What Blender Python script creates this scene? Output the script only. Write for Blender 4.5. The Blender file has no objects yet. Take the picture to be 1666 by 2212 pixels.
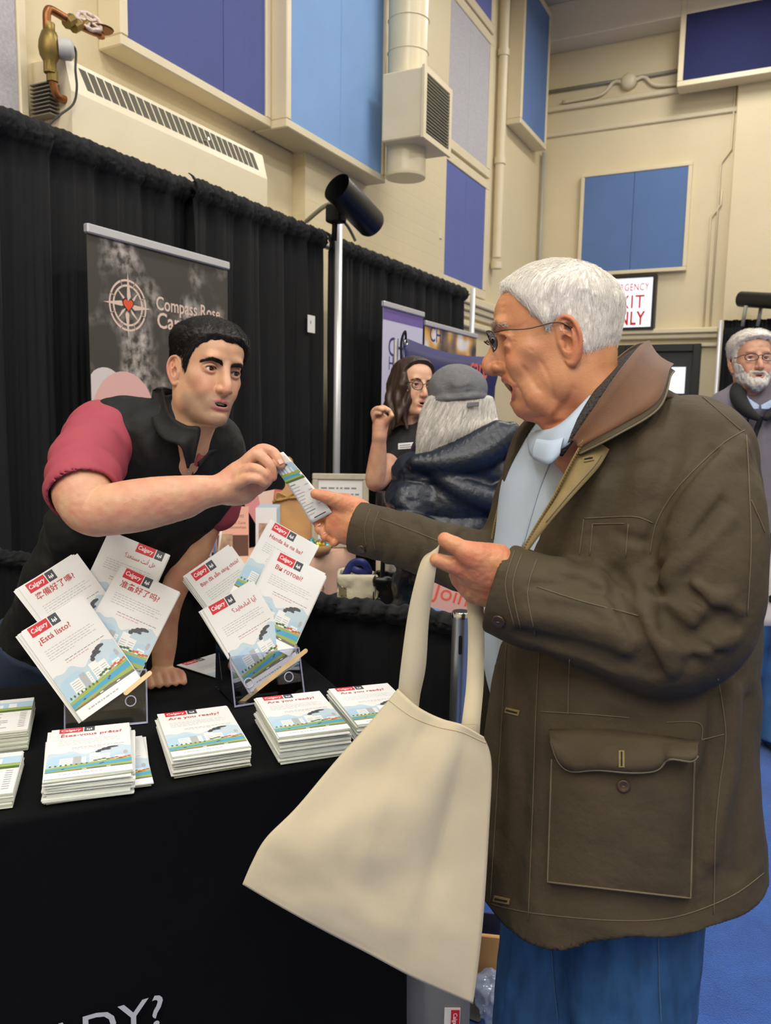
import bpy, math, random
import numpy as np
from mathutils import Vector, Matrix
from mathutils.bvhtree import BVHTree

# ------------------------------------------------------------------ camera
sc = bpy.context.scene
COL = sc.collection
IMG_W, IMG_H, FPX = 1666.0, 2212.0, 1720.0
CAM_Z = 1.42
_yaw, _pit, _rol = math.radians(26.8), math.radians(7.2), math.radians(1.05)
FW = np.array([-math.sin(_yaw)*math.cos(_pit), math.cos(_yaw)*math.cos(_pit), -math.sin(_pit)])
_r0 = np.array([math.cos(_yaw), math.sin(_yaw), 0.0]); _u0 = np.cross(_r0, FW)
RT = _r0*math.cos(_rol) + _u0*math.sin(_rol)
UP = np.cross(RT, FW)
CO = np.array([0.0, 0.0, CAM_Z])
cam_data = bpy.data.cameras.new('camera')
cam = bpy.data.objects.new('camera', cam_data); COL.objects.link(cam)
cam_data.sensor_fit = 'VERTICAL'; cam_data.sensor_height = 36.0
cam_data.lens = FPX/IMG_H*36.0
cam_data.clip_start = 0.05; cam_data.clip_end = 100
cam_data.dof.use_dof = True; cam_data.dof.focus_distance = 1.45; cam_data.dof.aperture_fstop = 8.0
cam.matrix_world = Matrix(((RT[0], UP[0], -FW[0], CO[0]), (RT[1], UP[1], -FW[1], CO[1]),
                           (RT[2], UP[2], -FW[2], CO[2]), (0, 0, 0, 1)))
sc.camera = cam

# ------------------------------------------------------------------ world, lights, exposure
wd = bpy.data.worlds.new('hall_world'); sc.world = wd; wd.use_nodes = True
wd.node_tree.nodes['Background'].inputs[0].default_value = (1.0, 0.98, 0.95, 1)
wd.node_tree.nodes['Background'].inputs[1].default_value = 0.25
sc.view_settings.view_transform = 'Standard'; sc.view_settings.look = 'None'
sc.view_settings.gamma = 1.0; sc.view_settings.use_curve_mapping = False
sc.view_settings.exposure = -0.2
LIGHT_POS = [(x, y) for x in (-1.2, 1.1, 3.4) for y in (-5.0, -3.2, -1.4)] + [(x, y) for x in (-0.9, 2.2, 5.4) for y in (1.8, 5.2, 8.4)]  # first group: extra lamps added behind the camera for frontal fill; all unseen
for k, (lx, ly) in enumerate(LIGHT_POS):
    ld = bpy.data.lights.new('ceiling_lamp_light', 'AREA')
    ld.shape = 'RECTANGLE'; ld.size = 0.55; ld.size_y = 1.5
    ld.energy = 70.0; ld.color = (1.0, 0.965, 0.90)
    lo = bpy.data.objects.new('ceiling_lamp_light', ld); COL.objects.link(lo)
    lo.location = (lx, ly, 5.93)

# ------------------------------------------------------------------ helpers
def ray(px, py):
    return (px-IMG_W/2)/FPX*RT - (py-IMG_H/2)/FPX*UP + FW
def P(px, py, d):
    """point seen at photo pixel px,py standing d metres deep"""
    return CO + ray(px, py)*d
def on(px, py, ax, val):
    v = ray(px, py); return CO + v*((val-CO[ax])/v[ax])
def onx(px, py, X): return on(px, py, 0, X)
def ony(px, py, Y): return on(px, py, 1, Y)
def onz(px, py, Z): return on(px, py, 2, Z)
def proj(p):
    d = np.asarray(p, float)-CO; z = d@FW
    return np.stack([IMG_W/2+FPX*(d@RT)/z, IMG_H/2-FPX*(d@UP)/z, z], -1)

def lin(h):
    h = h.lstrip('#'); c = [int(h[i:i+2], 16)/255 for i in (0, 2, 4)]
    return tuple((x/12.92 if x <= 0.04045 else ((x+0.055)/1.055)**2.4) for x in c) + (1.0,)

MATS = {}
def mat(name, col, rough=0.6, metal=0.0, var=0.0, vscale=8.0, bump=0.0, bscale=60.0, sheen=0.0,
        spec=None, trans=0.0, ior=1.45, emit=0.0, alpha=1.0, sss=0.0, vcol=False, coat=0.0, stretch=None, detail=4.0, var2=None, coords='Object'):
    if name in MATS: return MATS[name]
    m = bpy.data.materials.new(name); m.use_nodes = True; MATS[name] = m
    nt = m.node_tree; N = nt.nodes; L = nt.links; b = N['Principled BSDF']
    c = lin(col) if isinstance(col, str) else col
    b.inputs['Base Color'].default_value = c; b.inputs['Roughness'].default_value = rough
    b.inputs['Metallic'].default_value = metal
    if spec is not None: b.inputs['Specular IOR Level'].default_value = spec
    if sheen: b.inputs['Sheen Weight'].default_value = sheen; b.inputs['Sheen Roughness'].default_value = 0.4
    if trans: b.inputs['Transmission Weight'].default_value = trans; b.inputs['IOR'].default_value = ior
    if coat: b.inputs['Coat Weight'].default_value = coat
    if emit: b.inputs['Emission Color'].default_value = c; b.inputs['Emission Strength'].default_value = emit
    if alpha < 1: b.inputs['Alpha'].default_value = alpha
    if sss:
        b.inputs['Subsurface Weight'].default_value = sss; b.inputs['Subsurface Radius'].default_value = (1.0, 0.35, 0.18)
        b.inputs['Subsurface Scale'].default_value = 0.006
    tc = N.new('ShaderNodeTexCoord')
    src = tc.outputs[coords]
    if stretch:
        mp = N.new('ShaderNodeMapping'); mp.inputs['Scale'].default_value = stretch; L.new(src, mp.inputs['Vector']); src = mp.outputs[0]
    base_out = None
    if vcol:
        at = N.new('ShaderNodeAttribute'); at.attribute_name = 'Col'; base_out = at.outputs['Color']
    if var:
        nz = N.new('ShaderNodeTexNoise'); nz.inputs['Scale'].default_value = vscale; nz.inputs['Detail'].default_value = detail
        L.new(src, nz.inputs['Vector'])
        rp = N.new('ShaderNodeMapRange'); rp.inputs['From Min'].default_value = 0.3; rp.inputs['From Max'].default_value = 0.7
        rp.inputs['To Min'].default_value = 1-var; rp.inputs['To Max'].default_value = 1+var
        L.new(nz.outputs['Fac'], rp.inputs['Value'])
        mx = N.new('ShaderNodeVectorMath'); mx.operation = 'SCALE'
        if base_out: L.new(base_out, mx.inputs[0])
        else: mx.inputs[0].default_value = c[:3]
        L.new(rp.outputs[0], mx.inputs['Scale']); base_out = mx.outputs[0]
    if base_out: L.new(base_out, b.inputs['Base Color'])
    if bump:
        nb = N.new('ShaderNodeTexNoise'); nb.inputs['Scale'].default_value = bscale; nb.inputs['Detail'].default_value = 3
        L.new(src, nb.inputs['Vector'])
        bp = N.new('ShaderNodeBump'); bp.inputs['Strength'].default_value = bump; bp.inputs['Distance'].default_value = 0.01
        L.new(nb.outputs['Fac'], bp.inputs['Height']); L.new(bp.outputs[0], b.inputs['Normal'])
    return m

def tag(o, label=None, cat=None, group=None, kind=None):
    if label: o['label'] = label
    if cat: o['category'] = cat
    if group: o['group'] = group
    if kind: o['kind'] = kind
    return o

def wmat(o):
    return o.matrix_world.copy() if o.parent is None else wmat(o.parent)@o.matrix_basis
def mesh_obj(name, V, F, m, parent=None, smooth=False, fm=None, cols=None, local=False):
    me = bpy.data.meshes.new(name)
    V = np.asarray(V, float)
    if parent is not None and not local:
        inv = np.array(wmat(parent).inverted())
        V = V@inv[:3, :3].T + inv[:3, 3]
    me.from_pydata(V.tolist(), [], [list(map(int, f)) for f in F] if not isinstance(F, np.ndarray) else F.tolist())
    ms = m if isinstance(m, (list, tuple)) else [m]
    for x in ms: me.materials.append(x)
    if fm is not None: me.polygons.foreach_set('material_index', np.asarray(fm, np.int32))
    if smooth: me.polygons.foreach_set('use_smooth', np.ones(len(me.polygons), bool))
    if cols is not None:
        ca = me.color_attributes.new('Col', 'FLOAT_COLOR', 'POINT')
        ca.data.foreach_set('color', np.asarray(cols, np.float32).ravel())
    me.update()
    o = bpy.data.objects.new(name, me); COL.objects.link(o)
    if parent is not None: o.parent = parent
    return o

def empty(name, loc=(0, 0, 0), mtx=None):
    o = bpy.data.objects.new(name, None); COL.objects.link(o)
    o.empty_display_size = 0.05
    M4 = mtx if mtx is not None else Matrix.Translation(Vector([float(x) for x in loc]))
    o.matrix_basis = M4; o.matrix_world = M4
    return o

def frame(o, x, y, z):
    """4x4 from origin and axes"""
    return Matrix(((x[0], y[0], z[0], o[0]), (x[1], y[1], z[1], o[1]), (x[2], y[2], z[2], o[2]), (0, 0, 0, 1)))
def nrm(v):
    v = np.asarray(v, float); return v/np.linalg.norm(v)

class MB:
    """mesh builder: several shapes into one mesh, with material index"""
    def __init__(s): s.V = []; s.F = []; s.fm = []; s.n = 0
    def raw(s, V, F, mi=0):
        V = np.asarray(V, float).reshape(-1, 3); s.V.append(V)
        for f in F: s.F.append([int(i)+s.n for i in f]); s.fm.append(mi)
        s.n += len(V); return s
    def box(s, a, b, mi=0, bev=0.0, M4=None):
        a = np.asarray(a, float); b = np.asarray(b, float)
        return s._box(np.minimum(a, b), np.maximum(a, b), mi, bev, M4)
    def _box(s, a, b, mi, bev, M4):
        if bev <= 0:
            V = [(x, y, z) for x in (a[0], b[0]) for y in (a[1], b[1]) for z in (a[2], b[2])]
            F = [(0, 1, 3, 2), (4, 6, 7, 5), (0, 4, 5, 1), (2, 3, 7, 6), (0, 2, 6, 4), (1, 5, 7, 3)]
        else:
            V = []; idx = {}
            e = min(bev, *(0.49*(b-a)))
            for ix in (0, 1):
                for iy in (0, 1):
                    for iz in (0, 1):
                        c = np.array([(a, b)[ix][0], (a, b)[iy][1], (a, b)[iz][2]])
                        sg = np.array([1 if ix == 0 else -1, 1 if iy == 0 else -1, 1 if iz == 0 else -1])
                        for k in range(3):   # vertex lying on face normal to axis k
                            off = sg*e; off[k] = 0
                            idx[(ix, iy, iz, k)] = len(V); V.append(c+off)
            F = []
            g = lambda i, j, k, ax: idx[(i, j, k, ax)]
            F += [(g(0, 0, 0, 0), g(0, 0, 1, 0), g(0, 1, 1, 0), g(0, 1, 0, 0)), (g(1, 0, 0, 0), g(1, 1, 0, 0), g(1, 1, 1, 0), g(1, 0, 1, 0))]
            F += [(g(0, 0, 0, 1), g(1, 0, 0, 1), g(1, 0, 1, 1), g(0, 0, 1, 1)), (g(0, 1, 0, 1), g(0, 1, 1, 1), g(1, 1, 1, 1), g(1, 1, 0, 1))]
            F += [(g(0, 0, 0, 2), g(0, 1, 0, 2), g(1, 1, 0, 2), g(1, 0, 0, 2)), (g(0, 0, 1, 2), g(1, 0, 1, 2), g(1, 1, 1, 2), g(0, 1, 1, 2))]
            for (u, v, w) in ((0, 1, 2), (1, 2, 0), (0, 2, 1)):
                for i in (0, 1):
                    for j in (0, 1):
                        def key(ww, ax):
                            t = [0, 0, 0]; t[u] = i; t[v] = j; t[w] = ww; return idx[(t[0], t[1], t[2], ax)]
                        F.append((key(0, u), key(1, u), key(1, v), key(0, v)))
            for ix in (0, 1):
                for iy in (0, 1):
                    for iz in (0, 1):
                        F.append((g(ix, iy, iz, 0), g(ix, iy, iz, 1), g(ix, iy, iz, 2)))
        V = np.asarray(V, float)
        if M4 is not None:
            A = np.array(M4); V = V@A[:3, :3].T + A[:3, 3]
        return s.raw(V, F, mi)
    def tube(s, pts, r, seg=10, mi=0, caps=True, flat=None, closed=False):
        pts = np.asarray(pts, float); n = len(pts)
        rr = np.full(n, r) if np.isscalar(r) else np.asarray(r, float)
        T = np.zeros_like(pts)
        if closed: T = np.roll(pts, -1, 0)-np.roll(pts, 1, 0)
        else:
            T[1:-1] = pts[2:]-pts[:-2]; T[0] = pts[1]-pts[0]; T[-1] = pts[-1]-pts[-2]
        T /= np.maximum(np.linalg.norm(T, axis=1, keepdims=True), 1e-12)
        up = np.array([0, 0, 1.0]) if abs(T[0][2]) < 0.9 else np.array([1.0, 0, 0])
        if flat is not None: up = np.asarray(flat[0], float)
        fx = flat[1] if flat is not None else 1.0     # thickness ratio along 'up'
        V = []
        nv = None
        for i in range(n):
            if nv is None or flat is not None: nv = up-T[i]*(up@T[i])
            else: nv = nv-T[i]*(nv@T[i])
            nv = nv/max(np.linalg.norm(nv), 1e-9); bv = np.cross(T[i], nv)
            for k in range(seg):
                a = 2*math.pi*k/seg
                V.append(pts[i]+rr[i]*(math.sin(a)*bv + fx*math.cos(a)*nv))
        F = []
        m = n if closed else n-1
        for i in range(m):
            j = (i+1) % n
            for k in range(seg):
                l = (k+1) % seg
                F.append((i*seg+k, i*seg+l, j*seg+l, j*seg+k))
        if caps and not closed:
            F.append(tuple(range(seg))[::-1]); F.append(tuple((n-1)*seg+k for k in range(seg)))
        return s.raw(V, F, mi)
    def lathe(s, prof, o=(0, 0, 0), ax=(0, 0, 1), seg=24, mi=0):
        """prof: list of (radius, height) about axis"""
        ax = nrm(ax); u = nrm(np.cross(ax, (0, 0, 1) if abs(ax[2]) < 0.9 else (1, 0, 0))); v = np.cross(ax, u); o = np.asarray(o, float)
        V = []; F = []
        for (r, h) in prof:
            for k in range(seg):
                a = 2*math.pi*k/seg; V.append(o+ax*h+r*(math.cos(a)*u+math.sin(a)*v))
        for i in range(len(prof)-1):
            for k in range(seg):
                l = (k+1) % seg; F.append((i*seg+k, i*seg+l, (i+1)*seg+l, (i+1)*seg+k))
        if prof[0][0] > 1e-6: F.append(tuple(range(seg))[::-1])
        if prof[-1][0] > 1e-6: F.append(tuple((len(prof)-1)*seg+k for k in range(seg)))
        return s.raw(V, F, mi)
    def poly(s, pts, mi=0): return s.raw(pts, [tuple(range(len(pts)))], mi)
    def grid(s, G, mi=0, closed_u=False):
        """G: array (n,m,3)"""
        G = np.asarray(G, float); n, m = G.shape[:2]; F = []
        for i in range(n if closed_u else n-1):
            j = (i+1) % n
            for k in range(m-1): F.append((i*m+k, j*m+k, j*m+k+1, i*m+k+1))
        return s.raw(G.reshape(-1, 3), F, mi)
    def sheet(s, G, th, mi=0):
        """thick sheet from grid G (n,m,3)"""
        G = np.asarray(G, float); n, m = G.shape[:2]
        du = np.gradient(G, axis=0); dv = np.gradient(G, axis=1); N = np.cross(du, dv); N /= np.maximum(np.linalg.norm(N, axis=2, keepdims=True), 1e-12)
        A = G+N*th/2; B = G-N*th/2; off = n*m; V = np.concatenate([A.reshape(-1, 3), B.reshape(-1, 3)]); F = []
        for i in range(n-1):
            for k in range(m-1):
                a, b, c, d = i*m+k, (i+1)*m+k, (i+1)*m+k+1, i*m+k+1
                F.append((a, b, c, d)); F.append((off+d, off+c, off+b, off+a))
        rim = [i*m for i in range(n)] + [(n-1)*m+k for k in range(1, m)] + [i*m+m-1 for i in range(n-2, -1, -1)] + [k for k in range(m-2, 0, -1)]
        for q in range(len(rim)):
            a, b = rim[q], rim[(q+1) % len(rim)]; F.append((b, a, off+a, off+b))
        return s.raw(V, F, mi)
    def xform(s, M4):
        A = np.array(M4); s.V = [v@A[:3, :3].T + A[:3, 3] for v in s.V]; return s
    def build(s, name, m, parent=None, smooth=False, local=False):
        V = np.concatenate(s.V)
        o = mesh_obj(name, V, s.F, m, parent, smooth, s.fm if isinstance(m, (list, tuple)) else None, local=local)
        return o

def smooth_by_angle(o, deg=35):
    me = o.data
    me.polygons.foreach_set('use_smooth', np.ones(len(me.polygons), bool))
    me.set_sharp_from_angle(angle=math.radians(deg)); return o

def catmull(pts, n=6, closed=False):
    pts = np.asarray(pts, float); m = len(pts); out = []
    rng = range(m if closed else m-1)
    for i in rng:
        g = (lambda k: pts[k % m]) if closed else (lambda k: pts[min(max(k, 0), m-1)])
        p0, p1, p2, p3 = g(i-1), g(i), g(i+1), g(i+2)
        for k in range(n):
            t = k/n
            out.append(0.5*((2*p1)+(p2-p0)*t+(2*p0-5*p1+4*p2-p3)*t*t+(3*p1-p0-3*p2+p3)*t**3))
    if not closed: out.append(pts[-1])
    return np.array(out)

_txt = {}
def text_mesh(body, size=1.0, bold=0.0, align='LEFT', shear=0.0, spacing=1.0):
    key = (body, bold, align, shear, spacing)
    if key not in _txt:
        cu = bpy.data.curves.new('lettering', 'FONT'); cu.body = body; cu.size = 1.0; cu.offset = bold; cu.align_x = align
        cu.shear = shear; cu.space_character = spacing; cu.resolution_u = 3
        ob = bpy.data.objects.new('lettering', cu); COL.objects.link(ob)
        dg = bpy.context.evaluated_depsgraph_get(); ev = ob.evaluated_get(dg); me = ev.to_mesh()
        V = np.array([v.co[:] for v in me.vertices]).reshape(-1, 3); F = [tuple(p.vertices) for p in me.polygons]
        ev.to_mesh_clear(); bpy.data.objects.remove(ob); bpy.data.curves.remove(cu)
        _txt[key] = (V, F)
    V, F = _txt[key]
    return V*size, F
def put_text(mb, body, o, ux, uy, size, mi=0, bold=0.0, align='LEFT', lift=0.0, shear=0.0, spacing=1.0, fit=None):
    """lay flat lettering on a surface; fit = width to scale to"""
    V, F = text_mesh(body, size, bold, align, shear, spacing)
    if len(V) == 0: return
    ux = np.asarray(ux, float); uy = np.asarray(uy, float); n = nrm(np.cross(ux, uy)); sx = 1.0
    if fit: sx = fit/max(1e-6, V[:, 0].max()-V[:, 0].min())
    W = np.asarray(o, float)+np.outer(V[:, 0]*sx, ux)+np.outer(V[:, 1], uy)+n*lift
    mb.raw(W, F, mi)
rnd = random.Random(7)
# ------------------------------------------------------------------ implicit-surface modelling (for bodies, heads, hands, clothes)
def _smin(a, b, k):
    if k <= 0: return np.minimum(a, b)
    h = np.maximum(k-np.abs(a-b), 0.0)/k
    return np.minimum(a, b)-h*h*k*0.25
class Sdf:
    def __init__(s): s.ops = []
    def u(s, p, k=0.01): s.ops.append(('u', p, k)); return s
    def sub(s, p, k=0.005): s.ops.append(('s', p, k)); return s
    def isec(s, f, k=0.005): s.ops.append(('i', (f, None, None), k)); return s
    def disp(s, f, c=None, r=None): s.ops.append(('d', (f, c, r), 0)); return s
    def __call__(s, Pt):
        d = np.full(len(Pt), 1.0, np.float32)
        for (op, (f, c, r), k) in s.ops:
            if c is None:
                m = None; Q = Pt; dd = d
            else:
                m = ((Pt-np.asarray(c, np.float32))**2).sum(1) < (r+k+0.012)**2
                if not m.any(): continue
                m = np.nonzero(m)[0]; Q = Pt[m]; dd = d[m]
            v = f(Q).astype(np.float32)
            if op == 'u': n = _smin(dd, v, k)
            elif op == 's': n = -_smin(-dd, v, k)
            elif op == 'i': n = -_smin(-dd, -v, k)
            else: n = dd+v
            if m is None: d = n
            else: d[m] = n
        return d
    def bounds(s, pad):
        lo = np.full(3, 1e9); hi = -lo
        for (op, (f, c, r), k) in s.ops:
            if op == 'u' and c is not None: lo = np.minimum(lo, np.asarray(c)-r); hi = np.maximum(hi, np.asarray(c)+r)
        return lo-pad, hi+pad
def ell(c, r, R=None):
    c = np.asarray(c, np.float32); r = np.asarray(r, np.float32) if not np.isscalar(r) else np.full(3, r, np.float32)
    Rm = None if R is None else np.asarray(R, np.float32)
    def f(Q):
        q = Q-c
        if Rm is not None: q = q@Rm            # columns of R = axes
        k0 = np.sqrt(((q/r)**2).sum(1))+1e-9; k1 = np.sqrt(((q/(r*r))**2).sum(1))+1e-9
        return k0*(k0-1)/k1
    return (f, c, float(r.max()))
def chain(pts, rad, n=5, flat=None, closed=False):
    """smooth tapering limb; flat=(axis,k): thinner along axis by k"""
    pts = np.asarray(pts, float); rad = np.asarray(rad, float) if not np.isscalar(rad) else np.full(len(pts), rad)
    A = catmull(np.concatenate([pts, rad[:, None]], 1), n, closed) if n > 1 and len(pts) > 2 else np.concatenate([pts, rad[:, None]], 1)
    if closed: A = np.concatenate([A, A[:1]])
    A = A.astype(np.float32); c = A[:, :3].mean(0); br = float((np.linalg.norm(A[:, :3]-c, axis=1)+A[:, 3]).max())
    fl = None if flat is None else (nrm(flat[0]).astype(np.float32), flat[1])
    def f(Q):
        best = np.full(len(Q), 9.0, np.float32)
        for i in range(len(A)-1):
            a, b = A[i], A[i+1]; ab = b[:3]-a[:3]; q = Q-a[:3]
            L2 = float(ab@ab)+1e-12; t = np.clip(q@ab/L2, 0, 1); w = q-t[:, None]*ab
            if fl is not None:
                s_ = w@fl[0]; w2 = (w*w).sum(1)+s_*s_*(fl[1]**2-1); r = a[3]+(b[3]-a[3])*t
                dd = np.sqrt(np.maximum(w2, 0))-r
            else: dd = np.sqrt((w*w).sum(1))-(a[3]+(b[3]-a[3])*t)
            np.minimum(best, dd, out=best)
        return best
    return (f, c, br)
def boxp(c, h, R=None, rd=0.0):
    c = np.asarray(c, np.float32); h = np.asarray(h, np.float32)-rd; Rm = None if R is None else np.asarray(R, np.float32)
    def f(Q):
        q = Q-c
        if Rm is not None: q = q@Rm
        q = np.abs(q)-h
        return np.sqrt((np.maximum(q, 0)**2).sum(1))+np.minimum(q.max(1), 0)-rd
    return (f, c, float(np.linalg.norm(h)+rd))
def half(p, n):
    p = np.asarray(p, np.float32); n = nrm(n).astype(np.float32)
    return lambda Q: (Q-p)@n
def polygonise(F, h, lo=None, hi=None, newton=2, margin=1.0):
    a, b = F.bounds(0.012)
    lo = a if lo is None else np.maximum(a, lo); hi = b if hi is None else np.minimum(b, hi)
    B = 5
    n = np.ceil((hi-lo)/h/B).astype(int)*B+1
    nb = (n-1)//B
    bc = np.stack(np.meshgrid(*[lo[i]+(np.arange(nb[i])+0.5)*B*h for i in range(3)], indexing='ij'), -1).reshape(-1, 3).astype(np.float32)
    dc = F(bc)
    act = np.abs(dc) < B*h*0.87*1.15*margin+0.0015
    D = np.repeat(np.repeat(np.repeat(np.where(dc < 0, -1.0, 1.0).astype(np.float32).reshape(nb), B, 0), B, 1), B, 2)
    D = np.pad(D, ((0, 1), (0, 1), (0, 1)), mode='edge')
    ids = np.stack(np.unravel_index(np.nonzero(act)[0], nb), 1)
    o = np.arange(B+1); off = np.stack(np.meshgrid(o, o, o, indexing='ij'), -1).reshape(-1, 3)
    CH = 2500
    for s in range(0, len(ids), CH):
        g = (ids[s:s+CH, None, :]*B+off[None]).reshape(-1, 3)
        key = (g[:, 0]*n[1]+g[:, 1])*n[2]+g[:, 2]; key = np.unique(key)
        gi = np.stack(np.unravel_index(key, n), 1)
        D.reshape(-1)[key] = F((lo+gi*h).astype(np.float32))
    S = D < 0
    cnt = np.zeros(n-1, np.int8)
    for dx in (0, 1):
        for dy in (0, 1):
            for dz in (0, 1): cnt += S[dx:n[0]-1+dx, dy:n[1]-1+dy, dz:n[2]-1+dz]
    mix = (cnt > 0) & (cnt < 8); cells = np.stack(np.nonzero(mix), 1); M = len(cells)
    vid = np.full(n-1, -1, np.int64); vid[mix] = np.arange(M)
    acc = np.zeros((M, 3)); num = np.zeros(M)
    cor = [(0, 0, 0), (1, 0, 0), (0, 1, 0), (1, 1, 0), (0, 0, 1), (1, 0, 1), (0, 1, 1), (1, 1, 1)]
    val = [D[cells[:, 0]+c[0], cells[:, 1]+c[1], cells[:, 2]+c[2]] for c in cor]
    for (i, j) in ((0, 1), (2, 3), (4, 5), (6, 7), (0, 2), (1, 3), (4, 6), (5, 7), (0, 4), (1, 5), (2, 6), (3, 7)):
        m = (val[i] < 0) != (val[j] < 0); t = np.where(m, val[i]/(val[i]-val[j]+1e-12), 0)
        p = np.array(cor[i], float)[None]+t[:, None]*(np.array(cor[j], float)-np.array(cor[i], float))[None]
        acc[m] += p[m]; num += m
    V = lo+(cells+acc/np.maximum(num, 1)[:, None])*h
    Fq = []
    for ax in range(3):
        u, w = (ax+1) % 3, (ax+2) % 3
        s0 = [slice(None)]*3; s1 = [slice(None)]*3; s0[ax] = slice(0, n[ax]-1); s1[ax] = slice(1, n[ax])
        e0, e1 = S[tuple(s0)], S[tuple(s1)]
        E = np.stack(np.nonzero(e0 != e1), 1)
        E = E[(E[:, u] > 0) & (E[:, w] > 0) & (E[:, u] < n[u]-1) & (E[:, w] < n[w]-1)]
        if len(E) == 0: continue
        def cid(du, dw):
            c = E.copy(); c[:, u] -= du; c[:, w] -= dw; return vid[c[:, 0], c[:, 1], c[:, 2]]
        q = np.stack([cid(1, 1), cid(0, 1), cid(0, 0), cid(1, 0)], 1)
        fl = ~e0[E[:, 0], E[:, 1], E[:, 2]]
        q[fl] = q[fl][:, ::-1]; Fq.append(q)
    Fq = np.concatenate(Fq)
    Fq = Fq[(Fq >= 0).all(1)]
    V = V.astype(np.float32); ep = np.float32(h*0.35)
    for _ in range(newton):
        d0 = F(V); g = np.stack([F(V+np.eye(3, dtype=np.float32)[i]*ep)-d0 for i in range(3)], 1)/ep
        st = d0[:, None]*g/np.maximum((g*g).sum(1, keepdims=True), 0.05)
        L = np.linalg.norm(st, axis=1, keepdims=True); V = V-st*np.minimum(1, h*0.7/np.maximum(L, 1e-9))
    return V, Fq
def build_sdf(name, F, h, m, parent=None, cols=None, M4=None, lo=None, hi=None, margin=1.0, newton=2):
    V, Q = polygonise(F, h, lo, hi, newton, margin)
    c = None if cols is None else cols(V)
    if M4 is not None:
        A = np.array(M4); V = V@A[:3, :3].T+A[:3, 3]
    o = mesh_obj(name, V, Q, m, parent, True, cols=c)
    return o
def vnoise(Pt, scale, seed=0):
    """smooth value noise in -1..1"""
    q = np.asarray(Pt, np.float32)*scale; i = np.floor(q).astype(np.int64); f = q-i; f = f*f*(3-2*f)
    def hsh(x, y, z):
        n = (x*73856093 ^ y*19349663 ^ z*83492791 ^ (seed*2654435761 & 0xffffffff)) & 0xffffffff
        n = ((n ^ (n >> 13))*1274126177) & 0xffffffff; n = n ^ (n >> 16)
        return (n & 0xffff)/32767.5-1
    r = 0
    for dx in (0, 1):
        for dy in (0, 1):
            for dz in (0, 1):
                w = (f[:, 0] if dx else 1-f[:, 0])*(f[:, 1] if dy else 1-f[:, 1])*(f[:, 2] if dz else 1-f[:, 2])
                r = r+w*hsh(i[:, 0]+dx, i[:, 1]+dy, i[:, 2]+dz)
    return r
def sstep(x, a, b):
    t = np.clip((x-a)/(b-a), 0, 1); return t*t*(3-2*t)
def loft(ctrl, zk=0, bound=None, p=2.0):
    """stack of offset ellipses along local z. ctrl rows: z, yfront, yback, halfwidth, ycentre [, xcentre]"""
    C = np.asarray(ctrl, float); C = C[np.argsort(C[:, 0])]
    T = catmull(C, 8); T = T[np.argsort(T[:, 0])].astype(np.float32)
    zmin, zmax = T[0, 0], T[-1, 0]
    def f(Q):
        z = np.clip(Q[:, 2], zmin, zmax)
        g = [np.interp(z, T[:, 0], T[:, k]) for k in range(1, T.shape[1])]
        yf, yb, w, yc = g[:4]; xc = g[4] if len(g) > 4 else 0
        dy = Q[:, 1]-yc; a = np.where(dy > 0, yf-yc, yc-yb); a = np.maximum(a, 0.004); w = np.maximum(w, 0.004)
        rx = np.abs(Q[:, 0]-xc)/w; ry = np.abs(dy)/a
        rho = (rx**p+ry**p)**(1.0/p)+1e-6
        k1 = np.sqrt((rx/w)**2+(ry/a)**2)/rho+1e-6
        d = (rho-1)/np.maximum(k1, 1/np.maximum(a, w)*0.9)
        ez = np.abs(Q[:, 2]-z)
        return np.where(ez > 0, np.sqrt(np.maximum(d, 0)**2+ez**2)+np.minimum(d, 0)*0, d)
    c = np.array([0, (C[:, 1].max()+C[:, 2].min())/2, (zmin+zmax)/2]); 
    br = float(np.linalg.norm([C[:, 3].max(), (C[:, 1].max()-C[:, 2].min())/2, (zmax-zmin)/2]))
    return (f, c.astype(np.float32), br)
def in_frame(prim, M4):
    """evaluate a local-space primitive in world space"""
    A = np.array(M4); R = A[:3, :3].astype(np.float32); t = A[:3, 3].astype(np.float32); f, c, r = prim
    return (lambda Q: f((Q-t)@R), R@np.asarray(c, np.float32)+t, r)
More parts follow.
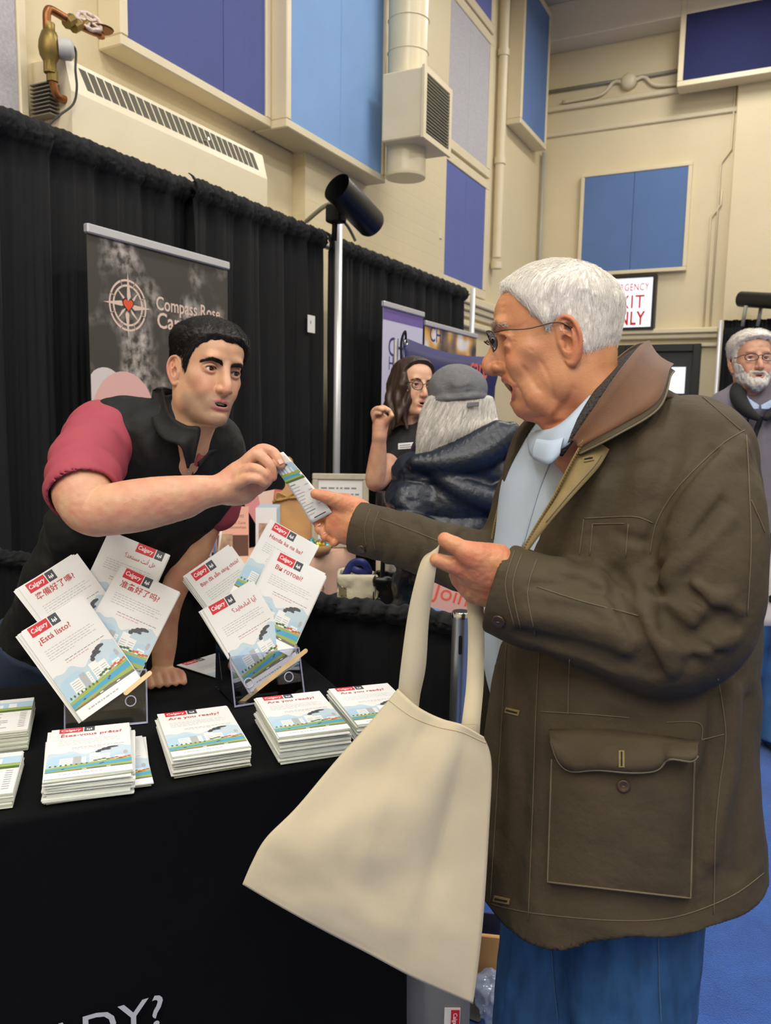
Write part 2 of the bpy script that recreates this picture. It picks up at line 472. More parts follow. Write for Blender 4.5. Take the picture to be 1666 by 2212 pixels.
def strands(name, roots, nrmls, comb, L, r, bvh, m, parent, steps=5, lift=0.002, seed=1, jit=0.25, cols=None, hug=0.6):
    """many fine tapering hairs that follow the comb field over a surface"""
    rg = np.random.RandomState(seed); n = len(roots); Pp = [np.array(roots)]; cur = np.array(roots, float); N = np.array(nrmls, float)
    Ls = L*rg.uniform(0.6, 1.2, n); jd = rg.randn(n, 3)*jit
    for k in range(steps):
        c = comb(cur)+jd; c -= (c*N).sum(1, keepdims=True)*N*hug; c /= np.maximum(np.linalg.norm(c, axis=1, keepdims=True), 1e-6)
        cur = cur+c*(Ls/steps)[:, None]
        nx = []; nn = []
        for q in cur:
            loc, no, _, _ = bvh.find_nearest(Vector(q)); nx.append(loc[:] if loc else q); nn.append(no[:] if no else (0, 0, 1))
        nx = np.array(nx); N = np.array(nn); h = ((cur-nx)*N).sum(1)
        tgt = lift*(0.4+1.0*k/steps)*rg.uniform(0.5, 1.5, n)
        cur = cur+N*((tgt-h)*0.8)[:, None]
        Pp.append(cur.copy())
    Pp = np.stack(Pp, 1); K = steps+1
    T = np.gradient(Pp, axis=1); T /= np.maximum(np.linalg.norm(T, axis=2, keepdims=True), 1e-9)
    up = np.array(nrmls, float)[:, None, :].repeat(K, 1); sd = np.cross(T, up); sd /= np.maximum(np.linalg.norm(sd, axis=2, keepdims=True), 1e-9); up = np.cross(sd, T)
    rr = (r*rg.uniform(0.7, 1.3, n))[:, None]*np.linspace(1, 0.25, K)[None]
    V = np.stack([Pp+(math.cos(a)*sd+math.sin(a)*up)*rr[..., None] for a in (0.5, 2.6, 4.7)], 2)      # n,K,3,3
    idx = np.arange(n*K*3).reshape(n, K, 3); Fq = []
    for a in range(3):
        b = (a+1) % 3; Fq.append(np.stack([idx[:, :-1, a], idx[:, :-1, b], idx[:, 1:, b], idx[:, 1:, a]], -1).reshape(-1, 4))
    cc = None
    if cols is not None:
        cv = cols(rg, n); cc = np.repeat(cv, K*3, 0)
    return mesh_obj(name, V.reshape(-1, 3), np.concatenate(Fq), m, parent, True, cols=cc)
def obj_bvh(o):
    me = o.data; Mw = wmat(o)
    A = np.array(Mw); V = np.empty(len(me.vertices)*3, np.float32); me.vertices.foreach_get('co', V); V = V.reshape(-1, 3)@A[:3, :3].T+A[:3, 3]
    return BVHTree.FromPolygons([Vector(v) for v in V.tolist()], [tuple(p.vertices) for p in me.polygons])
def hit(bvh, px, py, off=0.0, dmin=0.0):
    v = nrm(ray(px, py)); loc, no, i, d = bvh.ray_cast(Vector(CO+v*dmin), Vector(v))
    if loc is None: return None, None
    return np.array(loc)+np.array(no)*off, np.array(no)
def trace(bvh, pts, off=0.0, n=4, default_d=1.2):
    """project a photo polyline on to a surface"""
    pp = catmull(np.array(pts, float), n) if len(pts) > 2 else np.linspace(pts[0], pts[-1], n+1); out = []
    for (x, y) in pp:
        h_, no = hit(bvh, x, y, off)
        if h_ is not None: out.append(h_)
    return np.array(out)
# ------------------------------------------------------------------ the hall
WX, BY = -3.1, 10.35          # left wall plane, back wall plane
CEIL = 6.3
m_wall = mat('cream_paint', '#d9cba8', 0.55, var=0.04, vscale=1.5, bump=0.15, bscale=25)
m_wall2 = mat('cream_gloss_paint', '#dccfae', 0.3, var=0.03, vscale=3)
m_trimc = mat('cream_trim_paint', '#ddd0b0', 0.42, var=0.03, vscale=5)
m_ceil = mat('ceiling_paint', '#d8cfba', 0.8)
m_dark = mat('dark_void', '#0c0c0d', 0.9)
def brick_mat():
    m = mat('painted_block', '#d9cba8', 0.5)
    nt = m.node_tree; N = nt.nodes; L = nt.links; b = N['Principled BSDF']
    tc = N.new('ShaderNodeTexCoord'); mp = N.new('ShaderNodeMapping'); mp.inputs['Rotation'].default_value = (math.radians(90), 0, math.radians(90))
    br = N.new('ShaderNodeTexBrick'); br.inputs['Scale'].default_value = 2.4; br.inputs['Mortar Size'].default_value = 0.012
    br.inputs['Color1'].default_value = (1, 1, 1, 1); br.inputs['Color2'].default_value = (1, 1, 1, 1); br.inputs['Mortar'].default_value = (0, 0, 0, 1)
    bp = N.new('ShaderNodeBump'); bp.inputs['Strength'].default_value = 0.5; bp.inputs['Distance'].default_value = 0.012
    cmb = N.new('ShaderNodeCombineXYZ'); sp = N.new('ShaderNodeSeparateXYZ')
    L.new(tc.outputs['Object'], sp.inputs[0]); L.new(sp.outputs['Y'], cmb.inputs[0]); L.new(sp.outputs['Z'], cmb.inputs[1])
    L.new(cmb.outputs[0], br.inputs['Vector']); L.new(br.outputs['Color'], bp.inputs['Height']); L.new(bp.outputs[0], b.inputs['Normal'])
    return m
m_brick = brick_mat()
def carpet():
    m = mat('blue_carpet', '#1f57ad', 0.95, sheen=0.2)
    nt = m.node_tree; N = nt.nodes; L = nt.links; b = N['Principled BSDF']
    tc = N.new('ShaderNodeTexCoord')
    n1 = N.new('ShaderNodeTexNoise'); n1.inputs['Scale'].default_value = 5; n1.inputs['Detail'].default_value = 8; n1.inputs['Roughness'].default_value = 0.7
    rp = N.new('ShaderNodeValToRGB'); rp.color_ramp.elements[0].position = 0.3; rp.color_ramp.elements[1].position = 0.72
    rp.color_ramp.elements[0].color = lin('#153f88'); rp.color_ramp.elements[1].color = lin('#255cb0')
    n2 = N.new('ShaderNodeTexNoise'); n2.inputs['Scale'].default_value = 260; n2.inputs['Detail'].default_value = 2
    bp = N.new('ShaderNodeBump'); bp.inputs['Strength'].default_value = 0.7; bp.inputs['Distance'].default_value = 0.008
    L.new(tc.outputs['Object'], n1.inputs['Vector']); L.new(tc.outputs['Object'], n2.inputs['Vector'])
    L.new(n1.outputs['Fac'], rp.inputs['Fac']); L.new(rp.outputs['Color'], b.inputs['Base Color'])
    L.new(n2.outputs['Fac'], bp.inputs['Height']); L.new(bp.outputs[0], b.inputs['Normal'])
    return m
m_carpet = carpet()
def struct(mb, name, m, smooth=False):
    return tag(mb.build(name, m, smooth=smooth), kind='structure')
XR, YF = 8.5, -6.5
struct(MB().box((WX-0.2, YF-0.2, -0.1), (XR+0.2, BY+0.2, 0.0)), 'floor', m_carpet)
struct(MB().box((WX-0.2, YF-0.2, CEIL), (XR+0.2, BY+0.2, CEIL+0.1)), 'ceiling', m_ceil)
struct(MB().box((WX-0.2, YF-0.2, 0), (WX, BY, CEIL)), 'wall_left', m_wall)
struct(MB().box((WX-0.2, BY, 0), (XR+0.2, BY+0.2, CEIL)), 'wall_back', m_wall)
struct(MB().box((XR, YF-0.2, 0), (XR+0.2, BY, CEIL)), 'wall_right', m_wall)
struct(MB().box((WX-0.2, YF-0.2, 0), (XR, YF, CEIL)), 'wall_front', m_wall)
# soffit beam along the back wall under the ceiling, bay on the right of the back wall
p = ony(1180, 120, BY)
struct(MB().box((WX, BY-0.35, p[2]), (XR, BY, CEIL), bev=0.01), 'trim_1', m_ceil)
q = ony(1597, 185, BY)
struct(MB().box((q[0], BY-0.12, 0), (XR, BY, p[2]-0.002), bev=0.01), 'trim_2', m_wall)
# painted block pilasters on the left wall
def wy(px, py, X=WX): return onx(px, py, X)
pil = wy(632, 420)[1]
PIL2 = wy(940, 500)[1]
struct(MB().box((WX, pil, 0), (WX+0.10, PIL2, CEIL)), 'trim_3', m_brick)
# ceiling lamps (housing + diffuser), unseen; the close rows behind the camera are added fill
for k, (lx, ly) in enumerate(LIGHT_POS):
    e = empty('ceiling_lamp', (lx, ly, CEIL))
    MB().box((lx-0.36, ly-0.86, 5.97), (lx+0.36, ly+0.86, CEIL-0.0), bev=0.02).build('housing', m_trimc, e)
    MB().box((lx-0.33, ly-0.83, 5.955), (lx+0.33, ly+0.83, 5.972)).build('diffuser', mat('lamp_diffuser', '#fff6e6', 0.5, emit=3.0), e)
    tag(e, 'unseen long white ceiling light fixture above the hall', 'ceiling light', 'ceiling lights above the hall')

# ---- framed acoustic panels
m_navy = mat('navy_fabric_panel', '#1c2250', 0.9, var=0.05, vscale=3, bump=0.2, bscale=400)
m_cobalt = mat('cobalt_fabric_panel', '#515a92', 0.9, var=0.05, vscale=2, bump=0.2, bscale=400)
m_sky = mat('mid_blue_fabric_panel', '#7fa3d2', 0.9, var=0.05, vscale=2, bump=0.2, bscale=400)
m_steel = mat('steel_blue_fabric_panel', '#5b78aa', 0.9, var=0.05, vscale=2, bump=0.2, bscale=400)
m_violet = mat('violet_blue_fabric_panel', '#5f69a5', 0.9, var=0.05, vscale=2, bump=0.2, bscale=400)
m_lilac = mat('grey_lilac_fabric_panel', '#b9b7bd', 0.95, var=0.10, vscale=70, bump=0.4, bscale=300, detail=2)
def wall_panel(name, y0, y1, z0, z1, xb, xf, m, label, fr=0.05, splits=(), back=False):
    """panel on the left wall (or, back=True, on the back wall with y0,y1 read as x)"""
    cen = (xb, (y0+y1)/2, z0) if not back else ((y0+y1)/2, xb, z0)
    e = empty(name, cen)
    def bx(a0, a1, b0, b1, c0, c1, bev=0.006):
        return MB().box((c0, a0, b0), (c1, a1, b1), bev=bev) if not back else MB().box((a0, c0, b0), (a1, c1, b1), bev=bev)
    s = 1 if xf > xb else -1
    bx(y0, y1, z0, z0+fr, xb, xf).build('frame_rail', m_trimc, e); bx(y0, y1, z1-fr, z1, xb, xf).build('frame_rail', m_trimc, e)
    bx(y0, y0+fr, z0+fr, z1-fr, xb, xf).build('frame_rail', m_trimc, e); bx(y1-fr, y1, z0+fr, z1-fr, xb, xf).build('frame_rail', m_trimc, e)
    ys = [y0+fr] + list(splits) + [y1-fr]
    for i in range(len(ys)-1):
        g = 0.002
        bx(ys[i]+(g if i else 0), ys[i+1]-(g if i < len(ys)-2 else 0), z0+fr, z1-fr, xb+s*0.01, xf-s*0.012, 0.003).build('fabric_board', m, e)
    tag(e, label, 'wall panel', 'framed acoustic wall panels'); return e
a = onx(262, 86, -2.97)
XP = -2.95
y1l = onx(262, 86, XP); y1r = onx(640, 300, XP)
XP2 = -2.84
y2l = onx(620, 262, XP2)
wall_panel('acoustic_panel', y1l[1], y2l[1]-0.004, y1l[2]-0.02, 5.9, WX, XP, m_cobalt, 'deep cobalt blue panel above the heater grille', 0.05, splits=(y1l[1]+0.78,))
XP2 = -2.84
y2l = onx(620, 262, XP2); y2r = onx(833, 395, XP2)
wall_panel('acoustic_panel', y2l[1], y2r[1], y2l[2]-0.03, 5.9, WX+0.02, XP2, m_sky, 'light blue panel beside the round duct', 0.05, splits=((y2l[1]+y2r[1])/2,))
y0r = onx(58, 150, WX+0.03)
wall_panel('acoustic_panel', 1.2, y0r[1], 1.9, 5.5, WX, WX+0.04, m_lilac, 'speckled grey panel at the far left edge', 0.045)
# column of three panels right of the duct
A = onx(955, 400, WX+0.06); B = onx(1050, 640, WX+0.06)
ya, yb = A[1], B[1]
zb = B[2]-0.04; zm = onx(1060, 388, WX+0.06)[2]; zt = onx(1078, 88, WX+0.06)[2]
wall_panel('acoustic_panel', ya, yb, zb, zm-0.03, WX, WX+0.06, m_violet, 'violet blue panel lowest in the column right of the duct', 0.09, splits=((ya+yb)/2,))
wall_panel('acoustic_panel', ya, yb, zm+0.0, zt-0.03, WX, WX+0.06, m_lilac, 'pale grey panel in the middle of the column right of the duct', 0.09, splits=((ya+yb)/2,))
wall_panel('acoustic_panel', ya, yb, zt+0.0, 6.2, WX, WX+0.06, m_violet, 'blue panel topmost of the column right of the duct', 0.09, splits=((ya+yb)/2,))
c0 = onx(1120, 232, -2.93); c1 = onx(1170, 310, -2.93)
wall_panel('acoustic_panel', c0[1]+0.1, BY-0.36, c1[2]-0.02, 6.2, WX, -2.93, m_steel, 'tall blue panel in the corner next to the back wall', 0.06)
b0 = ony(1256, 376, BY-0.08); b1 = ony(1480, 584, BY-0.08)
wall_panel('acoustic_panel', b0[0], b1[0]+0.01, b1[2], b0[2], BY, BY-0.08, m_steel, 'square blue panel above the emergency exit sign', 0.045, splits=((b0[0]+b1[0])/2+0.0,), back=True)
d0 = ony(1462, 188, BY-0.36)
wall_panel('acoustic_panel', d0[0], d0[0]+2.6, d0[2], CEIL-0.1, BY-0.122, BY-0.36, m_navy, 'large dark navy panel high on the back wall', 0.06, back=True)

# ---- round duct with register box
DX, DY, DR = -2.66, onx(878, 300, -2.66)[1], 0.145
e = empty('air_duct', (DX, DY, 3.0))
dz0 = onx(876, 385, DX)[2]
prof = [(0.0, dz0), (DR, dz0), (DR, dz0+0.30)]
MB().lathe([(0.0, dz0), (DR, dz0), (DR+0.004, dz0+0.012), (DR+0.004, dz0+0.02), (DR, dz0+0.025), (DR, dz0+0.22), (DR+0.004, dz0+0.225), (DR, dz0+0.235), (DR, dz0+0.36)], (DX, DY, 0), seg=40).build('duct_end', m_wall2, e, smooth=False)
smooth_by_angle(e.children[0])
bx0 = onx(930, 165, -2.45)
zz = bx0[2]-0.01
while zz < CEIL:
    z1 = min(zz+0.22, CEIL)
    o = MB().lathe([(DR, zz), (DR, z1-0.012), (DR+0.006, z1-0.006), (DR, z1)], (DX, DY, 0), seg=40).build('duct_section', m_wall2, e)
    smooth_by_angle(o); zz = z1
gz1 = bx0[2]; gz0 = onx(925, 310, -2.45)[2]
gy1 = DY+0.24; gy0 = DY-0.24
MB().box((-2.74, gy0, gz0), (-2.43, gy1, gz1), bev=0.008).build('register_box', m_trimc, e)
fr = MB()
fx = -2.43
fr.box((fx, gy0-0.01, gz0-0.01), (fx+0.02, gy0+0.035, gz1+0.01)); fr.box((fx, gy1-0.035, gz0-0.01), (fx+0.02, gy1+0.01, gz1+0.01))
fr.box((fx, gy0+0.035, gz0-0.01), (fx+0.02, gy1-0.035, gz0+0.03)); fr.box((fx, gy0+0.035, gz1-0.03), (fx+0.02, gy1-0.035, gz1+0.01))
fo = fr.build('grille_frame', m_trimc, e)
MB().box((fx+0.0005, gy0+0.03, gz0+0.03), (fx+0.003, gy1-0.03, gz1-0.03)).build('grille_back', mat('grille_dark', '#5a5648', 0.7), e)
ns = 17
lv = None
for i in range(ns):
    zc = gz0+0.04+(gz1-gz0-0.08)*(i+0.5)/ns
    V = MB().box((-0.009, gy0+0.036, -0.0045), (0.009, gy1-0.036, 0.0045))
    V.xform(Matrix.Translation((fx+0.012, 0, zc))@Matrix.Rotation(math.radians(35), 4, 'Y'))
    V.build('louvre', mat('grille_grey', '#a6a189', 0.5), e)
tag(e, 'cream round air duct with a square louvred outlet box', 'air duct')
# strap and wall pipe beside the duct
for (pxa, pya, r, lab) in ((948, 400, 0.03, 'cream pipe running up the wall beside the round duct'), (1082, 300, 0.05, 'thick cream pipe between the panels near the hall corner')):
    pt = onx(pxa, pya, WX+0.07)
    zlow = 2.0 if pxa < 1000 else onx(1070, 555, WX+0.07)[2]
    e = empty('wall_pipe', (pt[0], pt[1], zlow))
    smooth_by_angle(MB().tube([(pt[0], pt[1], zlow), (pt[0], pt[1], CEIL)], r, 16).build('pipe', m_trimc, e))
    for zc in np.arange(3.0, 6.0, 1.1):
        smooth_by_angle(MB().lathe([(r+0.012, zc), (r+0.012, zc+0.07)], (pt[0], pt[1], 0), seg=16).build('pipe_collar', m_trimc, e))
    tag(e, lab, 'pipe')
pt = onx(1155, 500, WX+0.05)
e = empty('wall_pipe', (pt[0], pt[1], 2.0))
MB().tube([(pt[0], BY-0.06, 2.3), (pt[0], BY-0.06, 4.7)], 0.022, 10).build('pipe', mat('grey_pipe', '#a8a69c', 0.4), e, smooth=True)
tag(e, 'thin grey pipe down the corner of the hall', 'pipe')
# mouldings and fittings low in the corner, on left wall and back wall
tb = MB()
for (za, zb2, dx) in ((2.52, 2.60, 0.10), (2.46, 2.52, 0.07), (2.30, 2.36, 0.06), (2.40, 2.46, 0.04)):
    tb.box((WX, 6.55, za), (WX+dx, BY, zb2), bev=0.01)
struct(tb, 'trim_4', m_trimc)
tb = MB()
zt0 = ony(1540, 716, BY)[2]
for (dz, hh, dy) in ((0.0, 0.06, 0.12), (-0.06, 0.06, 0.08), (-0.17, 0.05, 0.05)):
    tb.box((WX, BY-dy, zt0+dz-hh+0.04), (onx(0, 0, -1)[0]*0+ony(1552, 716, BY)[0], BY, zt0+dz+0.04), bev=0.01)
struct(tb, 'trim_5', m_trimc)
# conduits and a picture rail on the back wall
za = ony(1182, 195, BY)[2]
tb = MB(); zr = ony(1300, 222, BY)[2]
tb.box((WX, BY-0.05, zr-0.03), (q[0], BY, zr+0.03), bev=0.01); tb.box((WX, BY-0.03, zr-0.33), (q[0], BY, zr-0.27), bev=0.01)
struct(tb, 'trim_6', m_trimc)
e = empty('wall_conduit', (-2.4, BY, zr))
zc = ony(1300, 182, BY)[2]
MB().tube([(WX, BY-0.03, zc), (d0[0]+0.1, BY-0.03, zc)], 0.02, 10).build('conduit', mat('conduit_grey', '#8f8d80', 0.45), e, smooth=True)
jb = ony(1360, 178, BY)
MB().lathe([(0, 0.09), (0.06, 0.09), (0.09, 0.06), (0.1, 0.0)], (jb[0], BY, jb[2]), (0, -1, 0), 24).build('junction_box', m_trimc, e, smooth=True)
for s in (-1, 1):
    MB().tube(catmull([(jb[0]+s*0.08, BY-0.04, jb[2]), (jb[0]+s*0.18, BY-0.03, jb[2]+0.02), (jb[0]+s*0.34, BY-0.03, jb[2]-0.10), (jb[0]+s*0.8, BY-0.03, jb[2]-0.12)], 6), 0.022, 8).build('conduit', m_trimc, e, smooth=True)
tag(e, 'conduit run with a round junction box high on back wall', 'conduit')
for (xa, top, lab) in ((1562, 352, 'cream conduit rising to the bay edge on the back wall'), (1540, 470, 'shorter cream conduit down the back wall beside the bay')):
    pt = ony(xa, top, BY-0.02); low = ony(xa-30, 715, BY-0.02)
    tag(MB().tube([(pt[0]-0.02, BY-0.02, 2.45), (pt[0]-0.02, BY-0.02, pt[2]), (pt[0]+0.08, BY-0.02, pt[2]+0.14)] + ([(pt[0]+0.08, BY-0.02, pt[2]+1.9)] if xa == 1562 else [(pt[0]+0.08, BY-0.02, pt[2]+0.3)]), 0.012, 8).build('wall_conduit', m_trimc, smooth=True), lab, 'conduit')

# ---- exit door and sign on the back wall
dl, dr_, dt = ony(1400, 745, BY-0.05)[0], ony(1516, 745, BY-0.05)[0], ony(1516, 742, BY-0.05)[2]
e = empty('door_1', ((dl+dr_)/2, BY, 0)); tag(e, kind='structure')
m_door = mat('dark_door_paint', '#26282b', 0.5); m_dframe = mat('door_frame_paint', '#1d1e20', 0.45)
fw = 0.09
MB().box((dl-0.35, BY-0.08, 0), (dl-0.35+fw, BY, dt), bev=0.006).build('jamb', m_dframe, e); MB().box((dr_-fw, BY-0.08, 0), (dr_, BY, dt), bev=0.006).build('jamb', m_dframe, e)
MB().box((dl-0.35+fw, BY-0.08, dt-fw), (dr_-fw, BY, dt), bev=0.006).build('head_jamb', m_dframe, e)
MB().box((dl-0.35+fw, BY-0.04, 0.01), (dr_-fw, BY-0.005, dt-fw), bev=0.004).build('door_leaf', m_door, e)
w0 = ony(1447, 793, BY-0.06); w1 = ony(1478, 850, BY-0.06)
MB().box((w0[0], BY-0.055, w1[2]), (w1[0], BY-0.04, w0[2])).build('window_pane', mat('door_glass_lit', '#dfe8f2', 0.2, emit=0.8), e)
MB().box((w0[0]-0.25, BY-0.075, 1.0), (dr_-fw-0.06, BY-0.045, 1.06), bev=0.01).build('push_bar', mat('bar_metal', '#8a8c90', 0.35, 0.9), e)
s0 = ony(1290, 594, BY-0.12); s1 = ony(1412, 712, BY-0.12)
sx1 = s1[0]; sx0 = sx1-0.68; sz0 = s1[2]; sz1 = ony(1412, 592, BY-0.12)[2]
e = empty('exit_sign', ((sx0+sx1)/2, BY, sz0))
bk = MB(); bk.box((sx0, BY-0.14, sz0), (sx1, BY, sz0+0.035)); bk.box((sx0, BY-0.14, sz1-0.035), (sx1, BY, sz1)); bk.box((sx0, BY-0.14, sz0+0.035), (sx0+0.035, BY, sz1-0.035)); bk.box((sx1-0.035, BY-0.14, sz0+0.035), (sx1, BY, sz1-0.035))
bk.build('sign_housing', mat('sign_black', '#121212', 0.5), e)
MB().box((sx0+0.035, BY-0.128, sz0+0.035), (sx1-0.035, BY-0.02, sz1-0.035)).build('light_face', mat('sign_face_lit', '#e9edf2', 0.4, emit=0.85), e)
m_exitred = mat('exit_red', '#c0142c', 0.5, emit=0.25)
tm = MB(); cx = (sx0+sx1)/2; hh = sz1-sz0
for (t, zf, sz, b) in (('EMERGENCY', 0.72, 0.120, 0.006), ('EXIT', 0.40, 0.225, 0.006), ('ONLY', 0.10, 0.225, 0.026)):
    V, F = text_mesh(t, sz, b, 'CENTER', 0, 1.12)
    V = V*np.array([{'EMERGENCY': 0.50, 'EXIT': 0.40, 'ONLY': 0.44}[t]/(V[:, 0].max()-V[:, 0].min()), 1, 1])
    tm.raw(np.stack([cx+0.01+V[:, 0], np.full(len(V), BY-0.130), sz0+hh*zf+V[:, 1]], 1), F)
tm.build('sign_lettering', m_exitred, e)
tag(e, 'lit white emergency exit only sign with red letters', 'exit sign')
# ------------------------------------------------------------------ heater, pipes and lamp on the left wall
XH = -2.86
h0 = onx(168, 140, XH); h1 = onx(560, 330, XH)
hy0, hy1 = h0[1]-0.04, h1[1]+0.08
hzt = onx(330, 219, XH)[2]+0.02
e = empty('wall_heater', ((WX+XH)/2, (hy0+hy1)/2, 1.9))
# cabinet: profile with a slanted top carrying the slots and a curved lower right end
prof = [(WX, 2.05), (XH, 2.05), (XH, hzt-0.14), (XH-0.035, hzt), (WX, hzt+0.01)]
mb = MB(); V = []; 
for y in (hy0, hy1): V += [(x, y, z) for x, z in prof]
n = len(prof)
mb.raw(V, [tuple(range(n)), tuple(range(2*n-1, n-1, -1))] + [(i, i+n, (i+1) % n+n, (i+1) % n) for i in range(n)])
mb.build('cabinet', mat('heater_enamel', '#dfd3b6', 0.35, var=0.03, vscale=4), e)
nsl = 26
a0 = np.array([XH, 0, hzt-0.14]); a1 = np.array([XH-0.035, 0, hzt])
dv = nrm(a1-a0); nv = np.array([dv[2], 0, -dv[0]])
m_slot = mat('slot_dark', '#5d594c', 0.8)
for i in range(nsl):
    yc = hy0+0.08+(hy1-hy0-0.16)*(i+0.5)/nsl; w = (hy1-hy0-0.16)/nsl*0.40
    mb = MB()
    lo, hi = a0+dv*0.035, a0+dv*0.125
    sh = 0.014
    q4 = [lo+[0, yc-w+sh, 0], lo+[0, yc+w+sh, 0], hi+[0, yc+w-sh, 0], hi+[0, yc-w-sh, 0]]
    mb.raw([x+nv*0.0008 for x in q4]+[x-nv*0.02 for x in q4], [(0, 1, 2, 3), (4, 7, 6, 5), (0, 4, 5, 1), (1, 5, 6, 2), (2, 6, 7, 3), (3, 7, 4, 0)])
    mb.build('grille_slot', m_slot, e)
smooth_by_angle(MB().tube([a0+dv*0.06+[0, hy0+0.62*(hy1-hy0), 0]-nv*0.01, a0+dv*0.06+[0, hy0+0.62*(hy1-hy0), 0]+nv*0.03], 0.008, 10).build('damper_knob', mat('chrome', '#c8c8c8', 0.2, 1.0), e))
fins = MB()
for i in range(9):
    z = 2.66+i*0.016; fins.box((WX+0.05, hy0-0.055, z), (WX+0.17, hy0-0.002, z+0.005))
fins.build('radiator_fins', mat('fin_metal', '#8b857a', 0.5, 0.6), e)
tag(e, 'cream wall heater cabinet with a slotted grille along its top', 'heater')

m_cop = mat('copper_pipe_metal', '#8a5a34', 0.38, 0.85, var=0.2, vscale=20)
m_brass = mat('brass', '#83703f', 0.45, 0.85, var=0.15, vscale=20)
XV = -2.9
def vp(px, py, X=XV): return onx(px, py, X)
e = empty('heating_pipe', vp(110, 150))
pts = catmull([vp(218, 82), vp(216, 74), vp(196, 66), vp(150, 44), vp(112, 22), vp(103, 24), vp(101, 40), vp(104, 80)], 5)
smooth_by_angle(MB().tube(pts, 0.017, 12).build('copper_pipe', m_cop, e), 60)
smooth_by_angle(MB().tube(catmull([vp(108, 110), vp(110, 150), vp(115, 180), vp(122, 205), vp(135, 214), vp(152, 218)], 5), 0.017, 12).build('copper_pipe', m_cop, e), 60)
b = vp(107, 105)
smooth_by_angle(MB().lathe([(0, 0.10), (0.024, 0.10), (0.024, 0.07), (0.03, 0.065), (0.042, 0.03), (0.045, 0), (0.04, -0.03), (0.026, -0.055), (0.026, -0.09), (0, -0.09)], b, (0, 0, 1), 16).build('valve_body', m_brass, e), 50)
smooth_by_angle(MB().lathe([(0, 0), (0.04, 0), (0.043, 0.01), (0.043, 0.05), (0.03, 0.062), (0, 0.065)], vp(118, 106)+np.array([0.02, 0, 0]), nrm((0.6, 0.75, 0.05)), 20).build('thermostat_head', mat('grey_plastic', '#b9b9b6', 0.45), e), 40)
for (px, py, r) in ((150, 46, 0.026), (165, 56, 0.024), (108, 146, 0.026), (113, 165, 0.024)):
    smooth_by_angle(MB().lathe([(0, -0.022), (r, -0.022), (r, 0.022), (0, 0.022)], vp(px, py), (0, 0.75, 0.6) if py < 100 else (0, 0, 1), 8).build('pipe_nut', m_brass, e), 30)
smooth_by_angle(MB().lathe([(0.05, 0), (0.055, 0.006), (0.02, 0.02)], vp(219, 66), (0, 0, 1), 16).build('flange', m_cop, e), 40)
hw = vp(193, 46); hax = nrm((0.75, -0.35, 0.55))
hu = nrm(np.cross(hax, (0, 0, 1))); hv = np.cross(hax, hu)
ring = [hw+0.052*(1+0.06*math.cos(8*t))*(math.cos(t)*hu+math.sin(t)*hv) for t in np.linspace(0, 2*math.pi, 48, endpoint=False)]
wh = MB().tube(ring, 0.009, 8, closed=True)
for k in range(5):
    t = 2*math.pi*k/5; wh.tube([hw, hw+0.05*(math.cos(t)*hu+math.sin(t)*hv)], 0.007, 6)
wh.lathe([(0, -0.02), (0.014, -0.02), (0.014, 0.012), (0, 0.014)], hw, hax, 10)
smooth_by_angle(wh.build('handwheel', mat('worn_red_white_paint', '#c9b7ae', 0.5, var=0.35, vscale=60), e), 60)
smooth_by_angle(MB().tube([hw, vp(168, 60)], 0.012, 8).build('valve_stem', m_brass, e), 60)
tag(e, 'copper heating pipe with brass valves and a painted handwheel', 'pipe')
cb = MB().tube(catmull([vp(140, 102, -2.84), vp(155, 98, -2.84), vp(164, 112, -2.84), vp(163, 150, -2.83), vp(166, 190, -2.83), vp(158, 225, -2.84), vp(130, 248, -2.84), vp(108, 268, -2.85), vp(90, 300, -2.86)], 6), 0.005, 8).build('sensor_cable', mat('black_rubber', '#2b2a28', 0.6), smooth=True)
tag(cb, 'thin dark cable drooping from the thermostat head on the wall', 'cable')
# black tube lamp above the drape pole
m_blk = mat('black_metal', '#131314', 0.38); m_blkmatt = mat('black_matt', '#0b0b0c', 0.8)
la, lb = P(735, 412, 4.30), P(802, 482, 4.52)
ax = nrm(lb-la); Lh = np.linalg.norm(lb-la)
e = empty('tube_lamp', la)
R_ = 0.083
smooth_by_angle(MB().lathe([(R_-0.006, 0.25), (R_-0.006, 0.0), (R_, -0.03), (R_, Lh), (R_*0.9, Lh+0.02), (0, Lh+0.02)], la, ax, 32).build('tube', m_blk, e), 40)
smooth_by_angle(MB().lathe([(0, 0.14), (R_-0.008, 0.14), (R_-0.008, 0.15), (0, 0.15)], la, ax, 24).build('lens', mat('lamp_lens', '#5c5c5c', 0.2), e), 40)
br = MB(); br.box((-0.05, -0.04, -0.06), (0.05, 0.04, 0.04), bev=0.01); br.xform(Matrix.Translation(Vector(P(726, 458, 4.5)))); br.build('bracket', m_blkmatt, e)
MB().tube(catmull([P(714, 440, 4.5), P(695, 450, 4.6), P(662, 478, 4.8)], 5), 0.013, 8).build('arm', mat('conduit_grey', '#8f8d80'), e, smooth=True)
MB().tube(catmull([P(735, 470, 4.52), P(752, 490, 4.55), P(768, 520, 4.6)], 5), 0.009, 8).build('cord', mat('conduit_grey', '#8f8d80'), e, smooth=True)
MB().tube([P(724, 465, 4.5), P(722, 520, 4.55)], 0.016, 8).build('stem', m_blkmatt, e, smooth=True)
tag(e, 'black open tube lamp tilted above the white drape pole', 'lamp')
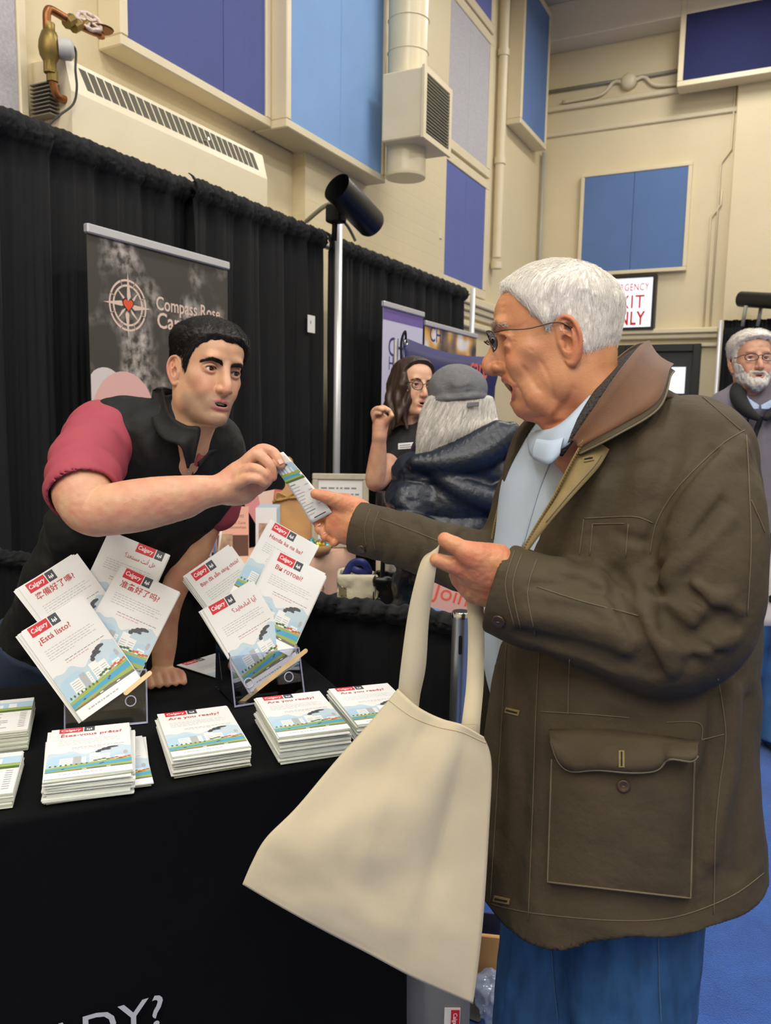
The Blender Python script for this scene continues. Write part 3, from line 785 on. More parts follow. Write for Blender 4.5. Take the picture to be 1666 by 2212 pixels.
# matching tube over the right-hand drape
ta, tb_ = P(1600, 646, 8.9), P(1700, 652, 8.4)
e = empty('tube_lamp', ta); ax = nrm(tb_-ta)
smooth_by_angle(MB().lathe([(0, 0), (0.085, 0.005), (0.085, 0.9), (0, 0.9)], ta, ax, 28).build('tube', m_blk, e), 40)
for px in (1612, 1645):
    MB().tube([P(px, 660, 8.75), P(px-8, 705, 8.8)], 0.02, 8).build('stem', mat('conduit_grey', '#8f8d80'), e, smooth=True)
tag(e, 'black horizontal tube lamp above the drape at right', 'lamp')

# ------------------------------------------------------------------ pipe-and-drape
def drape_mat():
    m = mat('black_drape', '#131417', 0.75, spec=0.25, sheen=0.04, bump=0.12, bscale=900)
    return m
m_drape = drape_mat()
m_pole = mat('pole_metal', '#c9cbd0', 0.35, 0.5)
def drape(name, p0, p1, z0, z1, label, seed, amp=0.058, hem=0.11, parent_group='black booth drapes'):
    """gathered cloth from p0 to p1 (xy), folds deepening downwards, ruffled header round the rail"""
    rg = np.random.RandomState(seed); p0 = np.array(p0, float); p1 = np.array(p1, float); L = np.linalg.norm(p1-p0)
    t = (p1-p0)/L; n = np.array([t[1], -t[0]])
    nu = int(L/0.009)+1; u = np.linspace(0, L, nu)
    zs = np.concatenate([np.linspace(z0, z1-hem, 26), np.linspace(z1-hem, z1, 14)[1:]])
    ph = np.cumsum(1+0.45*rg.randn(nu))*0.009
    G = np.zeros((nu, len(zs), 3)); w1 = rg.uniform(6.0, 7.5); w2 = rg.uniform(14, 18)
    a_l = np.interp(u, np.linspace(0, L, 14), rg.uniform(0.5, 1.3, 14))
    for j, z in enumerate(zs):
        h = (z1-z)/(z1-z0)
        f1 = np.sin(2*np.pi*ph*w1*0.62+0.8*np.sin(u*5+h*1.3)); f2 = np.sin(2*np.pi*ph*w2*0.55+h*2.0+1.3); f3 = np.sin(2*np.pi*u*w2*1.9+h*5)
        fold = (np.sign(f1)*np.abs(f1)**0.7*0.8+f2*0.5*(1-0.5*h)+0.16*f3)*a_l
        if z < z1-hem: d = fold*amp*(0.45+0.75*h)
        else:
            c = (z-(z1-hem))/hem
            d = fold*amp*0.45*(1-c) + 0.026*math.sin(math.pi*min(1, c*1.02))**0.7*(1+0.35*np.sin(2*np.pi*ph*w2*1.1)) + 0.004*rg.randn(nu)*math.sin(math.pi*c) + 0.007*f3*math.sin(math.pi*c)
        zz_ = z+((0.004*f2+0.003*f3)*a_l if z > z1-0.02 else 0.0)
        G[:, j, 0] = p0[0]+t[0]*u+n[0]*d; G[:, j, 1] = p0[1]+t[1]*u+n[1]*d; G[:, j, 2] = zz_
    o = MB().grid(G).build(name, m_drape, smooth=True)
    md = o.modifiers.new('thickness', 'SOLIDIFY'); md.thickness = 0.003
    return tag(o, label, 'drape', parent_group)
XD = -2.5
yp = onx(716, 520, XD)[1]
ye = 6.45
drape('booth_drape', (XD-0.05, 0.9), (XD-0.05, yp-1.08), 0.02, 2.46, 'black gathered drape at the far left behind the man in the vest', 3)
drape('booth_drape', (XD+0.005, yp-1.26), (XD-0.02, yp-0.04), 0.02, 2.46, 'black gathered drape carrying the number card left of the white pole', 4)
drape('booth_drape', (XD-0.03, yp-0.02), (XD-0.03, ye-0.02), 0.02, 2.46, 'black gathered drape right of the white pole behind the banners', 5)
def pole(x, y, h, label, r=0.019, m=m_pole):
    e = empty('drape_pole', (x, y, 0))
    MB().tube([(x, y, 0.006), (x, y, h)], r, 14).build('upright', m, e, smooth=True)
    MB().box((x-0.2, y-0.2, 0), (x+0.2, y+0.2, 0.008), bev=0.003).build('base_plate', mat('steel_plate', '#77787c', 0.4, 0.8), e)
    tag(e, label, 'drape pole', 'drape poles'); return e
m_wpole = mat('white_pole', '#d6d7db', 0.35, 0.3)
pole(XD+0.05, yp, 2.50, 'white upright pole between the black drapes on the left', 0.022, m_wpole)
pole(XD+0.02, ye+0.02, 2.46, 'pale pole at the far end of the left drape', 0.022, m_wpole)
tag(MB().tube([(XD-0.085, 0.9, 2.40), (XD-0.085, ye-0.05, 2.40)], 0.016, 10).build('drape_rail', m_pole, smooth=True), 'horizontal rail inside the header of the left drape', 'rail')
# right-hand drape near the back wall
rp = P(1558, 692, 9.0)
pole(rp[0], rp[1], rp[2], 'pale pole beside the black drape behind the bearded man', 0.022, m_wpole)
drape('booth_drape', (rp[0]+2.4, rp[1]-0.0), (rp[0]+0.03, rp[1]), 0.02, rp[2], 'black drape behind the bearded man at right', 9)
# low side-rail drape with its aluminium post
pz = 0.965
RY = 1.80
post = onz(997, 1320, pz)
drape('side_drape', (-2.42, RY+0.02), (post[0]-0.03, RY+0.02), 0.02, 0.925, 'low black side drape hanging between the two booths', 12, amp=0.022, hem=0.06)
e = empty('rail_post', (post[0], post[1], 0))
m_alu = mat('brushed_aluminium', '#a9acb0', 0.32, 0.85, var=0.05, vscale=30)
smooth_by_angle(MB().lathe([(0, 0.006), (0.021, 0.006), (0.021, pz-0.012)], (post[0], post[1], 0), seg=28).build('tube', m_alu, e), 40)
smooth_by_angle(MB().lathe([(0.0225, pz-0.014), (0.0225, pz-0.003), (0.02, pz), (0, pz)], (post[0], post[1], 0), seg=28).build('cap', mat('chrome', '#c8c8c8', 0.2, 1.0), e), 40)
MB().box((post[0]-0.10, post[1]-0.06, 0), (post[0]+0.10, post[1]+0.14, 0.008), bev=0.003).build('base_plate', mat('steel_plate', '#77787c', 0.4, 0.8), e)
sd = nrm(CO*[1, 1, 0]-np.array([post[0], post[1], 0])); sr = np.array([-sd[1], sd[0], 0])
for (z_, hgt) in ((pz-0.075, 0.045), (pz-0.30, 0.05)):
    mb = MB(); c = np.array([post[0], post[1], z_])+sd*0.0208
    pts = [c+sr*(0.0042*math.cos(t))+np.array([0, 0, 1])*((hgt/2-0.004)*(1 if math.sin(t) > 0 else -1)+0.0042*math.sin(t)) for t in np.linspace(0, 2*math.pi, 20, endpoint=False)]
    mb.raw([x+sd*0.0006 for x in pts]+[x-sd*0.004 for x in pts], [tuple(range(20))]+[(i, i+20, (i+1) % 20+20, (i+1) % 20) for i in range(20)])
    mb.build('slot', m_dark, e)
tag(e, 'silver aluminium post with slots at the end of the low drape', 'post')
MB().tube([(-2.36, RY+0.075, 0.86), (post[0]-0.05, RY+0.075, 0.86), (post[0], post[1], 0.86)], 0.014, 10).build('side_rail', m_alu, e, smooth=True)
# number card pinned to the drape
cpt = onx(673, 700, XD+0.055)
cw, ch = 0.075, 0.095
e = empty('number_card', cpt)
MB().box((cpt[0]-0.002, cpt[1]-cw/2, cpt[2]-ch/2), (cpt[0], cpt[1]+cw/2, cpt[2]+ch/2)).build('card', mat('white_card', '#e4e4e6', 0.7), e)
tm = MB(); put_text(tm, '6', cpt+[0.0008, -0.016, 0.0], (0, 1, 0), (0, 0, 1), 0.03); tm.build('numeral', mat('ink_grey', '#4a4a4e', 0.7), e)
tag(e, 'small white card numbered six on the black drape', 'card')

# ------------------------------------------------------------------ roll-up banners
m_banrail = mat('banner_rail', '#c3c4cc', 0.35, 0.4)
def banner_base(name, x, y0, y1, zt, label, m_print, zbot=0.10):
    e = empty(name, (x, (y0+y1)/2, 0))
    MB().box((x-0.045, y0-0.01, 0), (x+0.055, y1+0.01, zbot), bev=0.02).build('base_cassette', m_banrail, e)
    MB().tube([(x-0.02, (y0+y1)/2, zbot-0.02), (x-0.03, (y0+y1)/2, zt-0.02)], 0.01, 8).build('support_pole', m_pole, e)
    MB().box((x-0.012, y0-0.005, zt-0.035), (x+0.014, y1+0.005, zt), bev=0.005).build('top_rail', m_banrail, e)
    MB().box((x-0.001, y0, zbot-0.01), (x+0.001, y1, zt-0.034)).build('banner_sheet', m_print, e)
    tag(e, label, 'banner'); return e
def blossom_print():
    m = mat('dark_blossom_print', '#2e2c29', 0.6)
    nt = m.node_tree; N = nt.nodes; L = nt.links; b = N['Principled BSDF']
    tc = N.new('ShaderNodeTexCoord'); n1 = N.new('ShaderNodeTexNoise'); n1.inputs['Scale'].default_value = 3.2; n1.inputs['Detail'].default_value = 2
    n2 = N.new('ShaderNodeTexNoise'); n2.inputs['Scale'].default_value = 26; n2.inputs['Detail'].default_value = 5
    mx = N.new('ShaderNodeMath'); mx.operation = 'MULTIPLY'; r1 = N.new('ShaderNodeMapRange'); r1.inputs['From Min'].default_value = 0.49; r1.inputs['From Max'].default_value = 0.66
    r2 = N.new('ShaderNodeMapRange'); r2.inputs['From Min'].default_value = 0.38; r2.inputs['From Max'].default_value = 0.75
    L.new(tc.outputs['Object'], n1.inputs['Vector']); L.new(tc.outputs['Object'], n2.inputs['Vector'])
    L.new(n1.outputs['Fac'], r1.inputs['Value']); L.new(n2.outputs['Fac'], r2.inputs['Value']); L.new(r1.outputs[0], mx.inputs[0]); L.new(r2.outputs[0], mx.inputs[1])
    rp = N.new('ShaderNodeValToRGB'); rp.color_ramp.elements[0].color = lin('#3a3833'); rp.color_ramp.elements[1].color = lin('#b9b2ad'); rp.color_ramp.elements[1].position = 0.75
    L.new(mx.outputs[0], rp.inputs['Fac']); L.new(rp.outputs['Color'], b.inputs['Base Color'])
    return m
XB = -2.37
q0 = onx(186, 488, XB); q1 = onx(491, 570, XB)
e = banner_base('rollup_banner', XB, q0[1], q1[1], q0[2]+0.01, 'dark roll-up banner with a compass rose emblem and pink lettering', blossom_print())
m_blush = mat('blush_print', '#d8bfb2', 0.6); m_heart = mat('heart_orange_print', '#d9502e', 0.6)
cc = onx(277, 660, XB+0.002)
def cpolar(a, r): return np.array([XB+0.0016, cc[1]+r*math.sin(a), cc[2]+r*math.cos(a)])
em = MB()
R1 = 0.100
for (ra, rb) in ((R1, R1-0.008), (R1-0.020, R1-0.028)):
    G = np.array([[cpolar(t, ra), cpolar(t, rb)] for t in np.linspace(0, 2*math.pi, 64, endpoint=False)]); em.grid(G, 0, True)
for k in range(16):
    a = k*math.pi/8
    rr = 0.128 if k % 4 == 0 else (0.084 if k % 2 == 0 else 0)
    if rr == 0: 
        em.poly([cpolar(a-0.015, R1-0.027), cpolar(a-0.015, R1), cpolar(a+0.015, R1), cpolar(a+0.015, R1-0.027)], 0); continue
    w = 0.42 if k % 4 == 0 else 0.22
    em.poly([cpolar(a, rr)+[0.0003, 0, 0], cpolar(a+w, 0.038), cpolar(a, 0.013), ], 0)
    em.poly([cpolar(a, rr)+[0.0002, 0, 0], cpolar(a, 0.013), cpolar(a-w*0.35, 0.036)], 0)
o = em.build('compass_emblem', m_blush, e)
hp = []
for t in np.linspace(0, 2*math.pi, 40, endpoint=False):
    hx = 16*math.sin(t)**3; hz = 13*math.cos(t)-5*math.cos(2*t)-2*math.cos(3*t)-math.cos(4*t)
    hp.append((XB+0.0030, cc[1]+hx*0.0016, cc[2]+0.003+hz*0.0016))
hb = MB().poly([(x-0.0004, y+(y-cc[1])*0.22, z+(z-cc[2])*0.22) for x, y, z in hp]); hb.build('heart_outline', mat('print_black', '#26231f', 0.6), e)
MB().poly(hp).build('heart', m_heart, e)
tm = MB()
c1 = onx(337, 668, XB+0.002); put_text(tm, 'Compass Rose', c1, (0, 1, 0), (0, 0, 1), 0.078, bold=0.012, fit=onx(474, 690, XB)[1]-c1[1])
c2 = onx(339, 702, XB+0.002); put_text(tm, 'Care', c2+[0, 0, -0.010], (0, 1, 0), (0, 0, 1), 0.090, bold=0.014)
tm.build('banner_lettering', m_blush, e)
bl = MB(); sh = onx(215, 850, XB+0.0022)
for (px, py, r_, mi) in ((228, 862, 0.11, 0), (270, 905, 0.17, 1)):
    c = onx(px, py, XB+0.0012+0.0005*mi); bl.poly([(c[0], min(max(c[1]+r_*math.cos(t), q0[1]+0.002), q1[1]-0.002), c[2]+r_*1.1*math.sin(t)) for t in np.linspace(0, 2*math.pi, 30, endpoint=False)], mi)
bl.build('pink_bubble_print', [mat('print_pale', '#cfc6c6', 0.6), mat('print_pink', '#d7aaa6', 0.6)], e)
c = onx(487, 960, XB+0.002)
MB().poly([(c[0], c[1]-0.12, c[2]-0.5), (c[0], q1[1]-0.003, c[2]-0.5), (c[0], q1[1]-0.003, c[2]+0.10), (c[0], q1[1]-0.06, c[2]+0.04)]).build('pale_corner_print', mat('print_lilac', '#cdb7c0', 0.6, var=0.12, vscale=15), e)

# banners of the neighbouring stall
m_lav = mat('lavender_print', '#c4c3de', 0.55); m_purple = mat('purple_print', '#6d5aa0', 0.55); m_ink = mat('navy_ink', '#2b2c6e', 0.6)
XC = -2.30
g0 = onx(828, 646, XC); g1 = onx(914, 680, XC)
e = banner_base('rollup_banner', XC, g0[1], g1[1]+0.0, g0[2]-0.01, 'lavender roll-up banner with a purple band and navy lettering', m_lav)
MB().poly([(XC+0.0016, g0[1], g0[2]-0.12), (XC+0.0016, g1[1], g0[2]-0.12), (XC+0.0016, g1[1], g0[2]-0.047), (XC+0.0016, g0[1], g0[2]-0.047)][::1]).build('purple_band', m_purple, e)
tm = MB()
wdt = g1[1]-g0[1]
a = onx(838, 768, XC+0.002); put_text(tm, 'CHI', a, (0, 1, 0), (0, 0, 1), 0.17, bold=0.004)
a = onx(839, 798, XC+0.002); put_text(tm, 'Heritage', a, (0, 1, 0), (0, 0, 1), 0.12, fit=0.36)
tm.build('banner_lettering', m_ink, e); tm = MB()
a = onx(850, 850, XC+0.002); put_text(tm, '14', a, (0, 1, 0), (0, 0, 1), 0.075)
a = onx(845, 872, XC+0.002); put_text(tm, 'Calgary', a, (0, 1, 0), (0, 0, 1), 0.065)
tm.build('banner_lettering', m_ink, e)
m_swirl = mat('print_mixed', '#c9b8a8', 0.55)
def swirl():
    nt = m_swirl.node_tree; N = nt.nodes; L = nt.links; b = N['Principled BSDF']
    tc = N.new('ShaderNodeTexCoord'); n1 = N.new('ShaderNodeTexNoise'); n1.inputs['Scale'].default_value = 4.0; n1.inputs['Detail'].default_value = 1
    rp = N.new('ShaderNodeValToRGB'); cr = rp.color_ramp; cr.elements[0].color = lin('#3b3532'); cr.elements[0].position = 0.35
    for (po, h) in ((0.45, '#8d7462'), (0.52, '#d8a24a'), (0.58, '#d9d3cf'), (0.7, '#e4e2e6')):
        el = cr.elements.new(po); el.color = lin(h)
    L.new(tc.outputs['Object'], n1.inputs['Vector']); L.new(n1.outputs['Fac'], rp.inputs['Fac']); L.new(rp.outputs['Color'], b.inputs['Base Color'])
swirl()
k0 = onx(916, 688, XC+0.0); k1 = onx(1030, 712, XC)
e = banner_base('rollup_banner', XC, k0[1]+0.02, k1[1], k0[2]-0.01, 'colourful photo roll-up banner behind the navy vinyl banner', m_swirl)
tm = MB(); a = onx(928, 736, XC+0.002); put_text(tm, 'CHI', a, (0, 1, 0), (0, 0, 1), 0.15, bold=0.004); tm.build('banner_lettering', m_ink, e)
# navy vinyl banner with eyelets, hung in front
XN = -1.72
m_navyv = mat('navy_vinyl', '#252a63', 0.38, var=0.06, vscale=3)
n0 = onx(866, 728, XN); n1_ = onx(1062, 740, XN)
e = empty('vinyl_banner', (XN, (n0[1]+n1_[1])/2, 0.0))
ny0, ny1, nz1, nz0 = n0[1], n1_[1]+0.08, n0[2], 0.35
U, Vv = np.meshgrid(np.linspace(0, 1, 30), np.linspace(0, 1, 24), indexing='ij')
G = np.stack([XN+0.012*np.sin(U*5+Vv*2)+0.02*np.exp(-((Vv-0.93)/0.03)**2), ny0+(ny1-ny0)*U, nz0+(nz1-nz0)*Vv], -1)
G[..., 2] -= 0.03*np.sin(np.pi*U)*(Vv)
o = MB().sheet(G, 0.003).build('vinyl_sheet', m_navyv, e, smooth=True)
gr = onx(877, 740, XN+0.03)
ringp = [gr+0.014*np.array([0, math.cos(t), math.sin(t)]) for t in np.linspace(0, 2*math.pi, 20, endpoint=False)]
MB().tube(ringp, 0.006, 8, closed=True).build('eyelet', mat('chrome', '#c8c8c8', 0.2, 1.0), e, smooth=True)
MB().tube(catmull([gr, gr+[0.01, -0.03, 0.05], gr+[0, -0.05, 0.0], gr+[0.0, -0.045, -0.10]], 5), 0.006, 6).build('tie_cord', m_dark, e, smooth=True)
tm = MB()
a = onx(1042, 816, XN+0.03); put_text(tm, 'care', a+[0, 0.085, 0], (0, 1, 0), (0, 0, 1), 0.17, bold=0.012, align='RIGHT')
tm.build('banner_lettering', mat('coral_print', '#e2604f', 0.5), e); tm = MB()
a = onx(1043, 858, XN+0.03); put_text(tm, 'open', a+[0, 0.085, 0], (0, 1, 0), (0, 0, 1), 0.14, bold=0.006, align='RIGHT')
tm.build('banner_lettering', mat('coral_print', '#e2604f', 0.5), e)
for y_ in (ny0+0.01, ny1-0.01):
    MB().tube([(XN-0.03, y_, 0), (XN-0.03, y_, nz1-0.01)], 0.012, 8).build('support_pole', m_pole, e)
tag(e, 'navy vinyl banner with coral letters and a metal eyelet', 'banner')
# ------------------------------------------------------------------ the black-clothed table with leaflets
TZ = 0.76
TD = nrm((0.613, 0.79, 0)); TN = np.array([-TD[1], TD[0], 0.0])     # along the table, towards its back
TF = 1.34                                                         # front plane: TN.p
TDEP = 0.67
def tpt(s, t, z): return TD*s + TN*(TF+t) + np.array([0, 0, z])
v = ray(862, 2120); tt = (TF-CO@TN)/(v@TN); ptR = CO+v*tt; SR = ptR@TD
SL = SR-1.83
m_cloth = mat('black_tablecloth', '#050609', 0.9, spec=0.12, sheen=0.02, bump=0.1, bscale=1200)
e = empty('display_table', tpt((SL+SR)/2, TDEP/2, 0))
# cloth: cross-section front hem -> front edge -> top -> back edge, skirt waves near the floor
sec = []
for k in range(12): sec.append((-0.004-0.02*(1-k/11), 0.02+(TZ-0.032)*k/11, 0))
for k in range(1, 6):
    a = math.pi/2*k/6; sec.append((-0.004+0.010*(1-math.cos(a)), TZ-0.010+0.010*math.sin(a), 1))
for k in range(0, 9): sec.append((0.006+(TDEP-0.012)*k/8, TZ, 2))
for k in range(1, 6):
    a = math.pi/2*k/6; sec.append((TDEP-0.006+0.010*math.sin(a), TZ-0.010+0.010*math.cos(a), 1))
for k in range(12): sec.append((TDEP+0.004+0.02*k/11, TZ-0.012-(TZ-0.032)*k/11, 0))
ns_ = 70; G = np.zeros((ns_, len(sec), 3))
for i in range(ns_):
    s_ = SL+(SR-SL)*i/(ns_-1)
    for j, (t_, z_, kind) in enumerate(sec):
        wv = 0.0
        if kind == 0: wv = (0.012*math.sin(s_*9+1)+0.008*math.sin(s_*21))*(1-z_/TZ)**1.2*(-1 if t_ < 0.3 else 1)
        G[i, j] = tpt(s_, t_+wv, z_ + (0.0012*math.sin(s_*14+t_*11) if kind == 2 else 0))
cl = MB().grid(G)
for (i, sg) in ((0, -1), (ns_-1, 1)):         # end skirts
    m_ = len(sec); rim = G[i]
    rows = []
    for k in range(10):
        f = k/9; row = []
        for j, (t_, z_, kind) in enumerate(sec):
            zt_ = z_*(1-f) + 0.02*f if False else z_
            row.append(rim[j])
        rows.append(row)
    base = [tpt((SL if sg < 0 else SR)+sg*0.012*math.sin(j*1.1)*(1 if j % 3 else 0), t_, 0.02) for j, (t_, z_, kind) in enumerate(sec)]
    top = rim
    top2 = [p_+TD*sg*0.004 for p_ in rim]
    cl.grid(np.stack([np.array(rim), np.array(top2), (np.array(top2)+np.array(base))/2, np.array(base)], 0) if sg < 0 else np.stack([np.array(base), (np.array(top2)+np.array(base))/2, np.array(top2), np.array(rim)], 0))
cl.build('tablecloth', m_cloth, e, smooth=True)
for (s_, t_) in ((SL+0.1, 0.08), (SL+0.1, TDEP-0.08), (SR-0.1, 0.08), (SR-0.1, TDEP-0.08)):
    b_ = tpt(s_, t_, 0); MB().tube([b_, b_+[0, 0, TZ-0.03]], 0.016, 10).build('leg', m_pole, e)
tb = MB(); tb.raw([tpt(s_, t_, z_) for s_ in (SL+0.01, SR-0.01) for t_ in (0.02, TDEP-0.02) for z_ in (TZ-0.03, TZ-0.004)], [(0, 1, 3, 2), (4, 6, 7, 5), (0, 4, 5, 1), (2, 3, 7, 6), (0, 2, 6, 4), (1, 5, 7, 3)])
tb.build('tabletop', mat('table_board', '#8a8a86', 0.6), e)
# printed words on the front of the cloth
v = ray(356, 2158); pq = CO+v*((TF-0.035-CO@TN)/(v@TN))
tm = MB(); put_text(tm, 'READY?', [pq[0], pq[1], pq[2]-0.046], TD, (0, 0, 1), 0.083, bold=0.004, align='RIGHT', lift=0.0)
tm.build('cloth_lettering', mat('print_light_grey', '#b4b6bc', 0.7), e)
tag(e, 'long table under a fitted black cloth printed with pale letters', 'table')

# ---- leaflet artwork (flat print), unit width 1, height 1.543
m_paper = mat('white_paper', '#dededd', 0.5, spec=0.4)
m_edge = mat('paper_edges', '#cfd6c4', 0.7, var=0.06, vscale=40)
m_red = mat('print_red', '#c8202f', 0.5); m_char = mat('print_charcoal', '#3a3f47', 0.5); m_white = mat('print_white', '#f4f4f4', 0.5)
m_text = mat('print_text_grey', '#b2b4b8', 0.6); m_hred = mat('print_headline_red', '#b5333c', 0.5)
ART = [m_red, m_char, m_white, m_text, mat('print_haze_blue', '#b8cad6', 0.5), mat('print_sky_blue', '#a9c6da', 0.5), mat('print_grass', '#98aa58', 0.5),
       mat('print_river', '#4f9fc4', 0.5), mat('print_brown', '#6f7068', 0.5), mat('print_tower', '#e2e4e4', 0.5), mat('print_tower_shade', '#a9adb0', 0.5),
       mat('print_smoke', '#4a4d52', 0.5), mat('print_fire', '#c4622f', 0.5), mat('print_dark_green', '#4d6b3a', 0.5), mat('print_mid_grey', '#7d8086', 0.5), mat('print_pale_red', '#c98b8b', 0.5)]
def blob(cx, cy, rx, ry, n=14, seed=0, wob=0.2):
    rg = random.Random(seed); return [(cx+rx*math.cos(t)*(1+wob*(rg.random()-0.5)), cy+ry*math.sin(t)*(1+wob*(rg.random()-0.5))) for t in np.linspace(0, 2*math.pi, n, endpoint=False)]
def cover_art(lx=0.0):
    L = []                           # (polygon, material, layer)
    def R4(x0, y0, x1, y1, mi, ly): L.append(([(x0, y0), (x1, y0), (x1, y1), (x0, y1)], mi, ly))
    R4(0.10+lx, 1.385, 0.40+lx, 1.543, 0, 1); R4(0.415+lx, 1.385, 0.55+lx, 1.543, 1, 1)
    for (a, b, c, d) in ((0.45, 1.43, 0.462, 1.49), (0.475, 1.42, 0.487, 1.47), (0.50, 1.43, 0.512, 1.49), (0.44, 1.445, 0.52, 1.455)): R4(a+lx, b, c+lx, d, 2, 2)
    rg = random.Random(3)
    for i in range(6):               # body copy as small dashes
        y = 1.12-i*0.038; x = 0.12; end = (0.85, 0.9, 0.82, 0.88, 0.5, 0.0)[i]
        while x < end:
            w = rg.uniform(0.02, 0.07); R4(x, y, min(x+w, end), y+0.010, 3, 1); x += w+0.014
    for i in range(2):
        y = 0.86-i*0.04; x = 0.28
        while x < (0.9, 0.62)[i]:
            w = rg.uniform(0.02, 0.06); R4(x, y, x+w, y+0.010, 14 if i == 0 else 15, 1); x += w+0.014
    # haze with a wavy top
    top = [(x, 0.70+0.05*math.sin(x*9)+0.03*math.sin(x*23+1)+0.12*max(0, x-0.45)) for x in np.linspace(0, 1, 40)]
    L.append(([(0, 0.22), (1, 0.22)]+top[::-1], 4, 1))
    L.append(([(0, 0.25), (1, 0.25), (1, 0.50), (0.85, 0.58), (0.7, 0.48), (0.5, 0.5), (0.32, 0.66), (0.05, 0.62), (0, 0.55)], 5, 2))
    for (x0, x1, y1, mi) in ((0.15, 0.30, 0.55, 9), (0.31, 0.40, 0.58, 10), (0.41, 0.46, 0.55, 9), (0.50, 0.62, 0.63, 9), (0.62, 0.74, 0.58, 9), (0.80, 0.92, 0.48, 9)):
        R4(x0, 0.34, x1, y1, mi, 3)
        for j in range(5):
            yy = 0.37+j*0.035
            if yy+0.012 < y1 and mi == 9: R4(x0+0.015, yy, x1-0.015, yy+0.010, 10, 4)
    for k, (x, y, rx, ry) in enumerate(((0.60, 0.66, 0.035, 0.03), (0.64, 0.70, 0.05, 0.03), (0.70, 0.74, 0.06, 0.03), (0.78, 0.77, 0.07, 0.028), (0.72, 0.70, 0.04, 0.02))): L.append((blob(x, y, rx, ry, 12, k), 11, 5))
    L.append((blob(0.93, 0.56, 0.03, 0.06, 10, 9), 10, 5))
    for k in range(9): L.append((blob(0.57+0.05*k, 0.40+0.012*(k % 3), 0.028, 0.02, 8, 20+k), 12 if k > 3 else 13, 5))
    for k in range(8): L.append((blob(0.05+0.06*k, 0.35, 0.016, 0.022, 7, 40+k), 13, 5))
    L.append(([(0, 0.17), (1, 0.17), (1, 0.40), (0.6, 0.37), (0.3, 0.35), (0, 0.30)], 6, 4))
    L.append(([(0, 0.20), (0.12, 0.22), (0.4, 0.24), (1, 0.27), (1, 0.36), (0.7, 0.335), (0.35, 0.29), (0, 0.265)], 7, 6))
    L.append(([(0, 0.165), (1, 0.165), (1, 0.20), (0.6, 0.215), (0.2, 0.19), (0, 0.19)], 8, 7))
    for (x, y) in ((0.63, 0.29), (0.66, 0.31), (0.2, 0.24)): L.append((blob(x, y, 0.02, 0.012, 7, int(x*100)), 11, 8))
    for (x, mi) in ((0.3, 12), (0.42, 2), (0.7, 2), (0.12, 12)): R4(x, 0.18, x+0.05, 0.195, mi, 8)
    R4(0.0, 0.0, 1.0, 0.163, 2, 9)
    x = 0.16
    rg = random.Random(8)
    while x < 0.66:
        w = rg.uniform(0.02, 0.06); R4(x, 0.075, x+w, 0.098, 3, 10); x += w+0.012
    V = []; F = []; fm = []; n = 0
    for (pl, mi, ly) in L:
        for (x, y) in pl: V.append((min(max(x, 0.001), 0.999), y, 0.00035*ly))
        F.append(tuple(range(n, n+len(pl)))); fm.append(mi); n += len(pl)
    T, TFc = text_mesh('Calgary', 0.095, 0.010, 'LEFT', 0.12)
    T = T.copy(); T[:, 0] = (T[:, 0]-T[:, 0].min())*(0.25/(T[:, 0].max()-T[:, 0].min()))
    for w in T: V.append((0.125+lx+w[0], 1.44+w[1], 0.0012))
    for f in TFc: F.append(tuple(i+n for i in f)); fm.append(2)
    return np.array(V), F, fm
LW, LH = 0.140, 0.216
_art_mesh = {}; _sheet_mesh = {}
def sheet_mesh(th, bend=0.0, w=LW, h=LH, key='a5'):
    k = (round(th, 5), round(bend, 4), key)
    if k not in _sheet_mesh:
        mb = MB(); n = 7
        G = np.array([[(x, y, bend*math.sin(math.pi*y/h)*1.0) for x in (0, w/2, w)] for y in np.linspace(0, h, n)])
        mb.sheet(np.transpose(G, (1, 0, 2)), th)
        o = mb.build('sheet', [m_paper, m_edge], local=True); me = o.data
        for p in me.polygons:
            if abs(p.normal.z) < 0.5: p.material_index = 1
        bpy.data.objects.remove(o); _sheet_mesh[k] = me
    return _sheet_mesh[k]
def link(name, me, parent=None, mtx=None):
    o = bpy.data.objects.new(name, me); COL.objects.link(o)
    if parent is not None: o.parent = parent
    if mtx is not None: o.matrix_basis = mtx
    return o
def art_mesh(lx=0.0):
    if lx not in _art_mesh:
        aV, aF, afm = cover_art(lx)
        o = mesh_obj('cover_print', aV*LW, aF, ART, fm=afm, local=True); _art_mesh[lx] = o.data; bpy.data.objects.remove(o)
    return _art_mesh[lx]
def leaflet(mtx, label, group, title=None, th=0.0012, tkw=None, cat='leaflet'):
    """a folded leaflet; local origin bottom-left, +z out of the cover"""
    if title is None:
        o = link('leaflet', sheet_mesh(th), None, mtx); return tag(o, label, cat, group)
    e = empty('leaflet', mtx=mtx)
    link('folded_sheet', sheet_mesh(th), e)
    link('cover_print', art_mesh((tkw or {}).get('lx', 0.0)), e, Matrix.Translation((0, 0, th/2+0.00008)))
    tm = MB(); kw = dict(size=0.0155, bold=0.012); kw.update(tkw or {})
    sz = kw.pop('size'); fit = kw.pop('fit', None); x0 = kw.pop('x0', 0.017); kw.pop('lx', None)
    put_text(tm, title, (x0, 0.1745, th/2+0.0004), (1, 0, 0), (0, 1, 0), sz, fit=fit, **kw)
    if tm.n: tm.build('headline', m_hred, e, local=True)
    return tag(e, label, cat, group)
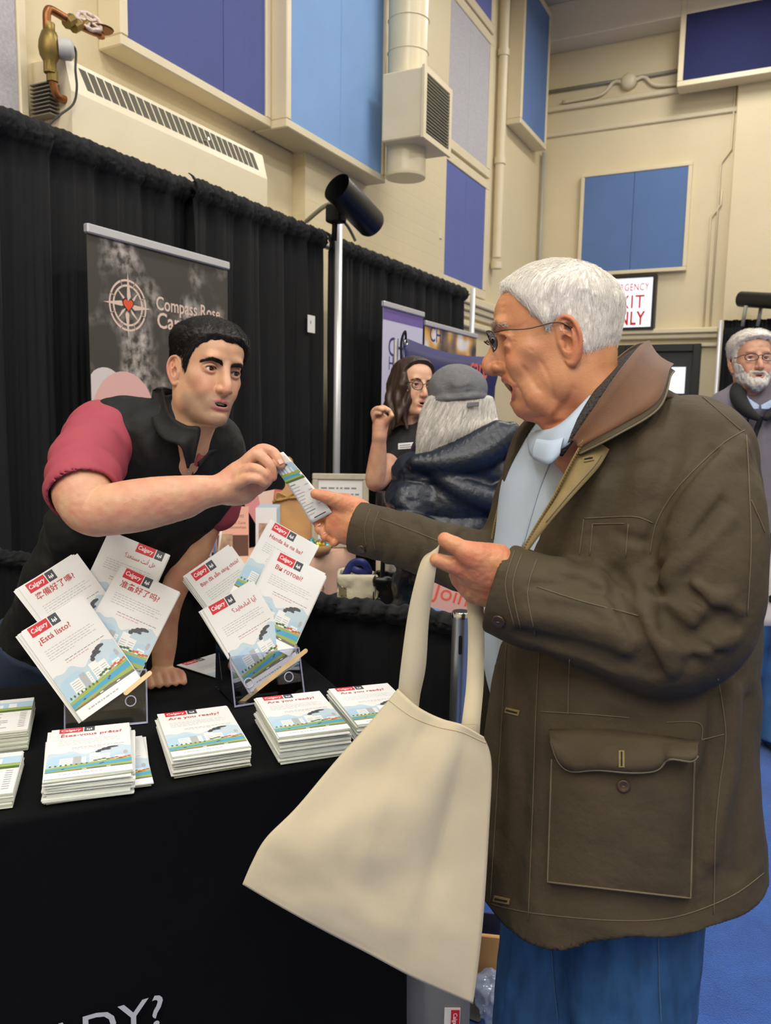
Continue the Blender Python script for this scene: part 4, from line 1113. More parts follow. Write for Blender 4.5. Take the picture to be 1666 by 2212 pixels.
def rect_frame(cor, d, n, w=LW, h=LH):
    """frame of a w x h card whose corners (TL,TR,BR,BL pixels) lie on a plane of normal n, d deep at its centre"""
    n = nrm(n); c0 = P(*np.mean(cor, 0), d)
    Q = []
    for (x, y) in cor:
        v = ray(x, y); Q.append(CO+v*(((c0-CO)@n)/(v@n)))
    TL, TR, BR, BL = Q
    ux = nrm((TR-TL)+(BR-BL)); uy = (TL-BL)+(TR-BR); uy = nrm(uy-ux*(uy@ux)); 
    c = (TL+TR+BR+BL)/4; nn = np.cross(ux, uy)
    return frame(c-ux*w/2-uy*h/2, ux, uy, nn)
def shift(M4, dx, dy, dz, rot=0.0):
    return M4@Matrix.Translation((dx, dy, dz))@Matrix.Rotation(rot, 4, 'Z')

lean = math.radians(24)
def facing(yaw_deg): # front normal of the table turned about z, leaning back
    a = math.radians(yaw_deg); f = -TN; f = np.array([f[0]*math.cos(a)-f[1]*math.sin(a), f[0]*math.sin(a)+f[1]*math.cos(a), 0])
    return f*math.cos(lean)+np.array([0, 0, math.sin(lean)])
AR1 = '\ufed4\ufee0'
fan = [
 # corners TL TR BR BL, depth, title, kw, label words
 ([(237, 1152), (363, 1200), (281, 1385), (155, 1337)], 1.775, '\u061f\ufeaa\ufecc\ufe98\ufeb4\ufee3 \ufe96\ufee7\ufe83 \ufede\ufeeb', dict(x0=0.050, size=0.014, fit=0.072, lx=0.38), 'leaflet titled in Arabic standing at the back of the left holder', 5),
 ([(45, 1267), (162, 1191), (292, 1376), (175, 1452)], 1.715, '\u6e96\u5099\u597d\u4e86\u55ce?', dict(size=0.017), 'leaflet titled in traditional Chinese leaning left in the left holder', 4),
 ([(260, 1233), (372, 1282), (290, 1462), (178, 1413)], 1.720, '\u51c6\u5907\u597d\u4e86\u5417?', dict(size=0.017), 'leaflet titled in simplified Chinese leaning right in the left holder', 5),
 ([(48, 1368), (176, 1288), (300, 1471), (181, 1553)], 1.640, '\u00bfEst\u00e1 listo?', dict(size=0.0165), 'leaflet titled in Spanish at the front of the left holder', 4),
 ([(582, 1124), (674, 1175), (605, 1340), (513, 1289)], 1.975, 'Handa ka na ba?', dict(size=0.0145), 'leaflet titled in Tagalog at the back of the right holder', 6),
 ([(403, 1240), (500, 1170), (612, 1342), (515, 1412)], 1.93, 'B\u1ea1n \u0111\u00e3 s\u1eb5n s\u00e0ng ch\u01b0a?', dict(size=0.0125), 'leaflet titled in Vietnamese leaning left in the right holder', 4),
 ([(597, 1200), (689, 1246), (622, 1405), (530, 1359)], 1.89, '\u0412\u0438 \u0433\u043e\u0442\u043e\u0432\u0456?', dict(size=0.0155), 'leaflet titled in Ukrainian leaning right in the right holder', 6),
 ([(441, 1319), (557, 1248), (647, 1429), (531, 1500)], 1.835, '\u061f\ufeaa\ufbfe\ufe8d\ufee9\ufea9\ufe8e\ufee3\ufe81 \ufe8e\ufbfe\ufe81', dict(x0=0.058, size=0.014, fit=0.066), 'leaflet titled in Persian at the front of the right holder', 5)]
for (cor, d, title, kw, lab, nb) in fan:
    left = cor[0][1] > cor[1][1]
    n = facing(4 if left else -4)
    M4 = rect_frame(cor, d, n)
    leaflet(M4, lab, 'printed leaflets in the clear holders', title, tkw=kw)
    grp = 'leaflets behind: ' + lab
    for k in range(nb):
        leaflet(shift(M4, rnd.uniform(-0.008, 0.004) if left else rnd.uniform(-0.004, 0.004), rnd.uniform(-0.004, 0.005), -0.0016*(k+1)-0.0004, math.radians(rnd.uniform(-1.2, 1.6))), 'copy bundled behind the ' + lab.replace('standing ','').replace('leaning left ','').replace('leaning right ',''), grp)

# ---- clear acrylic holders
def acrylic():
    m = bpy.data.materials.new('clear_acrylic'); m.use_nodes = True; nt = m.node_tree; N = nt.nodes; L = nt.links
    for n_ in list(N):
        if n_.type != 'OUTPUT_MATERIAL': N.remove(n_)
    out = [n_ for n_ in N][0]; t = N.new('ShaderNodeBsdfTransparent'); t.inputs[0].default_value = (0.95, 0.955, 0.985, 1)
    g = N.new('ShaderNodeBsdfGlossy'); g.inputs['Roughness'].default_value = 0.04; g.inputs['Color'].default_value = (0.9, 0.92, 1, 1)
    fr_ = N.new('ShaderNodeFresnel'); fr_.inputs['IOR'].default_value = 1.49; mx = N.new('ShaderNodeMixShader')
    L.new(fr_.outputs[0], mx.inputs[0]); L.new(t.outputs[0], mx.inputs[1]); L.new(g.outputs[0], mx.inputs[2]); L.new(mx.outputs[0], out.inputs[0]); return m
m_acr = acrylic()
m_acre = mat('acrylic_edge', '#b9bde0', 0.15, alpha=0.45)
m_ringc = mat('acrylic_hole_rim', '#c9cce6', 0.15, alpha=0.7)
def holder(pl, pr, label):
    """pl,pr: pixels of the front lower corners on the table"""
    a = onz(*pl, TZ+0.002); b = onz(*pr, TZ+0.002)
    ux = nrm(b-a); w = np.linalg.norm(b-a); uy = np.array([-ux[1], ux[0], 0.0])   # towards the back
    M4 = frame(a, ux, uy, np.array([0, 0, 1.0]))
    e = empty('leaflet_holder', mtx=M4)
    th = 0.003
    def sl(name, G): MB().sheet(np.array(G), th).build(name, m_acr, e, local=True)
    # front lip, tilted back; base; back plate; two side cheeks; mid tier
    fh = 0.105; tl_ = 0.035
    MB().raw([(0, 0, 0), (w, 0, 0), (w, tl_, fh), (0, tl_, fh), (0, th, 0), (w, th, 0), (w, tl_+th, fh), (0, tl_+th, fh)], [(0, 1, 2, 3), (7, 6, 5, 4), (0, 4, 5, 1), (1, 5, 6, 2), (2, 6, 7, 3), (3, 7, 4, 0)]).build('front_plate', m_acr, e, local=True)
    MB().box((0, 0.004, 0), (w, 0.15, th)).build('base_plate', m_acr, e, local=True)
    bk = MB().box((0, 0, 0), (w, th, 0.20)); bk.xform(Matrix.Translation((0, 0.085, 0.003))@Matrix.Rotation(-math.radians(20), 4, 'X')); bk.build('back_plate', m_acr, e, local=True)
    for x in (0, w-th):
        MB().raw([(x+dx, y, z) for dx in (0, th) for (y, z) in ((0.004, 0.003), (0.15, 0.003), (0.14, 0.16), (tl_+0.004, fh))], [(0, 1, 2, 3), (7, 6, 5, 4), (0, 4, 5, 1), (1, 5, 6, 2), (2, 6, 7, 3), (3, 7, 4, 0)]).build('side_cheek', m_acr, e, local=True)
    ed = MB()
    ed.tube([(0, -0.001, 0.002), (w, -0.001, 0.002)], 0.0022, 6); ed.tube([(0, tl_, fh), (w, tl_, fh)], 0.0018, 6); ed.tube([(0, -0.001, 0), (0, tl_, fh)], 0.0018, 6); ed.tube([(w, -0.001, 0), (w, tl_, fh)], 0.0018, 6)
    ed.build('polished_edge', m_acre, e, local=True)
    for fx in (0.22, 0.80):
        c = np.array([w*fx, 0.016-0.002, 0.046]); up_ = nrm((0, tl_, fh))
        ring = [c+0.0105*(math.cos(t)*np.array([1, 0, 0])+math.sin(t)*up_) for t in np.linspace(0, 2*math.pi, 24, endpoint=False)]
        MB().tube(ring, 0.0013, 6, closed=True).build('hole_rim', m_ringc, e, smooth=True, local=True)
    tag(e, label, 'leaflet holder', 'clear leaflet holders'); return e
holder((140, 1578), (318, 1562), 'clear acrylic holder with the Chinese and Spanish leaflets')
holder((508, 1528), (658, 1503), 'clear acrylic holder with the Persian and Ukrainian leaflets')
m_wood = mat('pale_stick_wood', '#d6b98c', 0.6, var=0.12, vscale=40)
def stick(a, b, da, db, label):
    A, B = P(*a, da), P(*b, db); t = nrm(B-A); n_ = nrm(-FW-t*(-FW@t)); s_ = np.cross(n_, t); L_ = np.linalg.norm(B-A); w = 0.0048
    pl = []
    for k in range(9): an = math.pi/2+math.pi*k/8; pl.append(A+t*w+w*(math.cos(an)*t+math.sin(an)*s_))
    for k in range(9): an = -math.pi/2+math.pi*k/8; pl.append(B-t*w+w*(math.cos(an)*t+math.sin(an)*s_))
    n = len(pl); V = [p_+n_*0.001 for p_ in pl]+[p_-n_*0.001 for p_ in pl]
    o = mesh_obj('craft_stick', V, [tuple(range(n)), tuple(range(2*n-1, n-1, -1))]+[(i, i+n, (i+1) % n+n, (i+1) % n) for i in range(n)], m_wood)
    tag(o, label, 'craft stick', 'flat wooden craft sticks')
stick((268, 1500), (327, 1451), 1.62, 1.66, 'flat wooden stick behind the Spanish leaflet in the left holder')
stick((512, 1524), (664, 1403), 1.80, 1.80, 'flat wooden stick across the foot of the Persian leaflet')

# ---- stacks of leaflets lying on the table
def flat_frame(TLp, TRp, z, w=LW, h=LH):
    a = onz(*TLp, z); b = onz(*TRp, z); ux = nrm(b-a); uy = np.array([-ux[1], ux[0], 0.0]); c = (a+b)/2
    return frame(c-ux*w/2-uy*h, ux, uy, np.array([0, 0, 1.0]))
def flat4(cor, z, w=LW, h=LH):
    Q = [onz(x, y, z) for (x, y) in cor]; ux = nrm((Q[1]-Q[0])+(Q[2]-Q[3])); uy = nrm((Q[0]-Q[3])+(Q[1]-Q[2])); px_ = nrm(ux+np.array([uy[1], -uy[0], 0]))
    py_ = np.array([-px_[1], px_[0], 0.0]); c = sum(Q)/4
    return frame(c-px_*w/2-py_*h/2, px_, py_, np.array([0, 0, 1.0]))
def stack(cor, n, th, title, toplab, lab, grp, fan_=0.004, rotj=1.5, kw=None):
    top = TZ+0.003+n*th
    F0 = flat4(cor, top)
    for k in range(n-1):
        z = -(n-1-k)*th-th/2
        leaflet(shift(F0, rnd.uniform(-fan_, fan_), rnd.uniform(-fan_, fan_)-0.003*(k % 3 == 0), z, math.radians(rnd.uniform(-rotj, rotj))), lab, grp, None, th*0.86)
    leaflet(shift(F0, 0, 0, -th/2), toplab, 'top leaflets of the stacks', title, th*0.9, tkw=kw)
stack([(133, 1575), (270, 1553), (275, 1672), (92, 1690)], 19, 0.0023, '\u00cates-vous pr\u00eats?', 'French leaflet lying on top of the splayed stack', 'leaflet in the splayed stack under the French leaflet', 'leaflets in the French stack', 0.005, 2.2, dict(size=0.0165))
stack([(338, 1541), (497, 1524), (537, 1608), (366, 1642)], 21, 0.0019, 'Are you ready?', 'English leaflet on the stack between the two holders', 'leaflet in the stack between the two holders', 'leaflets in the stack between the holders', 0.003, 1.0, dict(size=0.0165))
stack([(555, 1504), (690, 1489), (752, 1576), (606, 1599)], 25, 0.0021, 'Are you ready?', 'English leaflet on the tall stack in front of the right holder', 'leaflet in the tall stack in front of the right holder', 'leaflets in the stack by the right holder', 0.003, 1.2, dict(size=0.0165))
stack([(721, 1483), (845, 1466), (895, 1555), (770, 1580)], 18, 0.0021, 'Are you ready?', 'English leaflet on the stack half hidden by the tote bag', 'leaflet in the stack half hidden by the tote bag', 'leaflets in the stack by the tote bag', 0.003, 1.5, dict(size=0.0165))
# two leaflets slid out to the right under the French stack
for k in range(3):
    F0 = flat4([(160, 1608), (292, 1586), (303, 1690), (140, 1712)], TZ+0.006+0.002*k)
    leaflet(shift(F0, 0.004, -0.012, 0, math.radians(2.5*k-2)), 'leaflet sticking out to the right under the French stack', 'leaflets sticking out of the French stack', 'x' if False else None, 0.0017) if k < 2 else leaflet(shift(F0, 0.008, -0.012, 0, math.radians(1)), 'printed leaflet poking out beside the French stack', 'leaflets sticking out of the French stack', ' ', 0.0017)
# leaflet lying behind the right holder
leaflet(shift(flat_frame((430, 1440), (520, 1418), TZ+0.004), 0, 0.05, 0, math.radians(8)), 'leaflet lying flat behind the right holder', 'loose leaflets', ' ', 0.0012)

# ---- card stacks at the left edge
CWd, CHt = 0.10, 0.165
def card_stack(TRp, BRp, n, th, lab, toplab, dark):
    top = TZ+0.003+n*th
    a = onz(*TRp, top); b = onz(*BRp, top); uy = nrm(a-b); ux = np.array([uy[1], -uy[0], 0.0])
    h_ = np.linalg.norm(a-b)
    F0 = frame(b-ux*CWd, ux, uy, np.array([0, 0, 1.0]))
    me = sheet_mesh(th*0.85, 0.0, CWd, h_, 'card%d' % n)
    for k in range(n-1):
        o = link('info_card', me, None, shift(F0, rnd.uniform(-0.0015, 0.0015), rnd.uniform(-0.0015, 0.0015), -(n-1-k)*th-th/2, math.radians(rnd.uniform(-0.6, 0.6))))
        tag(o, lab, 'card', lab)
    e = empty('info_card', mtx=shift(F0, 0, 0, -th/2)); link('card_sheet', me, e)
    mb = MB(); z = th/2+0.0003
    def R4(x0, y0, x1, y1, mi, dz): mb.poly([(x0*CWd, y0*h_, z+dz*0.0003), (x1*CWd, y0*h_, z+dz*0.0003), (x1*CWd, y1*h_, z+dz*0.0003), (x0*CWd, y1*h_, z+dz*0.0003)], mi)
    R4(0.0, 0.62, 1, 0.72, 6, 0); R4(0.0, 0.70, 1, 0.88, 5, 1); R4(0.3, 0.70, 0.45, 0.80, 9, 2); R4(0.55, 0.70, 0.7, 0.83, 9, 2); R4(0.0, 0.58, 1, 0.63, 13, 2)
    for i in range(9):
        R4(0.06, 0.52-i*0.052, 0.06+rnd.uniform(0.3, 0.55), 0.533-i*0.052, 3, 1); R4(0.8, 0.52-i*0.052, 0.92, 0.533-i*0.052, 3, 1)
    mb.build('card_print', ART, e, local=True)
    tag(e, toplab, 'card', 'top cards of the card stacks')
card_stack((74, 1506), (60, 1575), 20, 0.0021, 'card in the stack beside the left holder', 'printed card on top of the stack beside the left holder', 0)
card_stack((50, 1622), (27, 1712), 16, 0.0016, 'card in the stack at the near left corner', 'printed card on top of the near left stack', 1)
# ------------------------------------------------------------------ heads
def head_frame(px, py, d, yaw, pitch, roll, s=1.0):
    """yaw 0 faces the camera, + turns to the photo's right; pitch + looks down; roll + leans the crown to the photo's right"""
    y, p, r = map(math.radians, (yaw, pitch, roll))
    f = np.array([math.sin(y)*math.cos(p), -math.sin(p), math.cos(y)*math.cos(p)])
    u = np.array([math.sin(y)*math.sin(p), math.cos(p), math.cos(y)*math.sin(p)])
    rt = np.cross(f, u)
    Rr = np.array([[math.cos(r), math.sin(r), 0], [-math.sin(r), math.cos(r), 0], [0, 0, 1]])
    def tow(v): v = Rr@v; return RT*v[0]+UP*v[1]-FW*v[2]
    return frame(P(px, py, d), tow(rt)*s, tow(f)*s, tow(u)*s)
def head_at(anchor, px, py, d, yaw, pitch, roll, s=(1, 1, 1), shear=0.0):
    """head frame whose local point 'anchor' shows at photo pixel px,py"""
    x, y = px, py
    for _ in range(6):
        M = head_frame(x, y, d, yaw, pitch, roll); M = M@Matrix(((1, 0, 0, 0), (0, 1, shear, 0), (0, 0, 1, 0), (0, 0, 0, 1)))@Matrix.Diagonal((s[0], s[1], s[2], 1)); q = proj(np.array(M@Vector(anchor)))
        x += px-q[0]; y += py-q[1]
    return M
SK = dict(
 young=dict(skin='#c79a7b', red='#c07a66', lip='#b8736c', shade='#7f6d5c', shade_amt=0.62),
 old=dict(skin='#c1875f', red='#b5624a', lip='#a85c50', shade='#cf9d7d', shade_amt=0.0),
 woman=dict(skin='#d3a68a', red='#cb8670', lip='#b9635d', shade='#d3a68a', shade_amt=0.0),
 beard=dict(skin='#cb9a80', red='#c27f6a', lip='#a9655a', shade='#cfc6bd', shade_amt=0.0))
m_skin = mat('skin', '#c79a7b', 0.48, vcol=True, var=0.05, vscale=60, bump=0.10, bscale=420, sss=0.18)
m_eye = mat('eye', '#ffffff', 0.08, vcol=True, coat=0.6)
def mir(c): return (-c[0], c[1], c[2])
def cranium(jaw=1.0, chin=0.0, top=1.0):
    L_ = [(-0.111, 0.078, 0.028, 0.012, 0.05), (-0.104, 0.092+chin, 0.010, 0.028*jaw, 0.045), (-0.090, 0.096+chin, -0.010, 0.043*jaw, 0.03), (-0.065, 0.0905, -0.035, 0.055*jaw, 0.015),
              (-0.040, 0.089, -0.062, 0.061*jaw, 0.0), (-0.012, 0.088, -0.082, 0.0665, -0.005), (0.018, 0.0895, -0.095, 0.0705, -0.01), (0.048, 0.0955, -0.100, 0.0740, -0.012),
              (0.075, 0.093, -0.098, 0.0745, -0.012), (0.098, 0.079, -0.084, 0.066, -0.010), (0.116, 0.053, -0.060, 0.048, -0.008), (0.126, 0.024, -0.034, 0.027, -0.006), (0.130, 0.004, -0.014, 0.010, -0.005)]
    L_ = [(z if z < 0.04 else 0.04+(z-0.04)*top,)+tuple(r) for (z, *r) in L_]
    return loft(L_, p=2.15)
def crease(F, pts, amp, sig):
    f, c, r = chain(pts, 0.0, 5); F.disp(lambda Q: amp*np.exp(-(f(Q)/sig)**2), c, r+3*sig)
def make_head(kind, M4, parent, p):
    """p: shape settings. Local axes: x = subject's right, y = forward, z = up, metres"""
    g = lambda k, d: p.get(k, d)
    F = Sdf()
    jaw = g('jaw', 1.0); old = g('old', 0.0); tilt = 0
    F.u(cranium(jaw, g('chin', 0), g('top', 1.0)), 0.0)
    # neck
    F.u(chain([(0, -0.030, -0.03), (0, -0.038, -0.09), (0, -0.052, -0.15), (0, -0.06, -0.20)], [0.052, 0.052*g('neck', 1), 0.055*g('neck', 1), 0.062*g('neck', 1)]), 0.03)
    F.u(chain([(0, 0.045, -0.088), (0, 0.012, -0.115), (0, -0.005, -0.16)], [0.022, 0.028+0.008*old, 0.030+0.006*old], 4), 0.03)
    for s in (-1, 1):
        F.u(ell((s*0.046*jaw, 0.000, -0.058), (0.014, 0.028, 0.024)), 0.03)          # jaw corner
        F.u(ell((s*(0.044-0.003*(1-old)), 0.052, -0.006), (0.018, 0.019, 0.016)), 0.022)         # cheekbone
        F.u(ell((s*0.024, 0.083, 0.040), (0.020, 0.009, 0.008)), 0.016)           # brow ridge
        F.sub(ell((s*0.0325, 0.1015, 0.0165), (0.019, 0.019, 0.0125)), 0.016)     # socket
        F.u(ell((s*0.0315, 0.0715, 0.0165), (0.0165, 0.0150, 0.0140)), 0.005)      # lids
        F.u(chain([(s*0.017, 0.080, 0.0195), (s*0.026, 0.0865, 0.0235), (s*0.036, 0.0845, 0.0235), (s*0.0455, 0.0755, 0.0165)], [0.0022, 0.0030, 0.0030, 0.002], 4), 0.003)
        F.u(chain([(s*0.020, 0.0815, 0.0105), (s*0.030, 0.0835, 0.0075), (s*0.041, 0.078, 0.0095)], [0.002, 0.0026, 0.002], 4), 0.004)
        o_ = g('eye_open', 1.0)
        F.sub(ell((s*0.0318, 0.0880, 0.0158), (0.0148, 0.0110, 0.0054*o_), nrmR((s*0.32, 1, 0))), 0.0012)
        # cheek fold, nasolabial
        F.sub(chain([(s*0.0175, 0.100, -0.026), (s*0.027, 0.094, -0.040), (s*0.033, 0.084, -0.058)], [0.002, 0.0025, 0.0015], 4), 0.010+0.004*old)
        F.u(ell((s*(0.030+0.005*old), 0.071+0.003*old, -0.030), (0.015+0.004*old, 0.016, 0.019)), 0.02)         # cheek flesh
    # nose
    F.u(ell((0, 0.086, 0.006), (0.011, 0.016, 0.026)), 0.012)
    F.u(ell((0, 0.094, -0.014), (0.0115, 0.018, 0.019)), 0.008)
    n = g('nose', 1.0); nl = g('nose_len', 0.0)
    F.u(chain([(0, 0.0885, 0.030), (0, 0.0955, 0.016), (0, 0.1045*1, -0.002), (0, 0.1125+nl*0.8, -0.017), (0, 0.1135+nl, -0.026)], [0.0065, 0.0064, 0.0078, 0.0098*n, 0.0108*n], 5), 0.010)
    F.u(chain([(0, 0.100, -0.034), (0, 0.108+nl*0.6, -0.033)], [0.006, 0.0055], 1), 0.008)
    for s in (-1, 1):
        F.u(ell((s*0.0125*n, 0.1005+nl*0.4, -0.0275), (0.0072*n, 0.0115, 0.0082)), 0.006)
        F.sub(ell((s*0.0066*n, 0.1050+nl*0.6, -0.0375), (0.0036, 0.0062, 0.0045)), 0.003)
    # mouth
    mo = g('mouth', 0.3)       # opening 0..1
    zl = -0.0595; gap = 0.0045*mo+0.0004
    F.u(ell((0, 0.083, -0.060), (0.030, 0.016, 0.022)), 0.016)
    lw = g('lip', 1.0); mw = g('mouth_w', 1.0)*0.0255
    up = [(-mw, 0.0835, zl), (-mw*0.6, 0.0935, zl+0.0032+gap), (-mw*0.18, 0.0985, zl+0.0052+gap), (0, 0.0985, zl+0.0040+gap), (mw*0.18, 0.0985, zl+0.0052+gap), (mw*0.6, 0.0935, zl+0.0032+gap), (mw, 0.0835, zl)]
    dn = [(-mw, 0.0832, zl-0.0006), (-mw*0.6, 0.0915, zl-0.0052-gap*1.4), (0, 0.0965, zl-0.0078-gap*1.7), (mw*0.6, 0.0915, zl-0.0052-gap*1.4), (mw, 0.0832, zl-0.0006)]
    F.u(chain(up, np.array([0.0016, 0.0036, 0.0042, 0.0040, 0.0042, 0.0036, 0.0016])*lw, 5), 0.0045)
    F.u(chain(dn, np.array([0.0016, 0.0042, 0.0054, 0.0042, 0.0016])*lw, 5), 0.005)
    cy = 0.094; F.sub(chain([(-mw*0.94, 0.084, zl-0.0002), (-mw*0.5, cy, zl-gap*0.4), (0, cy+0.006, zl-gap*0.6), (mw*0.5, cy, zl-gap*0.4), (mw*0.94, 0.084, zl-0.0002)], [0.0006, 0.0010+gap*0.80, 0.0012+gap*1.2, 0.0010+gap*0.80, 0.0006], 5), 0.0016)
    if mo > 1: F.sub(ell((0, 0.098, zl-gap*0.55), (mw*0.97, 0.026, gap*1.2)), 0.002)
    if mo > 0.2: F.sub(ell((0, 0.084, zl-gap*0.6), (mw*0.75, 0.016, 0.002+gap*1.1)), 0.001)
    F.sub(ell((0, 0.1035, -0.0785), (0.020, 0.010, 0.0048)), 0.012)       # fold under lip
    F.u(ell((0, 0.081+g('chin', 0), -0.094), (0.021*jaw, 0.016, 0.014)), 0.014)
    F.sub(ell((0, 0.1065, -0.047), (0.0028, 0.006, 0.007)), 0.006)        # philtrum
    # ears
    es = g('ear', 1.0)
    for s in (-1, 1):
        ew = es*g('ear_w', 1.0)
        ex = lambda y, z, x=0.0: (s*(0.0735+x-0.25*(y+0.008)*1.0), -0.010+y*ew, 0.002+z*es)
        F.u(ell(ex(-0.001, 0.0, 0.0025), (0.0062, 0.0185*ew, 0.0305*es), nrmR((s*-0.30, 1, 0))), 0.006)
        F.u(chain([ex(0.012, 0.006, 0.0), ex(0.012, 0.022, 0.002), ex(0.002, 0.032, 0.005), ex(-0.012, 0.027, 0.008), ex(-0.0175, 0.010, 0.009), ex(-0.015, -0.008, 0.007), ex(-0.006, -0.022, 0.004), ex(0.003, -0.031, 0.001), ex(0.010, -0.026, -0.001)], [0.003, 0.0036, 0.0036, 0.0038, 0.0036, 0.0032, 0.0038, 0.0056, 0.003], 4), 0.003)
        F.sub(ell(ex(0.004, -0.004, 0.008), (0.0105, 0.0078*es, 0.0110*es)), 0.003)
        F.sub(ell(ex(-0.004, 0.015, 0.009), (0.0085, 0.0065*es, 0.010*es)), 0.003)
        F.u(chain([ex(-0.009, 0.014, 0.006), ex(-0.008, 0.0, 0.0065), ex(-0.003, -0.012, 0.005)], [0.002, 0.0026, 0.002], 3), 0.003)
        F.u(ell(ex(0.011, -0.004, 0.001), (0.004, 0.0045, 0.006)), 0.004)
    if old:
        for s in (-1, 1):
            F.u(chain([(s*0.030, 0.072, -0.052), (s*0.036, 0.058, -0.080), (s*0.034, 0.042, -0.101)], [0.008, 0.013, 0.012], 4), 0.02)   # jowl
            F.u(ell((s*0.031, 0.081, 0.001), (0.014, 0.006, 0.005)), 0.008)          # eye bag
            for (a, b, c) in (((0.050, 0.071, 0.020), (0.058, 0.060, 0.026), (0.064, 0.046, 0.034)), ((0.050, 0.071, 0.014), (0.059, 0.059, 0.013), (0.066, 0.044, 0.014)), ((0.049, 0.070, 0.008), (0.057, 0.060, 0.0), (0.064, 0.048, -0.010))):
                crease(F, [(s*a[0], a[1], a[2]), (s*b[0], b[1], b[2]), (s*c[0], c[1], c[2])], 0.0010, 0.0026)    # crow's feet
            crease(F, [(s*0.040, 0.080, -0.012), (s*0.052, 0.066, -0.035), (s*0.052, 0.052, -0.070)], 0.0014, 0.0045)
            crease(F, [(s*0.019, 0.099, -0.022), (s*0.031, 0.088, -0.044), (s*0.036, 0.077, -0.068), (s*0.030, 0.072, -0.095)], 0.0026, 0.005)
            crease(F, [(s*0.056, 0.040, -0.020), (s*0.060, 0.032, -0.050), (s*0.052, 0.032, -0.085)], 0.0010, 0.004)
            crease(F, [(s*0.030, 0.050, -0.110), (s*0.046, 0.020, -0.098), (s*0.058, 0.000, -0.070)], 0.0022, 0.006)
            crease(F, [(s*0.026, 0.040, -0.125), (s*0.044, 0.005, -0.115), (s*0.056, -0.02, -0.09)], 0.0018, 0.005)
            crease(F, [(s*0.020, 0.030, -0.140), (s*0.046, -0.01, -0.135), (s*0.06, -0.03, -0.12)], 0.0012, 0.004)
        for z in (0.054, 0.065, 0.076):
            crease(F, [(-0.045, 0.078, z), (0, 0.0955-(z-0.056)*0.35, z+0.003), (0.045, 0.078, z)], 0.0006, 0.0024)
    for (pr, k, op) in g('extra', []): (F.u if op == 'u' else F.sub)(pr, k)
    if g('cut', None) is not None: F.isec(half(g('cut')[0], g('cut')[1]), 0.004)
    S = SK[kind]; cs, cr, cl, ch = [np.array(lin(S[k])[:3]) for k in ('skin', 'red', 'lip', 'shade')]
    LU, LD = chain(up, 0.0052*lw, 3), chain(dn, 0.0062*lw, 3)
    def cols(V):
        c = np.repeat(cs[None], len(V), 0); ax = np.abs(V[:, 0])
        def mixc(w, t):
            nonlocal c
            c = c*(1-w[:, None])+t[None]*w[:, None]
        red = np.exp(-(((ax-0.038)/0.022)**2+((V[:, 1]-0.075)/0.03)**2+((V[:, 2]+0.018)/0.02)**2))*0.5+np.exp(-((ax/0.016)**2+((V[:, 1]-0.115)/0.016)**2+((V[:, 2]+0.024)/0.014)**2))*0.55
        red = red+sstep(ax, 0.070, 0.082)*(np.abs(V[:, 2]) < 0.05)*0.55
        if old: red = red+0.30*np.clip(vnoise(V, 38, 5), 0, 1)+0.35*sstep(-V[:, 2], 0.07, 0.12)
        mixc(np.clip(red, 0, 0.8), cr)
        if S['shade_amt']:
            b = sstep(-V[:, 2], 0.026, 0.055)*sstep(V[:, 1], 0.004, 0.035)*(1-sstep(-V[:, 2], 0.105, 0.125))*S['shade_amt']
            b = b*(1-0.75*np.exp(-((ax/0.02)**2+((V[:, 2]+0.078)/0.006)**2)))
            mixc(b, ch)
        w = np.maximum(1-sstep(np.minimum(LU[0](V), LD[0](V)), -0.0012, 0.0016), 0)*(V[:, 1] > 0.075)
        mixc(w*0.85, cl)
        inm = (V[:, 1] < 0.0915)*(ax < mw*0.8)*(np.abs(V[:, 2]-zl) < 0.006+gap)*(V[:, 1] > 0.05)*(1.0 if mo > 0.2 else 0.0)
        mixc(inm*1.0*sstep(0.0925-V[:, 1], 0, 0.004), np.array(lin('#3a1614')[:3]))
        for s in (-1, 1):
            e_ = np.exp(-(((V[:, 0]-s*0.032)/0.018)**2+((V[:, 2]-0.016)/0.010)**2))*(V[:, 1] > 0.06); mixc(0.30*e_, cr*0.75)
        return np.concatenate([c, np.ones((len(V), 1))], 1)
    V, Q = polygonise(F, g('res', 0.0017), None, None, 2, 1.0)
    c = cols(V); A = np.array(M4); V[:, 1] += g('warp', 0)*np.minimum(V[:, 2]-0.035, 0)*(1-0.5*sstep(-V[:, 2], 0.10, 0.16)); Vw = V@A[:3, :3].T+A[:3, 3]
    o = mesh_obj(g('name', 'head'), Vw, Q, m_skin, parent, True, cols=c)
    return o, F
def nrmR(fwd):
    """rotation matrix (columns = axes) whose y axis is fwd"""
    y = nrm(fwd); x = nrm(np.cross(y, (0, 0, 1.0))); z = np.cross(x, y); return np.stack([x, y, z], 1)
